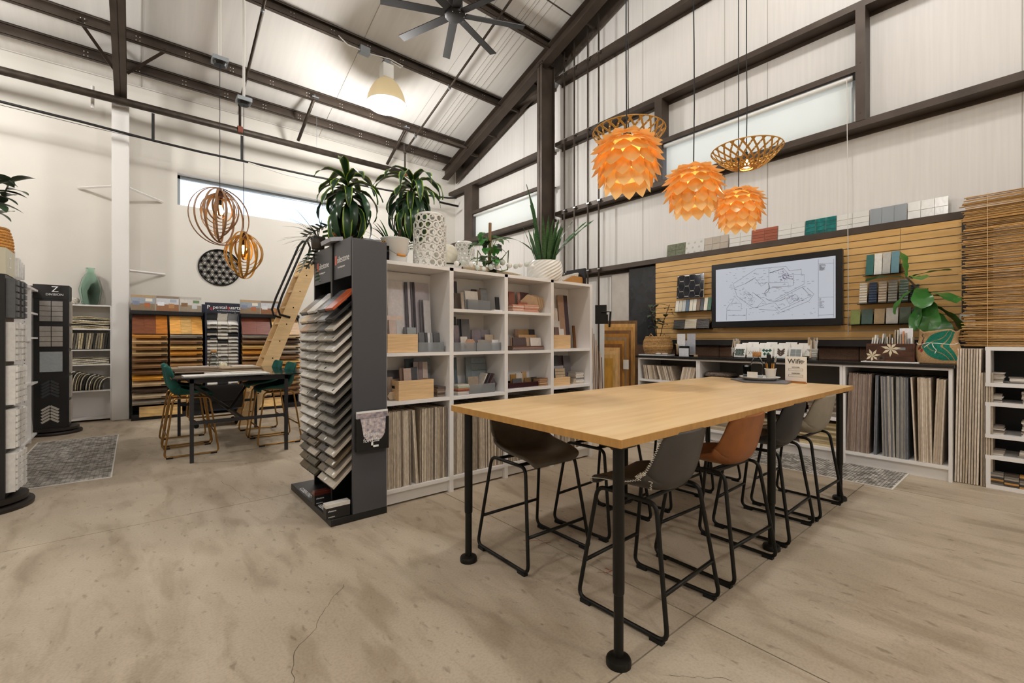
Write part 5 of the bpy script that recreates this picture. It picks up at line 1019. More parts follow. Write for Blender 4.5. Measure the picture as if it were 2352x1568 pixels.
MB().box(.95, .97, 9.42, 9.98, .05, 1.78, T).build('side_panel', 'navy', pq); MB().box(1.44, 1.46, 9.42, 9.98, .05, 1.78, T).build('side_panel', 'navy', pq); MB().box(.95, 1.46, 9.95, 9.98, .05, 1.95, T).build('back_panel', 'navy', pq); hd_ = MB().box(.945, 1.465, 9.40, 9.43, 1.785, 1.95, T).build('header', 'navy', pq); MB().box(.95, 1.46, 9.42, 9.98, .05, .12, T).build('base', 'navy', pq)
text('lettering', 'pental', .085, (1.055-1.205, 9.399-9.7, 1.845), FY, 'logo_white', hd_); text('lettering', 'q', .085, (1.262-1.205, 9.399-9.7, 1.845), FY, M('logo_r2', '#d2353c', .5), hd_); text('lettering', 'uartz', .085, (1.303-1.205, 9.399-9.7, 1.845), FY, 'logo_white', hd_); text('lettering', 'P', .09, (.97-1.205, 9.399-9.7, 1.84), FY, 'logo_white', hd_); text('lettering', 'q', .08, (1.01-1.205, 9.399-9.7, 1.825), FY, 'logo_r2', hd_); text('lettering', 'An Architectural Surfaces Brand', .026, (1.12-1.205, 9.399-9.7, 1.805), FY, 'logo_white', hd_)
random.seed(8)
for r in range(24):
    z = 1.68-.0612*r if r else 1.69
    for c_ in range(3):
        xa = .975+.1575*c_; col = random.choice(['#d9d6cf', '#cfcac0', '#e3e0da', '#b9b4aa', '#d4d0c8', '#8e8a84', '#2f3035', '#c7c2b8']) if r else ['#22252c', '#e2e0da', '#8b9096'][c_]
        s_ = thing('quartz_sample', f'quartz sample, {nth(r+1)} row, {("left", "middle", "right")[c_]} column of the narrow navy display', 'stone sample', (xa+.077, 9.50, z), group='quartz samples in the navy display'); s_.rotation_euler = (.6 if r else -.9, 0, 0)
        MB().box(-.075, .075, -.1, .1, -.012, .012).build('slab_body', cm(col, .22), s_); MB().box(-.03, .06, -.102, -.1, -.008, .006).build('name_plate', random.choice(('label_dark', 'label_dark', 'white_plastic')), s_)
# grey trolley with casters in front of the quartz display
tr_ = thing('sample_trolley', 'low dark trolley on casters behind the glass table', 'trolley', (1.0, 8.05, 0)); MB().box(-.35, .3, -.03, .0, .28, .62).build('front_board', M('trolley', '#2e2c2d', .5), tr_); MB().box(-.35, .3, .0, .4, .26, .28).build('deck', 'trolley', tr_)
for y in (-.02, .4): MB().tube([(-.38, y, .62), (-.38, y, .13), (-.34, y, .10), (.26, y, .10), (.30, y, .14), (.30, y, .62)], .012).build('frame_tube', 'brass', tr_, smooth=True)
for x in (-.3, .22):
    for y in (0, .38): MB().tube([(x, y-.012, .035), (x, y+.012, .035)], .035, 14).build('caster', 'rubber', tr_)
# wooden ladder
ld_ = thing('ship_ladder', 'pale wooden ladder with black handrails leaning behind the glass table', 'ladder', (1.29, 8.1, 0)); sl = 2.67
for s in (-.2, .2):
    P = [(-.10, 0), (.115, 0), (.115+3.0/sl, 3.0), (-.10+3.0/sl, 3.0)]; P = [(.115-.215, 0), (.115, 0), (.115+2.53/sl, 2.53), (-.10+2.63/sl, 2.63)]
    MB().prism(P, lambda a, b_: (a, s-.018, b_), lambda a, b_: (a, s+.018, b_)).build('stringer', 'pine', ld_)
    for k in range(9): MB().tube([(.01+(.27*k+.2)/sl, s-.0195, .27*k+.2), (.01+(.27*k+.2)/sl, s-.018, .27*k+.2)], .011, 8).build('bolt_plug', 'black_metal', ld_) if s < 0 else None
    MB().tube([(.47+.17, s-.03, 1.66), (.49, s-.03, 1.70), (.46, s-.03, 1.80), (.52, s-.03, 2.0), (.87, s-.03, 2.90), (.94, s-.03, 3.0), (1.02, s-.03, 3.0), (1.06, s-.03, 2.9), (.99, s-.03, 2.56)], .018, 8).build('handrail', 'black_metal', ld_, smooth=True)
for k in range(9): MB().box(-.085+(.27*k+.22)/sl, .10+(.27*k+.22)/sl, -.185, .185, .27*k+.2, .27*k+.228).build('tread', 'pine', ld_)
# ================================================================ GLASS TABLE AND TEAL STOOLS
M('black_glass', '#0d0d10', .06, spec=.7); M('frame_grey', '#2d2d30', .45, .3)
gt = thing('glass_table', 'counter-height table with a black glass top on a grey frame', 'table', (.92, 6.7, 0)); T = Matrix.Translation((-.92, -6.7, 0))
MB().box(.295, 1.63, 5.765, 7.70, .888, .902, T).build('glass_top', 'black_glass', gt, bevel=.001); mb = MB()
for a in ((.45, 1.40, 5.80, 5.835), (.45, 1.40, 7.55, 7.585), (.45, .485, 5.8, 7.585), (1.365, 1.40, 5.8, 7.585)): mb.box(*a, .84, .887, T)
mb.build('top_frame', 'frame_grey', gt)
for x in (.45, 1.365):
    for y in (5.8, 7.55): MB().box(x, x+.035, y, y+.035, 0, .84, T).build('leg', 'frame_grey', gt)
for y in (5.80, 7.55): MB().box(.485, 1.365, y+.006, y+.03, .40, .435, T).build('cross_rail', 'frame_grey', gt)
MB().tube([(.5-.92, 5.83-6.7, .80), (.93-.92, 6.7-6.7, .42), (1.36-.92, 7.55-6.7, .8)], .02, 4).build('diagonal_brace', 'frame_grey', gt); MB().box(.91, .945, 5.81, 7.56, .40, .435, T).build('spine_rail', 'frame_grey', gt)
ts = stool_proto('velvet_stool', 'velvet', 'brass', 'teal velvet stool at the near left of the glass table', False, 1.13, 1.08, .278, .252, .010); TS = 'teal velvet stools at the glass table'; ts['group'] = TS; put(ts, .50, 6.44, -PI/2)
for x, y, rz, lab in ((.50, 7.12, -PI/2, 'teal velvet stool at the far left of the glass table'), (1.395, 6.435, PI/2, 'teal velvet stool at the near right of the glass table'), (1.39, 7.12, PI/2, 'teal velvet stool at the far right of the glass table')):
    c = copy_tree(ts); c['label'] = lab; put(c, x, y, rz)
zt = .904
def slabthing(name, x0, x1, y0, y1, z, h, col, lab, cat='tile sample', rz=0): return tag(ubox(name, cm(col), ((x0+x1)/2, (y0+y1)/2, z+h/2), (x1-x0, y1-y0, h), rot=(0, 0, rz)), lab, cat)
slabthing('tile_sample', .40, 1.22, 5.86, 6.10, zt, .012, '#e6e4df', 'large white slab at the near edge of the glass table', rz=.02); slabthing('tile_sample', .62, 1.0, 6.12, 6.30, zt, .015, '#dedbd4', 'white tile behind the large white slab'); slabthing('tile_sample', .85, 1.18, 6.0, 6.12, zt+.013, .012, '#d4d0c8', 'white tile lying on the large white slab', rz=.05)
stack(.34, .80, 6.45, 6.95, zt, zt+.06, 5, ['#8f7a66', '#b7a48c', '#7a6654', '#cfc2ae'], 'brown board on the left pile of the glass table', 'left board pile on the glass table', jx=.015, name='board_sample'); stack(.82, 1.25, 6.45, 6.95, zt, zt+.05, 4, ['#a08a70', '#c4b49a', '#8a745c'], 'brown board on the right pile of the glass table', 'right board pile on the glass table', jx=.015, name='board_sample')
slabthing('tile_sample', .95, 1.2, 6.55, 6.8, zt+.052, .014, '#d8d2c6', 'cream tile on the right board pile'); slabthing('tile_sample', .40, .7, 6.5, 6.7, zt+.062, .014, '#b9ada0', 'mottled tile on the left board pile')
tag(MB().lathe([(.001, 0), (.16, 0), (.19, .022), (.185, .025), (.16, .008), (.001, .008)], (.98, 7.3, zt), 24).build('serving_plate', 'white_plastic', smooth=True), 'long pale serving plate at the back of the glass table', 'plate')
cf = thing('carafe', 'clear glass carafe with a cork lid on the glass table', 'carafe', (.83, 7.3, zt+.009)); MB().lathe([(.001, .004), (.05, .0), (.055, .01), (.055, .15), (.035, .19), (.033, .215)], n=16).build('bottle', 'clear', cf, smooth=True, solid=.003); MB().lathe([(.001, .25), (.035, .25), (.037, .21), (.001, .21)], n=14).build('cork_lid', M('cork', '#b98a58', .8, var=.2, scale=60), cf, smooth=True)
tag(MB().lathe([(.03, 0), (.036, .09)], (.98, 7.38, zt+.01), 14).build('drinking_glass', 'clear', solid=.003), 'small drinking glass beside the cork-lidded carafe', 'glass')
tag(MB().grid(lambda a, b_: Vector((.05*math.cos(2*PI*a)*math.sin(PI*b_), .05*math.sin(2*PI*a)*math.sin(PI*b_), .04*math.cos(PI*b_))) + Vector((.93, 7.22, zt+.05)), 14, 8, True).build('pine_cone_ball', M('beads', '#cfc4a8', .7, var=.5, scale=70), smooth=True), 'beaded ball on the serving plate of the glass table', 'ornament'); tag(MB().lathe([(.001, .004), (.06, .0), (.10, .03), (.105, .045), (.095, .042), (.05, .012), (.001, .012)], (1.13, 7.32, zt), 18).build('wooden_bowl', cm('#7b4f2c'), smooth=True), 'brown wooden bowl at the back of the glass table', 'bowl')
# ================================================================ FAR LEFT: white shelving, revolving towers, rug
wsf = thing('white_shelving', 'empty white shelving with pegged uprights along the far left', 'shelving', (-1.17, 7.3, 0)); T = Matrix.Translation((1.17, -7.3, 0))
for y in (5.65, 6.35, 6.98, 7.55, 8.22, 9.02): MB().box(-1.35, -.99, y, y+.028, 0, 1.965, T).build('upright', 'white_lam', wsf)
MB().box(-1.352, -1.34, 5.65, 9.05, 0, 1.965, T).build('back_panel', 'white_lam', wsf); MB().box(-1.35, -.99, 5.65, 9.05, 1.94, 1.968, T).build('top_board', 'white_lam', wsf)
for k, (y0, y1) in enumerate(((5.678, 6.35), (6.378, 6.98), (7.008, 7.55), (7.578, 8.22), (8.248, 9.02))):
    for z in (((1.60, 1.33, .76, .04), (1.60, 1.33, .76, .04), (1.61, 1.33, .76, .04), (1.28, .74, .04), (1.63, 1.31, .72, .04))[k]): MB().box(-1.34, -.992, y0, y1, z, z+.022, T).build('shelf', 'white_lam', wsf)
mb = MB()
for y in (7.55, 8.22, 9.02, 6.98):
    for i in range(46): mb.box(-1.05, -1.042, y-.0012, y, .12+i*.04, .128+i*.04, T)
mb.build('peg_holes', 'black_matte', wsf)['kind'] = 'stuff'
tag(MB().box(-1.36, -.975, 9.06, 9.10, 0, 2.05).build('end_panel_dark', M('walnut_dark', '#3f342c', .5)), 'dark brown end panel behind the second revolving tower', 'panel board')
tag(ubox('tile_sample', cm('#55544f'), (-1.16, 7.72, 1.302+.15), (.22, .018, .29), rot=(0, 0, .3)), 'dark grey tile standing in the white shelving', 'tile sample'); tag(ubox('tile_sample', cm('#b8b2a6'), (-1.06, 8.62, .062+.22), (.012, .3, .44), rot=(0, -.1, 0)), 'grey marble tile leaning in the white shelving', 'tile sample'); tag(ubox('tile_sample', cm('#cdbca2'), (-1.1, 8.8, .742+.12), (.012, .2, .24), rot=(0, -.1, 0)), 'beige tile leaning in the white shelving', 'tile sample')
def revolver(cx_, cy_, half, h, label, near):
    t_ = thing('revolving_tower', label, 'display tower', (cx_, cy_, 0)); MB().lathe([(.001, .0), (.30, 0), (.305, .025), (.30, .04), (.001, .04)], n=32).build('base_disc', M('base_brown', '#231d19', .45), t_, auto=.5); MB().lathe([(.001, .055), (.27, .055), (.27, .09), (.001, .09)], n=32).build('turntable', 'base_brown', t_, auto=.5); MB().lathe([(.1, .03), (.1, .06)], n=16).build('bearing', 'black_metal', t_); MB().box(-half, half, -half, half, .09, h).build('body', 'tower_black', t_)
    return t_
r1 = revolver(-.915, 5.26, .165, 1.80, 'black revolving tile tower at the left edge, nearest', True); MB().box(-.17, .17, -.17, .17, 1.80, 2.0).build('header', M('hdr_beige', '#c9c4ae', .5), r1); text('lettering', 'Z', .12, (.171, -.06, 1.86), (PI/2, 0, PI/2), 'white_plastic', r1)
random.seed(12)
for lv in range(5):
    for k in range(3):
        z0 = .12+lv*.335; c_ = [['#d8d6d2', '#e4e2de'], ['#dcdad6', '#c9c6c0'], ['#e2e0dc', '#d2cfca'], ['#cfcdc9', '#e0deda'], ['#56585a', '#4a4d50']][lv][k % 2]
        b_ = tag(MB().box(-.75, -.70+.008*k, 5.12+.10*k, 5.21+.10*k, z0+.01, z0+.31).build('mosaic_board', cm(c_)), f'mosaic board on the nearest revolving tower, {nth(lv+1)} level from the floor, {nth(k+1)} from the camera', 'tile board', 'mosaic boards on the nearest tower')
        for q in range(6): ubox('mosaic_tile', cm(c_), (-.70+.008*k+.006, 5.165+.10*k, z0+.035+q*.049), (.012, .075, .036), b_)
r2 = revolver(-.865, 8.93, .17, 1.86, 'black revolving tile tower at the far end of the white shelving', False); MB().box(-.175, .175, -.175, .175, 1.86, 2.05).build('header', 'tower_black', r2); MB().box(.171, .178, -.175, .175, 1.86, 2.05).build('header_end', 'hdr_beige', r2) if False else None
text('lettering', 'Z', .11, (.0, -.1765, 1.955), FY, 'white_plastic', r2); text('lettering', 'DIVISION', .042, (-.055, -.1765, 1.905), FY, 'white_plastic', r2)
for lv, (c_, n1, n2) in enumerate((('#8b8680', 0, 0), ('#3b3b3e', 0, 0), ('#9fa5a8', 1, 1), ('#a39d95', 2, 4), ('#8f8b86', 2, 4))):
    z0 = .15+lv*.345
    if n1 == 0:
        b_ = thing('mosaic_board', ('pale', 'dark')[lv]+' chevron mosaic board low on the far revolving tower', 'tile board', (-.865, 8.752, z0))
        for q in range(5):
            for s in (-1, 1): o = ubox('mosaic_tile', cm(c_ if lv else '#b9b3aa'), (s*.042-.01, 0, .05+q*.042), (.10, .008, .026), b_, rot=(0, s*.6, 0))
    else:
        b_ = thing('mosaic_board', ('clear glass', 'taupe square', 'grey square')[lv-2]+' mosaic board on the far revolving tower', 'tile board', (-.865, 8.752, z0))
        for i in range(n1):
            for j in range(n2): ubox('mosaic_tile', cm(c_), (-.06+.23*(i+.5)/n1-.055, 0, .02+.28*(j+.5)/n2), (.225/n1-.006, .008, .28/n2-.006), b_)
    MB().box(-.693, -.68, 8.80, 9.07, z0, z0+.3).build('mosaic_side_board', cm('#a59e94')); tag(bpy.data.objects[-1] if False else [o for o in COL.objects if o.name.startswith('mosaic_side_board')][-1], f'mosaic board on the right side of the far tower, {nth(lv+1)} level from the floor', 'tile board', 'side boards on the far tower')
# rugs
m = bpy.data.materials.new('rug'); m.use_nodes = True; t = m.node_tree; b = t.nodes['Principled BSDF']; L = t.links.new; b.inputs['Roughness'].default_value = .95
g = N(t, 'ShaderNodeNewGeometry'); base = ramp(nz(9, (1, 1, 1), 3), .35, '#a8a29a', .65, '#d6d1c9')
br = N(t, 'ShaderNodeTexBrick'); br.inputs['Scale'].default_value = 14; br.inputs['Mortar Size'].default_value = .05; br.inputs['Color1'].default_value = (1, 1, 1, 1); br.inputs['Color2'].default_value = (.55, .53, .5, 1); br.inputs['Mortar'].default_value = (.16, .15, .14, 1); br.inputs['Brick Width'].default_value = .9; br.inputs['Row Height'].default_value = .35; L(g.outputs['Position'], br.inputs['Vector'])
msk = ramp(nz(16, (1, 1, 1), 3, .5), .45, '#ffffff', .58, '#1e1c1a'); mx = N(t, 'ShaderNodeMixRGB', blend_type='MULTIPLY'); mx.inputs[0].default_value = .8; L(base, mx.inputs[1]); L(br.outputs[0], mx.inputs[2]); mx2 = N(t, 'ShaderNodeMixRGB', blend_type='MULTIPLY'); mx2.inputs[0].default_value = .55; L(mx.outputs[0], mx2.inputs[1]); L(msk, mx2.inputs[2]); L(mx2.outputs[0], b.inputs['Base Color']); MATS['rug'] = m
def rug(x0, x1, y0, y1, label):
    t_ = thing('area_rug', label, 'rug', ((x0+x1)/2, (y0+y1)/2, 0)); w, d = (x1-x0)/2, (y1-y0)/2; MB().box(-w, w, -d, d, .001, .008).build('pile', 'rug', t_)
    for a in ((-w-.012, -w, -d-.012, d+.012), (w, w+.012, -d-.012, d+.012), (-w, w, -d-.012, -d), (-w, w, d, d+.012)): MB().box(*a, .001, .009).build('edge_binding', M('binding', '#d8d4cb', .9), t_)
rug(-.92, -.17, 5.70, 8.16, 'patterned grey and cream rug on the left by the white shelving'); rug(5.03, 5.74, .885, 3.6, 'patterned grey and cream runner in front of the counter')
# ================================================================ PLANTS
M('leaf_dark', '#24432a', .28, rnd=.25, spec=.6); M('leaf_lime', '#8aa83a', .35, spec=.5); M('leaf_mid', '#3f7a34', .32, rnd=.25, spec=.5, transl=.12); M('leaf_olive', '#3a4a34', .3, rnd=.3, spec=.6); M('leaf_snake', '#3c6238', .4, rnd=.2, var=.35, scale=40, stretch=(1, 1, 3)); M('leaf_fiddle', '#3a7030', .28, rnd=.25, spec=.55, transl=.1); M('stem_brown', '#4a3a2c', .8, var=.3, scale=40); M('stem_green', '#5a6e3a', .6); M('soil', '#2b211a', .95)
SH = dict(strap=[(0, .25), (.12, .6), (.3, .95), (.5, 1), (.7, .85), (.86, .55), (1, .03)], oval=[(0, .08), (.1, .5), (.28, .9), (.5, 1), (.7, .88), (.87, .5), (1, .03)], fiddle=[(0, .1), (.12, .45), (.28, .6), (.45, .72), (.62, .95), (.78, 1), (.92, .7), (1, .1)], heart=[(0, .5), (.08, .9), (.25, 1), (.5, .82), (.75, .5), (1, .02)], spear=[(0, .55), (.2, .8), (.45, 1), (.7, .85), (.88, .5), (1, .02)])
def leaf(parent, base, az, el, L_, w, droop, shape='strap', mat='leaf_dark', edge=None, wav=0, fold=.25, name='leaf', twist=0):
    prof = SH[shape]; n = 12; p = Vector(base); e = el; P = []; prev = 0; side = Vector((-math.sin(az), math.cos(az), 0)); mb = MB()
    for i in range(n+1):
        t_ = i/n
        if i: 
            e -= droop/n; d = Vector((math.cos(az)*math.cos(e), math.sin(az)*math.cos(e), math.sin(e))); p = p+d*(L_/n)
        else: d = Vector((math.cos(az)*math.cos(e), math.sin(az)*math.cos(e), math.sin(e)))
        for (a, wa), (b_, wb) in zip(prof, prof[1:]):
            if a <= t_ <= b_+1e-6: ww = (wa+(wb-wa)*(t_-a)/(b_-a))*w/2; break
        nrm = side.cross(d).normalized()*-1; s2 = side*math.cos(twist*t_)+nrm*math.sin(twist*t_)
        wv = wav*math.sin(t_*17+az*3)
        for q in (-1, -.74, 0, .74, 1): P.append(p+s2*(q*ww)+nrm*(abs(q)*ww*fold+wv*q))
    fs_ = [(5*i+j, 5*i+j+1, 5*i+6+j, 5*i+5+j) for i in range(n) for j in range(4)]
    mb.add(P, fs_); me = mb.mesh(name, True); me.materials.append(MATS[mat])
    if edge:
        me.materials.append(MATS[edge])
        for k, pl in enumerate(me.polygons): pl.material_index = 1 if k % 4 in (0, 3) else 0
    o = bpy.data.objects.new(name, me); COL.objects.link(o); o.parent = parent; return o
def dracaena(x, y, z0, crown, n, label, seed, Ls=(.34, .5), lean=(0, 0)):
    rs_ = random.Random(seed); t_ = thing('dracaena', label, 'plant', (x, y, z0)); c = Vector(crown)-Vector((x, y, z0)); P = [Vector((0, 0, 0)), c*.4+Vector((-.01, 0, -.01)), c*.75, c*1.0]
    MB().tube(P, .012, 8, rr=[.016, .014, .012, .010]).build('stem', 'stem_brown', t_, smooth=True)
    for i in range(n):
        f = i/n; az = i*2.399+seed; h = c+Vector((0, 0, -.20*(1-f)**.9+.02)) - c*.08*(1-f); el = -.1+1.3*f**1.5+rs_.uniform(-.1, .1); L_ = rs_.uniform(*Ls)*(1-.25*f)
        leaf(t_, h, az, el, L_, rs_.uniform(.062, .078), 2.1+rs_.uniform(.1, .9)-.5*f, 'strap', 'leaf_dark', 'leaf_lime' if f > .55 or rs_.random() < .25 else None, .006, .3)
    return t_
dracaena(1.53, 3.72, 1.98, (1.35, 3.74, 2.62), 40, 'dark leafy dracaena with lime edges above the sample tower, left of two', 1, (.36, .52)); dracaena(1.70, 3.60, 1.98, (1.90, 3.63, 2.70), 40, 'dark leafy dracaena with lime edges above the white bucket, right of two', 4, (.36, .54))
ZT = 1.916
# containers on top of the shelving
tbm = thing('galvanized_tub', 'grey galvanized tub behind the sample tower', 'tub', (1.56, 3.80, ZT)); MB().lathe([(.001, .0), (.15, 0), (.175, .22), (.18, .225), (.17, .21), (.14, .02), (.001, .02)], n=24).build('tub_body', M('galv', '#9a9da0', .4, .7, var=.25, scale=12), tbm, smooth=True)
bk = thing('white_bucket', 'white metal bucket with a wooden grip on its wire handle', 'bucket', (1.645, 3.46, ZT)); MB().lathe([(.001, 0), (.092, 0), (.112, .205), (.118, .21), (.108, .20), (.085, .012), (.001, .012)], n=24).build('bucket_body', 'white_plastic', bk, smooth=True); MB().lathe([(.001, .19), (.105, .19)], n=20).build('soil', 'soil', bk)
hp = [(-.113, 0, .19), (-.10, -.05, .12), (-.05, -.105, .075), (0, -.118, .06), (.05, -.105, .065), (.10, -.05, .12), (.113, 0, .19)]; MB().tube(hp, .0025, 6).build('wire_handle', 'alu', bk); MB().tube([(-.036, -.112, .066), (0, -.119, .06), (.036, -.110, .064)], .011, 10).build('grip', cm('#c98a3c'), bk, smooth=True)
wb_ = thing('woven_basket', 'brown twig basket behind the sample tower', 'basket', (1.40, 3.95, 1.916)); M('wicker', '#8a5a30', .8, var=.35, scale=60, rnd=.1)
for k in range(9): MB().tube([((.10+.02*math.sin(k))*math.cos(2*PI*i/20), (.10+.02*math.sin(k))*math.sin(2*PI*i/20), .03+.03*k) for i in range(20)], .014, 6, closed=True).build('wicker_ring', 'wicker', wb_)
rs_ = random.Random(2)
for k in range(14): a = rs_.uniform(0, 6.28); MB().tube([(.1*math.cos(a), .1*math.sin(a), .27), (.07*math.cos(a+1), .07*math.sin(a+1), .36), (.1*math.cos(a+2), .1*math.sin(a+2), .28)], .004, 5).build('twig', 'wicker', wb_)
# perforated white vases
M('ceramic', '#e6e4df', .3, spec=.5)
def perforated(x, y, r, h, label, z=ZT):
    t_ = thing('perforated_vase', label, 'vase', (x, y, z)); mb = MB(); nu, nv = 13, max(6, int(h/(2*PI*r/13*.87)))
    cw = 2*PI*r/nu; ch = h/nv; rr_ = [r*(1-.25*max(0, (j/nv-.86)/.14)**2) for j in range(nv+1)]
    def P(u, z, rad): a = u/r if False else u; return (rad*math.cos(a), rad*math.sin(a), z)
    for j in range(nv):
        for i in range(nu):
            uc = 2*PI*(i+.5*(j % 2))/nu; zc_ = (j+.5)*ch; k = 8; du = 2*PI/nu; rad = r if j < nv-1 else r*.93
            hole = [(uc+.34*du*math.cos(2*PI*q/k+PI/8), zc_+.36*ch*math.sin(2*PI*q/k+PI/8)) for q in range(k)]; outer = []
            for q in range(k):
                a = 2*PI*q/k+PI/8; c, s = math.cos(a), math.sin(a); m_ = max(abs(c), abs(s)); outer.append((uc+.5*du*c/m_, zc_+.5*ch*s/m_))
            vs_ = [P(a, b_, rad) for a, b_ in outer]+[P(a, b_, rad) for a, b_ in hole]; mb.add(vs_, [(q, (q+1) % k, k+(q+1) % k, k+q) for q in range(k)])
    mb.build('pierced_wall', 'ceramic', t_, solid=.008); MB().lathe([(r*.93, h), (r*.75, h+.02), (r*.55, h+.025)], n=26).build('shoulder', 'ceramic', t_, smooth=True, solid=.008); MB().lathe([(.001, .003), (r*.98, .003)], n=26).build('floor_plate', 'ceramic', t_)
perforated(1.957, 3.44, .138, .44, 'tall white pierced ceramic vase on the shelving'); perforated(2.60, 3.86, .10, .36, 'smaller white pierced ceramic vase behind the trailing plant')
# cream curved ornament, rod, wall of small things
o = MB().tube([(2.16+.02, 3.72, 1.99), (2.25, 3.74, 2.06), (2.36, 3.78, 2.14), (2.40, 3.86, 2.10), (2.38, 3.92, 2.0)], .1, 16, rr=[.06, .09, .095, .08, .05]).build('cream_cushion', M('cream_cloth', '#dcd5c4', .85, var=.1, scale=20), smooth=True); tag(o, 'cream curved cushion roll behind the pierced vase', 'cushion')
rb = thing('black_rod', 'short black rod with a ball end on the shelving', 'rod', (2.2, 3.52, 1.99)); MB().tube([(-.1, 0, .0), (.1, 0, .012)], .007, 8).build('shaft', 'black_metal', rb); MB().lathe([(.001, -.016), (.012, -.011), (.016, 0), (.012, .011), (.001, .016)], (.11, 0, .012), 12).build('ball_end', 'black_metal', rb, smooth=True)
tag(MB().box(2.05, 2.36, 3.535, 3.9, 1.9165, 1.985).build('storage_box', 'white_plastic', bevel=.004), 'flat white storage box under the black rod', 'box')
o = MB().grid(lambda a, b_: Vector((2.28+.72*a, 3.42+.05*math.cos(2*PI*b_)*math.sin(PI*min(1, a*.9+.1))*(1+.3*math.sin(9*a)), 1.95+(.033+.012*math.sin(7*a))*math.sin(2*PI*b_)*math.sin(PI*min(1, a*.85+.15)))), 18, 9).build('driftwood', M('drift', '#b8a78c', .8, var=.2, scale=30, stretch=(1, 6, 6)), smooth=True); tag(o, 'pale driftwood branch lying along the shelving top', 'driftwood')
bd = thing('bead_garland', 'garland of pale wooden and glass beads draped over the driftwood', 'garland', (2.3, 3.36, 1.93))
for i in range(13): x = -.12+.075*i; z = .015+(.06 if i > 6 else 0)+.02*math.sin(i*1.3); rr_ = .026 if i < 5 or i > 8 else .03; MB().lathe([(.001, -rr_), (rr_*.7, -rr_*.7), (rr_, 0), (rr_*.7, rr_*.7), (.001, rr_)], (x, .01*math.sin(i*2), z+rr_), 12).build('bead', ('ceramic', cm('#c9cfc6', .2))[i % 2], bd, smooth=True)
tag(MB().lathe([(.001, 0), (.032, 0), (.032, .075), (.001, .075)], (2.98, 3.6, ZT), 16).build('candle_holder', 'black_metal', auto=.5), 'small black candle holder on the shelving', 'candle holder')
# diamond pattern pot with snake plant
sp = thing('snake_plant', 'snake plant in a white diamond-patterned pot', 'plant', (3.335, 3.44, ZT)); mb = MB(); nu, nv = 36, 13
def pf(a, b_):
    i = round(a*nu); j = round(b_*(nv-1)); r = (.155+.03*math.sin(PI*(.12+.72*b_)))*(1+(.028 if (i+j) % 2 else -.01)); return Vector((r*math.cos(2*PI*a), r*math.sin(2*PI*a), .205*b_))
mb.grid(pf, nu, nv, True); mb.build('pot', 'ceramic', sp); MB().lathe([(.001, .19), (.165, .19)], n=24).build('soil', 'soil', sp); rs_ = random.Random(6)
for i in range(26):
    a = rs_.uniform(0, 6.28); r = .11*math.sqrt(rs_.random()); L_ = rs_.uniform(.28, .50); leaf(sp, (r*math.cos(a), r*math.sin(a), .19), a, PI/2-.12-r*1.6-rs_.uniform(0, .12), L_, rs_.uniform(.032, .05), rs_.uniform(-.1, .12), 'spear', 'leaf_snake', None, .003, .25, twist=rs_.uniform(-.8, .8))
for az, el, L_, w in ((3.0, 1.48, .82, .042), (3.2, 1.42, .60, .04), (-.55, .98, .62, .07), (-.4, .9, .74, .05), (.2, 1.15, .55, .05), (2.8, 1.2, .66, .016), (-.8, 1.2, .5, .05)): leaf(sp, (.05*math.cos(az), .05*math.sin(az), .19), az, el, L_, w, .25 if w > .02 else 1.6, 'spear', 'leaf_snake', None, .004, .2, twist=.4)
tag(MB().grid(lambda a, b_: Vector((3.345+.04*math.cos(2*PI*a)*math.sin(PI*b_), 3.292+.012*math.sin(2*PI*a)*math.sin(PI*b_), 1.957+.04*math.cos(PI*b_))), 20, 10, True).build('white_disc', 'ceramic', smooth=True), 'small round white tile leaning against the diamond pot', 'ornament')
bx = thing('tile_ring_block', 'wooden block with a row of white tile chips at the right end of the shelving', 'sample block', (3.72, 3.42, ZT)); MB().prism([(-.18, 0), (.17, 0), (.13, .085), (.0, .09)], lambda a, b_: (a, -.05, b_), lambda a, b_: (a, .05, b_)).build('wood_block', cm('#b07f45'), bx)
for i in range(12): ubox('tile_chip', cm('#d6d3cc'), (-.15+.023*i, .02, .045+.006*i), (.018, .06, .05), bx, rot=(0, .3, 0))
tag(MB().box(3.86, 3.885, 3.34, 3.62, ZT, 2.10).build('black_board', 'display_black'), 'thin black board standing at the right end of the shelving', 'board')
# trailing plant in a glass vase
tp = thing('trailing_plant', 'trailing green plant with a moss pole in a glass vase', 'plant', (2.60, 3.42, ZT)); MB().lathe([(.001, .004), (.055, .0), (.062, .02), (.05, .10), (.055, .13)], n=18).build('glass_vase', 'clear', tp, smooth=True, solid=.003); MB().tube([(0, .02, .03), (.01, .02, .5)], .015, 8).build('moss_pole', cm('#8a6a48'), tp); rs_ = random.Random(9)
for i in range(30):
    a = rs_.uniform(0, 6.28); r = rs_.uniform(.04, .17); z = rs_.uniform(.1, .42); b_ = (r*math.cos(a), r*math.sin(a)*.8, z); MB().tube([(0, 0, max(.08, z-.12)), (b_[0]*.5, b_[1]*.5, z+.0), b_], .0028, 5).build('petiole', 'stem_green', tp); leaf(tp, b_, a, rs_.uniform(-.6, .5), rs_.uniform(.07, .13), rs_.uniform(.06, .10), 1.0, 'heart', rs_.choice(('leaf_mid', 'leaf_mid', 'leaf_olive')), None, .004, .15)
for pts in ([(0, 0, .12), (-.10, -.05, .10), (-.19, -.06, .2), (-.2, -.05, .02), (-.10, -.08, -.0), (-.02, -.07, .015)], [(0, 0, .12), (.10, -.05, .16), (.18, -.05, .25), (.16, -.06, .06), (.06, -.08, .03)]): MB().tube(pts, .006, 6).build('vine', 'stem_green', tp, smooth=True)
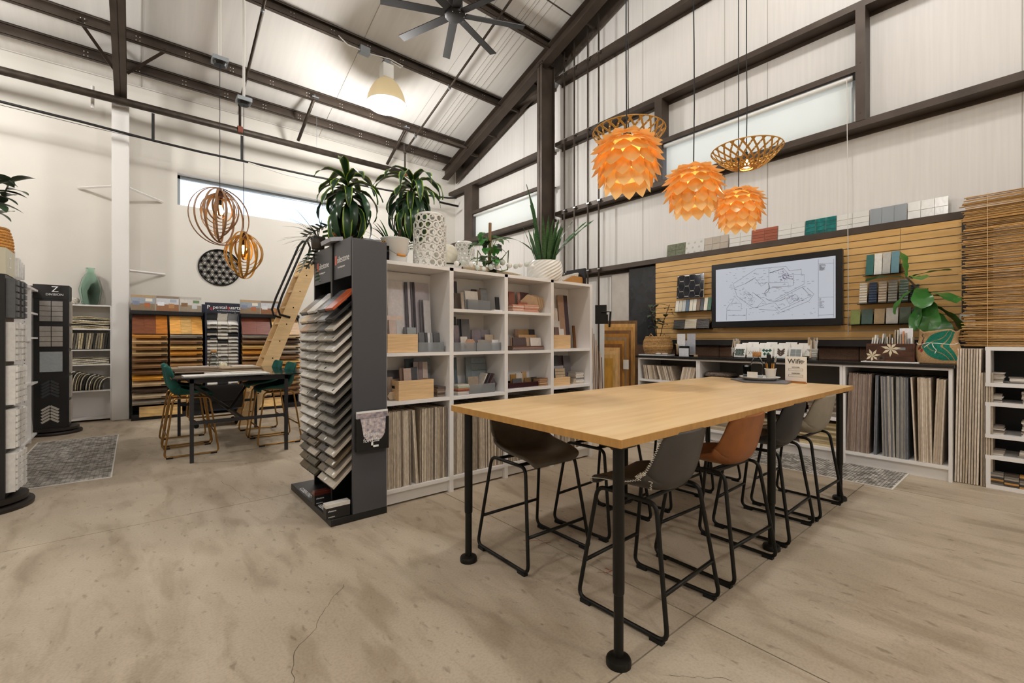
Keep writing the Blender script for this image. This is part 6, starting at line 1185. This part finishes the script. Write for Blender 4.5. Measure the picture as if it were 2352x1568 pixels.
# split-leaf plant and grasses hanging behind the tower
def split_leaf(parent, base, az, el, L_, w, mat='leaf_mid'):
    d = Vector((math.cos(az)*math.cos(el), math.sin(az)*math.cos(el), math.sin(el))); s = Vector((-math.sin(az), math.cos(az), 0)); b0 = Vector(base); mb = MB(); n = 6; nr = s.cross(d)
    pts = [Vector((0, 0, 0))]
    for k in range(n):      # fingers both sides
        for sg in (-1, 1):
            t0 = k/n; t1 = t0+.10; ww = w/2*(1-.45*abs(t0-.35)*1.6); a = b0+d*(L_*t0); b_ = b0+d*(L_*t1); tip = b0+d*(L_*(t0+.20))+s*(sg*ww)-nr*(.15*ww); tip2 = b0+d*(L_*(t0+.12))+s*(sg*ww*.95)-nr*(.12*ww)
            mb.add([a, b_, tip, tip2], [(0, 1, 2, 3)])
    mb.add([b0-s*.015, b0+s*.015, b0+d*L_*1.05+s*.01, b0+d*L_*1.05-s*.01], [(0, 1, 2, 3)]); o = mb.build('leaf', mat, parent, solid=.002); return o
ms = thing('split_leaf_plant', 'split-leaf plant spilling over the back of the sample tower', 'plant', (1.38, 4.0, 1.93)); MB().lathe([(.001, 0), (.08, 0), (.10, .14), (.095, .14), (.08, .02)], n=18).build('pot', cm('#6b6460'), ms, smooth=True)
for b_, az, el, L_, w, mt in (((-.10, 0, .36), 2.6, -.5, .22, .24, 'leaf_dark'), ((-.06, .03, .34), 1.0, -.9, .26, .22, 'leaf_mid'), ((-.14, .08, .18), 2.4, -1.0, .22, .2, 'leaf_dark'), ((-.22, .06, .12), 3.2, -1.1, .2, .2, 'leaf_dark'), ((.05, -.02, .3), -.3, -.3, .2, .2, 'leaf_mid'), ((-.12, -.04, .05), 3.6, -1.2, .2, .16, 'leaf_dark')): MB().tube([(0, 0, .12), (b_[0]*.6, b_[1]*.6, max(b_[2], .2)+.03), b_], .004, 5).build('petiole', 'stem_green', ms); split_leaf(ms, b_, az, el, L_, w, mt)
gp = thing('ponytail_grass', 'fine grassy plant between the two dracaenas', 'plant', (1.80, 3.86, ZT)); MB().lathe([(.001, 0), (.07, 0), (.085, .15), (.08, .15), (.065, .02)], n=16).build('pot', cm('#d6d2ca'), gp, smooth=True); rs_ = random.Random(3)
for i in range(34): a = rs_.uniform(0, 6.28); leaf(gp, (0, 0, .14), a, rs_.uniform(.6, 1.4), rs_.uniform(.3, .5), .016, rs_.uniform(.6, 1.6), 'spear', rs_.choice(('leaf_mid', 'leaf_snake')), None, 0, .2)
gp2 = thing('ponytail_grass', 'dark spiky grass plant at the far corner of the shelving top', 'plant', (1.2, 4.0, 2.07)); MB().lathe([(.001, 0), (.05, 0), (.06, .1), (.05, .1)], n=14).build('pot', cm('#4b4640'), gp2, smooth=True)
for i in range(26): a = rs_.uniform(1.8, 4.6); leaf(gp2, (0, 0, .09), a, rs_.uniform(-.1, 1.0), rs_.uniform(.2, .34), .008, rs_.uniform(.3, 1.0), 'spear', 'leaf_dark', None, 0, .2)
# small lantern with gold clip beside the tower
ln = thing('glass_lantern', 'small clear glass lantern with a gold clip beside the bucket', 'lantern', (1.50, 3.36, ZT)); MB().box(-.035, .035, -.03, .03, 0, .12).build('glass_body', 'clear', ln); MB().box(-.012, .012, -.01, .01, .005, .05).build('candle', 'ceramic', ln); MB().tube([(-.02, 0, .12), (-.015, 0, .16), (.0, 0, .15), (.015, 0, .17), (.01, 0, .13)], .006, 6).build('gold_clip', 'brass', ln, smooth=True)
# rubber plants
def rubber(name, x, y, z, label, seed, n, R, H, pot, mat='leaf_olive', L_=(.10, .17), stems=3):
    rs_ = random.Random(seed); t_ = thing(name, label, 'plant', (x, y, z)); tops = []
    for s in range(stems):
        a = seed+s*2.1; tp_ = Vector((R*.55*math.cos(a), R*.55*math.sin(a), pot+H*(.75+.25*rs_.random()))); MB().tube([(.02*math.cos(a), .02*math.sin(a), pot-.05), tp_*.5+Vector((0, 0, pot*.5)), tp_], .006, 6).build('stem', 'stem_brown', t_, smooth=True); tops.append(tp_)
    for i in range(n):
        tp_ = tops[i % stems]; f = .35+.65*((i//stems)+.5)/(n/stems); b_ = Vector((0, 0, pot-.05)).lerp(tp_, min(1, f)); az = i*2.4+seed; leaf(t_, b_, az, rs_.uniform(.0, .7)+(.5 if f > .95 else 0), rs_.uniform(*L_), rs_.uniform(.05, .075)*L_[1]/.17, rs_.uniform(.4, 1.0), 'oval', mat, None, 0, .2)
    return t_
def coil_basket(parent, r0, r1, h, n, mat, rt=.008):
    for k in range(n):
        f = k/(n-1); r = r0+(r1-r0)*math.sin(PI*(.15+.7*f)); MB().tube([(r*math.cos(2*PI*i/22), r*math.sin(2*PI*i/22), rt+(h-2*rt)*f+.0015*math.sin(i*3+k)) for i in range(22)], h/n*.62, 6, closed=True).build('coil', mat, parent, smooth=True)
    MB().lathe([(.001, .01), (r0, .01)], n=20).build('basket_floor', mat, parent)
M('seagrass', '#b08a58', .85, rnd=.25, var=.3, scale=60); M('rattan', '#b9823e', .8, rnd=.2, var=.3, scale=60)
rp = rubber('rubber_plant', 5.95, 3.735, 1.087, 'rubber plant in a coiled seagrass basket on the counter', 3, 34, .30, .55, .24); coil_basket(rp, .14, .205, .26, 13, 'seagrass')
for s in (-1, 1): MB().tube([(s*.17, -.04, .25), (s*.18, 0, .30), (s*.17, .04, .25)], .008, 6).build('handle', 'seagrass', rp)
MB().lathe([(.001, .235), (.16, .235)], n=18).build('soil', 'soil', rp); tag(MB().box(5.75, 6.15, 3.46, 4.0 if False else 3.93, 1.0725, 1.087).build('marble_tray', cm('#c9cdd0', .2)), 'white marble slab under the seagrass basket', 'tray')
tag(pillow('pebble', (5.78, 3.62, 1.101), (.05, .09, .025), cm('#d2cdc8'), 'flat pale pebble on the marble slab, left', 'pebble', 2.2, 8, 1), 'flat pale pebble on the marble slab, left of two', 'pebble'); tag(pillow('pebble', (5.79, 3.52, 1.101), (.05, .10, .026), cm('#b9a8a4'), 'x', 'pebble', 2.2, 8, 2), 'pinkish pebble on the marble slab, right of two', 'pebble')
r0 = rubber('rubber_plant', -1.02, 6.15, 1.97, 'rubber plant with broad dark leaves in a woven basket at the left edge', 5, 40, .34, .56, .30, 'leaf_olive', (.17, .26), 4); coil_basket(r0, .11, .16, .34, 13, 'rattan'); MB().lathe([(.001, .3), (.13, .3)], n=16).build('soil', 'soil', r0)
for i, (dy, h, c_) in enumerate(((.0, .26, '#7a4a2c'), (.05, .24, '#dcd9d4'), (.14, .2, '#e6e5e1'), (.19, .2, '#dfe0e0'), (.24, .18, '#e2e0dc'), (.29, .17, '#d6d6d6'))): tag(ubox('magazine', cm(c_), (-1.04, 6.75+dy*2.2, 1.969+h/2), (.2, .03, h)), f'magazine standing on the white shelving, {nth(i+1)} from the rubber plant', 'magazine', 'magazines on the white shelving')
# fiddle-leaf fig in a printed burlap sack
fg = thing('fiddle_leaf_fig', 'fiddle-leaf fig with large green leaves behind the burlap sack', 'plant', (5.98, .69, 1.074)); MB().tube([(0, 0, .02), (.0, .0, .33), (-.01, .05, .55), (-.02, .16, .74), (-.03, .24, .86)], .011, 8, rr=[.016, .014, .012, .01, .008]).build('stem', 'stem_brown', fg, smooth=True); MB().lathe([(.001, .0), (.09, 0), (.11, .2), (.1, .2), (.08, .02)], n=16).build('nursery_pot', 'black_matte', fg, smooth=True)
for b_, az, el, L_, w, dr in (((-.03, .22, .84), 1.5, .35, .36, .16, .6), ((-.03, .24, .86), 1.3, 1.5, .26, .14, .2), ((-.03, .2, .84), 3.6, .2, .26, .15, .7), ((-.03, .22, .85), -1.4, .35, .32, .10, .4), ((-.03, .16, .74), 2.0, -.5, .32, .16, .9), ((-.03, .14, .74), 3.4, -.3, .30, .17, 1.0), ((-.02, .1, .68), -2.2, .1, .32, .2, .9), ((-.02, .08, .66), -1.5, -.1, .42, .19, .5), ((-.02, .05, .56), -1.2, -.5, .34, .22, .7), ((-.02, .05, .6), 3.0, -.9, .32, .2, .6), ((-.02, .1, .64), 2.4, -1.0, .34, .15, .5), ((0, .04, .5), -2.6, -.7, .3, .2, .8), ((-.01, .12, .7), .3, .4, .25, .15, .6)): leaf(fg, b_, az, el, L_, w, dr, 'fiddle', 'leaf_fiddle', None, .006, .18)
sk = thing('burlap_sack', 'burlap coffee sack printed in green and red around the fig pot', 'sack', (5.86, .68, 1.073)); M('burlap', '#b3936a', .95, var=.15, scale=120, bump=.4, bscale=160)
def sack(a, b_):
    th = 2*PI*a; e = .55; f = lambda v: math.copysign(abs(v)**e, v); bul = 1+.10*math.sin(PI*min(1, b_*1.6))+.06*math.sin(3*th+5*b_)*b_-.06*(b_ > .55)*math.sin(PI*(b_-.55)/.45); return Vector((f(math.cos(th))*.115*bul, f(math.sin(th))*.145*bul*(1-.04*b_), .315*b_+.012*math.sin(4*th)*(b_ > .9)))
MB().grid(sack, 40, 22, True).build('sack_cloth', 'burlap', sk, smooth=True, solid=.004)
def patch(fn, nu, nv, mat, nm):   # printed patch following the sack surface, a = angle share around the -X side
    def pf(u, v): a, b_ = fn(u, v); p = sack(a, b_); n = Vector((p.x, p.y, 0)).normalized(); return p+n*.0045
    return MB().grid(pf, nu, nv).build(nm, mat, sk, smooth=True)
M('print_green', '#16705c', .9, var=.3, scale=90); M('print_red', '#8e2f2a', .9, var=.2, scale=90); M('print_cream', '#cbb892', .9)
# front (-X) side: angle .5; left in view = +Y = smaller angle share
for k, (a0, a1) in enumerate(((.50, .545), (.552, .59), (.60, .64))): patch(lambda u, v, a0=a0, a1=a1: (a0+(a1-a0)*u-.02-(.10*(1-abs(v*2-1)) if v < .5 else .10*(1-abs(v*2-1)))*1.0+.03, .12+.84*v), 5, 16, 'print_green', 'printed_leaf')
for a, b_ in ((.405, .62), (.44, .60), (.42, .40), (.385, .47)): patch(lambda u, v, a=a, b_=b_: (a+.014*math.cos(2*PI*u)*v, b_+.06*math.sin(2*PI*u)*v), 14, 3, 'print_red', 'printed_berry')
for i, ch in enumerate('CAFE'):
    p = sack(.375, .90-.115*i); text('lettering', ch, .05, (p.x-.02, p.y+.002, p.z-.035), (PI/2, 0, -PI/2+.5), 'display_black', sk)
MB().tube([sack(i/30, .60)+Vector((sack(i/30, .6).x*.04, sack(i/30, .6).y*.04, .008*math.sin(i))) for i in range(30)], .003, 5, closed=True).build('tie_string', 'stitch', sk); MB().tube([(-.125, .03, .19), (-.14, .02, .16), (-.135, .0, .13), (-.14, .01, .10)], .003, 5).build('string_end', 'stitch', sk); MB().tube([(-.125, .05, .19), (-.14, .07, .17), (-.135, .085, .155)], .003, 5).build('string_end', 'stitch', sk)
# ================================================================ COUNTER AND TABLE ITEMS
bh = thing('brochure_holder', 'clear and wood brochure holder on the counter', 'brochure holder', (5.9, 3.26, 1.073)); MB().box(-.05, .06, -.14, .14, 0, .02).build('base', 'pine', bh); MB().box(-.055, -.05, -.14, .14, 0, .165).build('front_plate', 'clear', bh); MB().box(-.05, .06, .125, .14, .0, .17).build('side_plate', 'pine', bh); MB().box(.055, .06, -.14, .14, 0, .2).build('back_plate', 'clear', bh)
for i, (y, h, c_) in enumerate(((.075, .31, '#d9d9dc'), (-.07, .31, '#a9abb4'), (.0, .22, '#c9cad0'))): MB().box(.0+.01*i, .004+.01*i, y-.06, y+.06, .02, h).build('brochure', cm(c_), bh)
MB().box(-.048, -.044, -.075, .075, .02, .14).build('card_stack', 'white_plastic', bh); MB().box(-.06, -.056, -.07, .07, .0, .11).build('card', cm('#c9cbd2'), bh)
def cup(x, y, label, seed, r=.052):
    t_ = thing('sample_cup', label, 'cup', (x, y, 1.073)); MB().lathe([(.001, .0), (.04, 0), (.057, .12), (.06, .125), (.054, .12), (.037, .005), (.001, .005)], n=24).build('cup_body', 'white_plastic', t_, smooth=True); rs_ = random.Random(seed)
    for k in (.04, .06, .08): MB().tube([((.041+.018*k/.12+.0015)*math.cos(2*PI*i/24), (.041+.018*k/.12+.0015)*math.sin(2*PI*i/24), k) for i in range(24)], .0018, 5, closed=True).build('ring', 'white_plastic', t_)
    for i in range(12):
        a = rs_.uniform(0, 6.28); r_ = rs_.uniform(.0, .035); L_ = rs_.uniform(.18, .235); tl = rs_.uniform(.05, .35); ubox('sample_stick', cm(rs_.choice(['#d8d4cc', '#b9a58a', '#8b8886', '#c7b6a0', '#e0ded8', '#6d6661'])), (r_*math.cos(a)+math.cos(a)*math.sin(tl)*L_/2*.5, r_*math.sin(a)+math.sin(a)*math.sin(tl)*L_/2*.5, .02+L_/2), (.012, .016, L_), t_, rot=(-math.sin(a)*tl*.6, math.cos(a)*tl*.6, a))
cup(5.95, 2.60, 'white cup of sample sticks left of the tile card rack', 1); cup(5.9, 1.735, 'white cup of sample sticks right of the tile card rack', 2)
rk = thing('card_rack', 'clear acrylic rack of tile cards on the counter', 'rack', (5.86, 2.17, 1.073)); MB().box(-.08, .08, -.39, .40, 0, .006).build('rack_floor', 'clear', rk); MB().box(-.084, -.08, -.39, .40, 0, .03).build('front_lip', 'clear', rk)
for y in (-.392, .40): MB().prism([(-.08, 0), (.08, 0), (.08, .18), (-.08, .04)], lambda a, b_: (a, y, b_), lambda a, b_: (a, y+.004, b_)).build('side_plate', 'clear', rk)
M('ink_black', '#2b2a28', .6); M('tile_green', '#2f5f56', .3); M('tile_grey', '#8e979a', .3)
for i in range(5):
    yc = .325-.155*i; t_ = thing('tile_card', ('card with a black hexagon mosaic in the card rack', 'card with a grey wave tile in the card rack', 'card with dark green cross tiles in the card rack', 'card with a brown chevron tile in the card rack', 'card with four grey square tiles in the card rack')[i], 'tile card', (5.80, 2.17+yc, 1.081), group='front tile cards'); t_.rotation_euler = (0, .3, 0); MB().box(-.003, .003, -.067, .067, 0, .135).build('card', 'white_plastic', t_)
    if i == 0:
        for a in range(6):
            for b_ in range(5): MB().prism([(.0095*math.cos(k*PI/3)-.045+.018*a+(.009 if b_ % 2 else 0), .0095*math.sin(k*PI/3)+.03+.0175*b_) for k in range(6)], lambda p, q: (-.003, p, q), lambda p, q: (-.006, p, q)).build('mosaic_piece', 'ink_black' if (a+b_) % 2 else 'tile_green', t_)
    elif i == 1:
        for s in (0, 1): MB().tube([(-.004, .055-.0275*k, .04+(.045 if (k+s) % 2 else 0)) for k in range(5)], .0022, 4).build('wave_line', 'tile_grey', t_)
    elif i == 2:
        for (p, q) in ((-.02, .05), (.02, .05), (0, .09), (.035, .095), (-.035, .095)): mb = MB(); mb.box(-.006, -.003, p-.018, p+.018, q-.007, q+.007); mb.box(-.006, -.003, p-.007, p+.007, q-.018, q+.018); mb.build('cross_tile', 'tile_green', t_)
    elif i == 3:
        for k in range(3):
            for s in (-1, 1): ubox('chevron_tile', cm('#4a3c34'), (-.0045, s*.018, .05+.024*k), (.003, .052, .016), t_, rot=(s*.8, 0, 0))
    else:
        for p in (-.028, .028):
            for q in (.04, .09): ubox('square_tile', 'tile_grey', (-.0045, p, q), (.004, .05, .045), t_)
for i in range(11): t_ = tag(ubox('tile_card', 'white_plastic', (5.845+.012*(i % 3), 2.50-.07*i, 1.10+.075+.012*(i % 3)), (.004, .12, .15), rot=(0, .25, 0)), f'plain white tile card behind the front row of the rack, {nth(i+1)} from the left', 'tile card', 'rear tile cards')
tag(MB().box(5.70, 5.95, .80, 1.245, 1.0725, 1.084).build('white_tray', 'white_plastic', bevel=.002), 'thin white tray under the carved box', 'tray')
wbx = open_box('carved_box', M('rosewood', '#4a2c1e', .4, var=.45, scale=8, stretch=(4, 1, 6)), 5.725, 5.92, .835, 1.205, 1.085, 1.262, .014, 'dark carved wooden box with white flower inlay holding sample cards', 'box'); M('inlay', '#dccfb4', .6)
MB().box(-.0985, -.0975, -.12, -.05, .115, .14).build('hand_hole', 'alu', wbx)
for cy_, cz_, s in ((.135, .055, .07), (-.01, .125, .08)):
    for k in range(7):
        a = k*2*PI/7+.3; P = [(0, 0), (.16, .5), (0, 1), (-.16, .5)]; pts = [(cy_+s*(q*math.cos(a)-p*math.sin(a)), cz_+s*(q*math.sin(a)+p*math.cos(a))) for p, q in P]; pts = [(max(-.184, min(.184, p)), max(.002, min(.175, q))) for p, q in pts]; MB().prism(pts, lambda p, q: (-.0975, p, q), lambda p, q: (-.100, p, q)).build('inlay_petal', 'inlay', wbx)
MB().lathe([(.008, 0), (.03, .0), (.033, .008), (.01, .008)], n=16, mt=Matrix.Translation((-.0975, .065, .03)) @ Euler((0, -PI/2, 0)).to_matrix().to_4x4()).build('wood_knot', 'stem_brown', wbx)
rs_ = random.Random(4)
for i in range(16): yy = 1.17-.0205*i; h = .235+.0*i+rs_.uniform(-.03, .03)+(.04 if 9 <= i <= 12 else 0); tag(ubox('sample_card', cm(rs_.choice(['#e0ded8', '#d4cfc4', '#a99c8a', '#ecebe6', '#8d8a86', '#c98a5c'])), (5.82, yy, 1.102+h/2), (.12, .009, h), rot=(.1 if i < 6 else .02, 0, 0)), f'sample card standing in the carved box, {nth(i+1)} from the left', 'sample card', 'cards in the carved box')
tag(ubox('sample_card', cm('#e4e6ec', .2), (5.79, .905, 1.102+.155), (.012, .10, .31), rot=(0, .05, 0)), 'tall glossy white card in the carved box', 'sample card')
# on the maple table
zt = .916
P = [(4.19, 1.76), (4.42, 1.985), (4.70, 1.90), (4.58, 1.50), (4.31, 1.455)]; o = MB().prism(P, lambda a, b_: (a, b_, zt), lambda a, b_: (a, b_, zt+.012)).build('slate_mat', cm('#6f6f74')); tag(o, 'grey slate mat at the far end of the maple table', 'mat')
tag(MB().lathe([(.001, .006), (.115, .006), (.125, .0), (.165, .026), (.17, .03), (.163, .032), (.122, .013), (.001, .013)], (4.455, 1.735, zt+.0125), 32).build('white_plate', 'ceramic', smooth=True), 'white plate on the slate mat', 'plate'); zp = zt+.028
cr = thing('carafe', 'clear water carafe with a cork lid on the white plate', 'carafe', (4.51, 1.78, zp)); MB().lathe([(.001, .004), (.045, .002), (.05, .01), (.05, .135), (.033, .18), (.032, .2), (.036, .205)], n=20).build('bottle', 'clear', cr, smooth=True, solid=.003); MB().lathe([(.001, .24), (.036, .24), (.038, .236), (.036, .195), (.001, .195)], n=18).build('cork_lid', 'cork', cr, smooth=True)
for i in range(3): tag(MB().lathe([(.001, .003), (.030, .0), (.036, .085)], (4.47, 1.855, zp+.016*i), 18).build('drinking_glass', 'clear', smooth=True, solid=.003), f'clear tumbler in the stack on the white plate, {("lowest", "middle", "topmost")[i]}', 'glass', 'stacked tumblers')
tag(MB().box(4.37, 4.376, 1.72, 1.81, zp, zp+.06).build('blank_card', 'white_plastic'), 'blank white card standing on the plate', 'card')
pp = thing('pencil_pot', 'white ribbed pot full of black and gold pencils on the plate', 'pot', (4.47, 1.645, zp)); MB().lathe([(.001, .003), (.036, .0), (.046, .085), (.05, .088), (.05, .094), (.043, .094), (.034, .01), (.001, .01)], n=22).build('pot', 'ceramic', pp, smooth=True); rs_ = random.Random(1)
for i in range(26): a = rs_.uniform(0, 6.28); r_ = .033*math.sqrt(rs_.random()); tl = Vector((math.cos(a)*r_*1.5, math.sin(a)*r_*1.5, .14)); q = MB().tube([(r_*.8*math.cos(a), r_*.8*math.sin(a), .012), tuple(tl)], .0035, 6).build('pencil', cm('#c98a2c', .3) if i % 2 else 'display_black', pp); MB().tube([tuple(tl), tuple(tl+Vector((0, 0, .012)))], .0036, 6).build('pencil_end', 'display_black', q)
MB().box(-.012, .012, .0, .03, .05, .22).build('black_marker', 'display_black', pp); MB().tube([(.01, -.02, .1), (.02, -.035, .2)], .005, 6).build('pen', 'chrome', pp); MB().tube([(.0, -.03, .1), (.0, -.05, .205)], .005, 6).build('pen', 'chrome', pp)
wf = thing('wifi_sign', 'small white wifi sign on a wooden stand on the maple table', 'sign', (4.52, 1.455, zt)); wf.rotation_euler = (0, 0, -.1); MB().box(-.015, .015, -.085, .085, 0, .016).build('stand', cm('#a8703c'), wf); MB().box(-.003, .002, -.088, .088, .008, .235).build('panel_board', 'white_plastic', wf)
text('lettering', 'Wifi', .062, (-.0045, .068, .172), FX, M('sign_ink', '#3b3b3b', .6), wf)
for i, r_ in enumerate((.010, .019, .028)): MB().tube([(-.004, -.05+r_*math.cos(math.radians(40+100*k/8)), .172+r_*math.sin(math.radians(40+100*k/8))) for k in range(9)], .0022, 4).build('wifi_arc', 'sign_ink', wf)
MB().lathe([(.001, 0), (.004, 0)], n=10, mt=Matrix.Translation((-.0042, -.05, .173)) @ Euler((0, -PI/2, 0)).to_matrix().to_4x4()).build('wifi_dot', 'sign_ink', wf)
text('lettering', 'NETWORK', .013, (-.0045, 0, .135), FX, 'sign_ink', wf, 'CENTER'); text('lettering', 'PASSWORD', .013, (-.0045, 0, .08), FX, 'sign_ink', wf, 'CENTER')
for z in (.108, .054): 
    for a in ((-.06, .06, z, z+.0012), (-.06, .06, z+.018, z+.0192), (-.06, -.0588, z, z+.019), (.0588, .06, z, z+.019)): MB().box(-.0042, -.003, *a).build('field_line', 'sign_ink', wf)
text('lettering', 'ELEMENTS', .009, (-.0045, 0, .1135), FX, 'sign_ink', wf, 'CENTER') if False else None
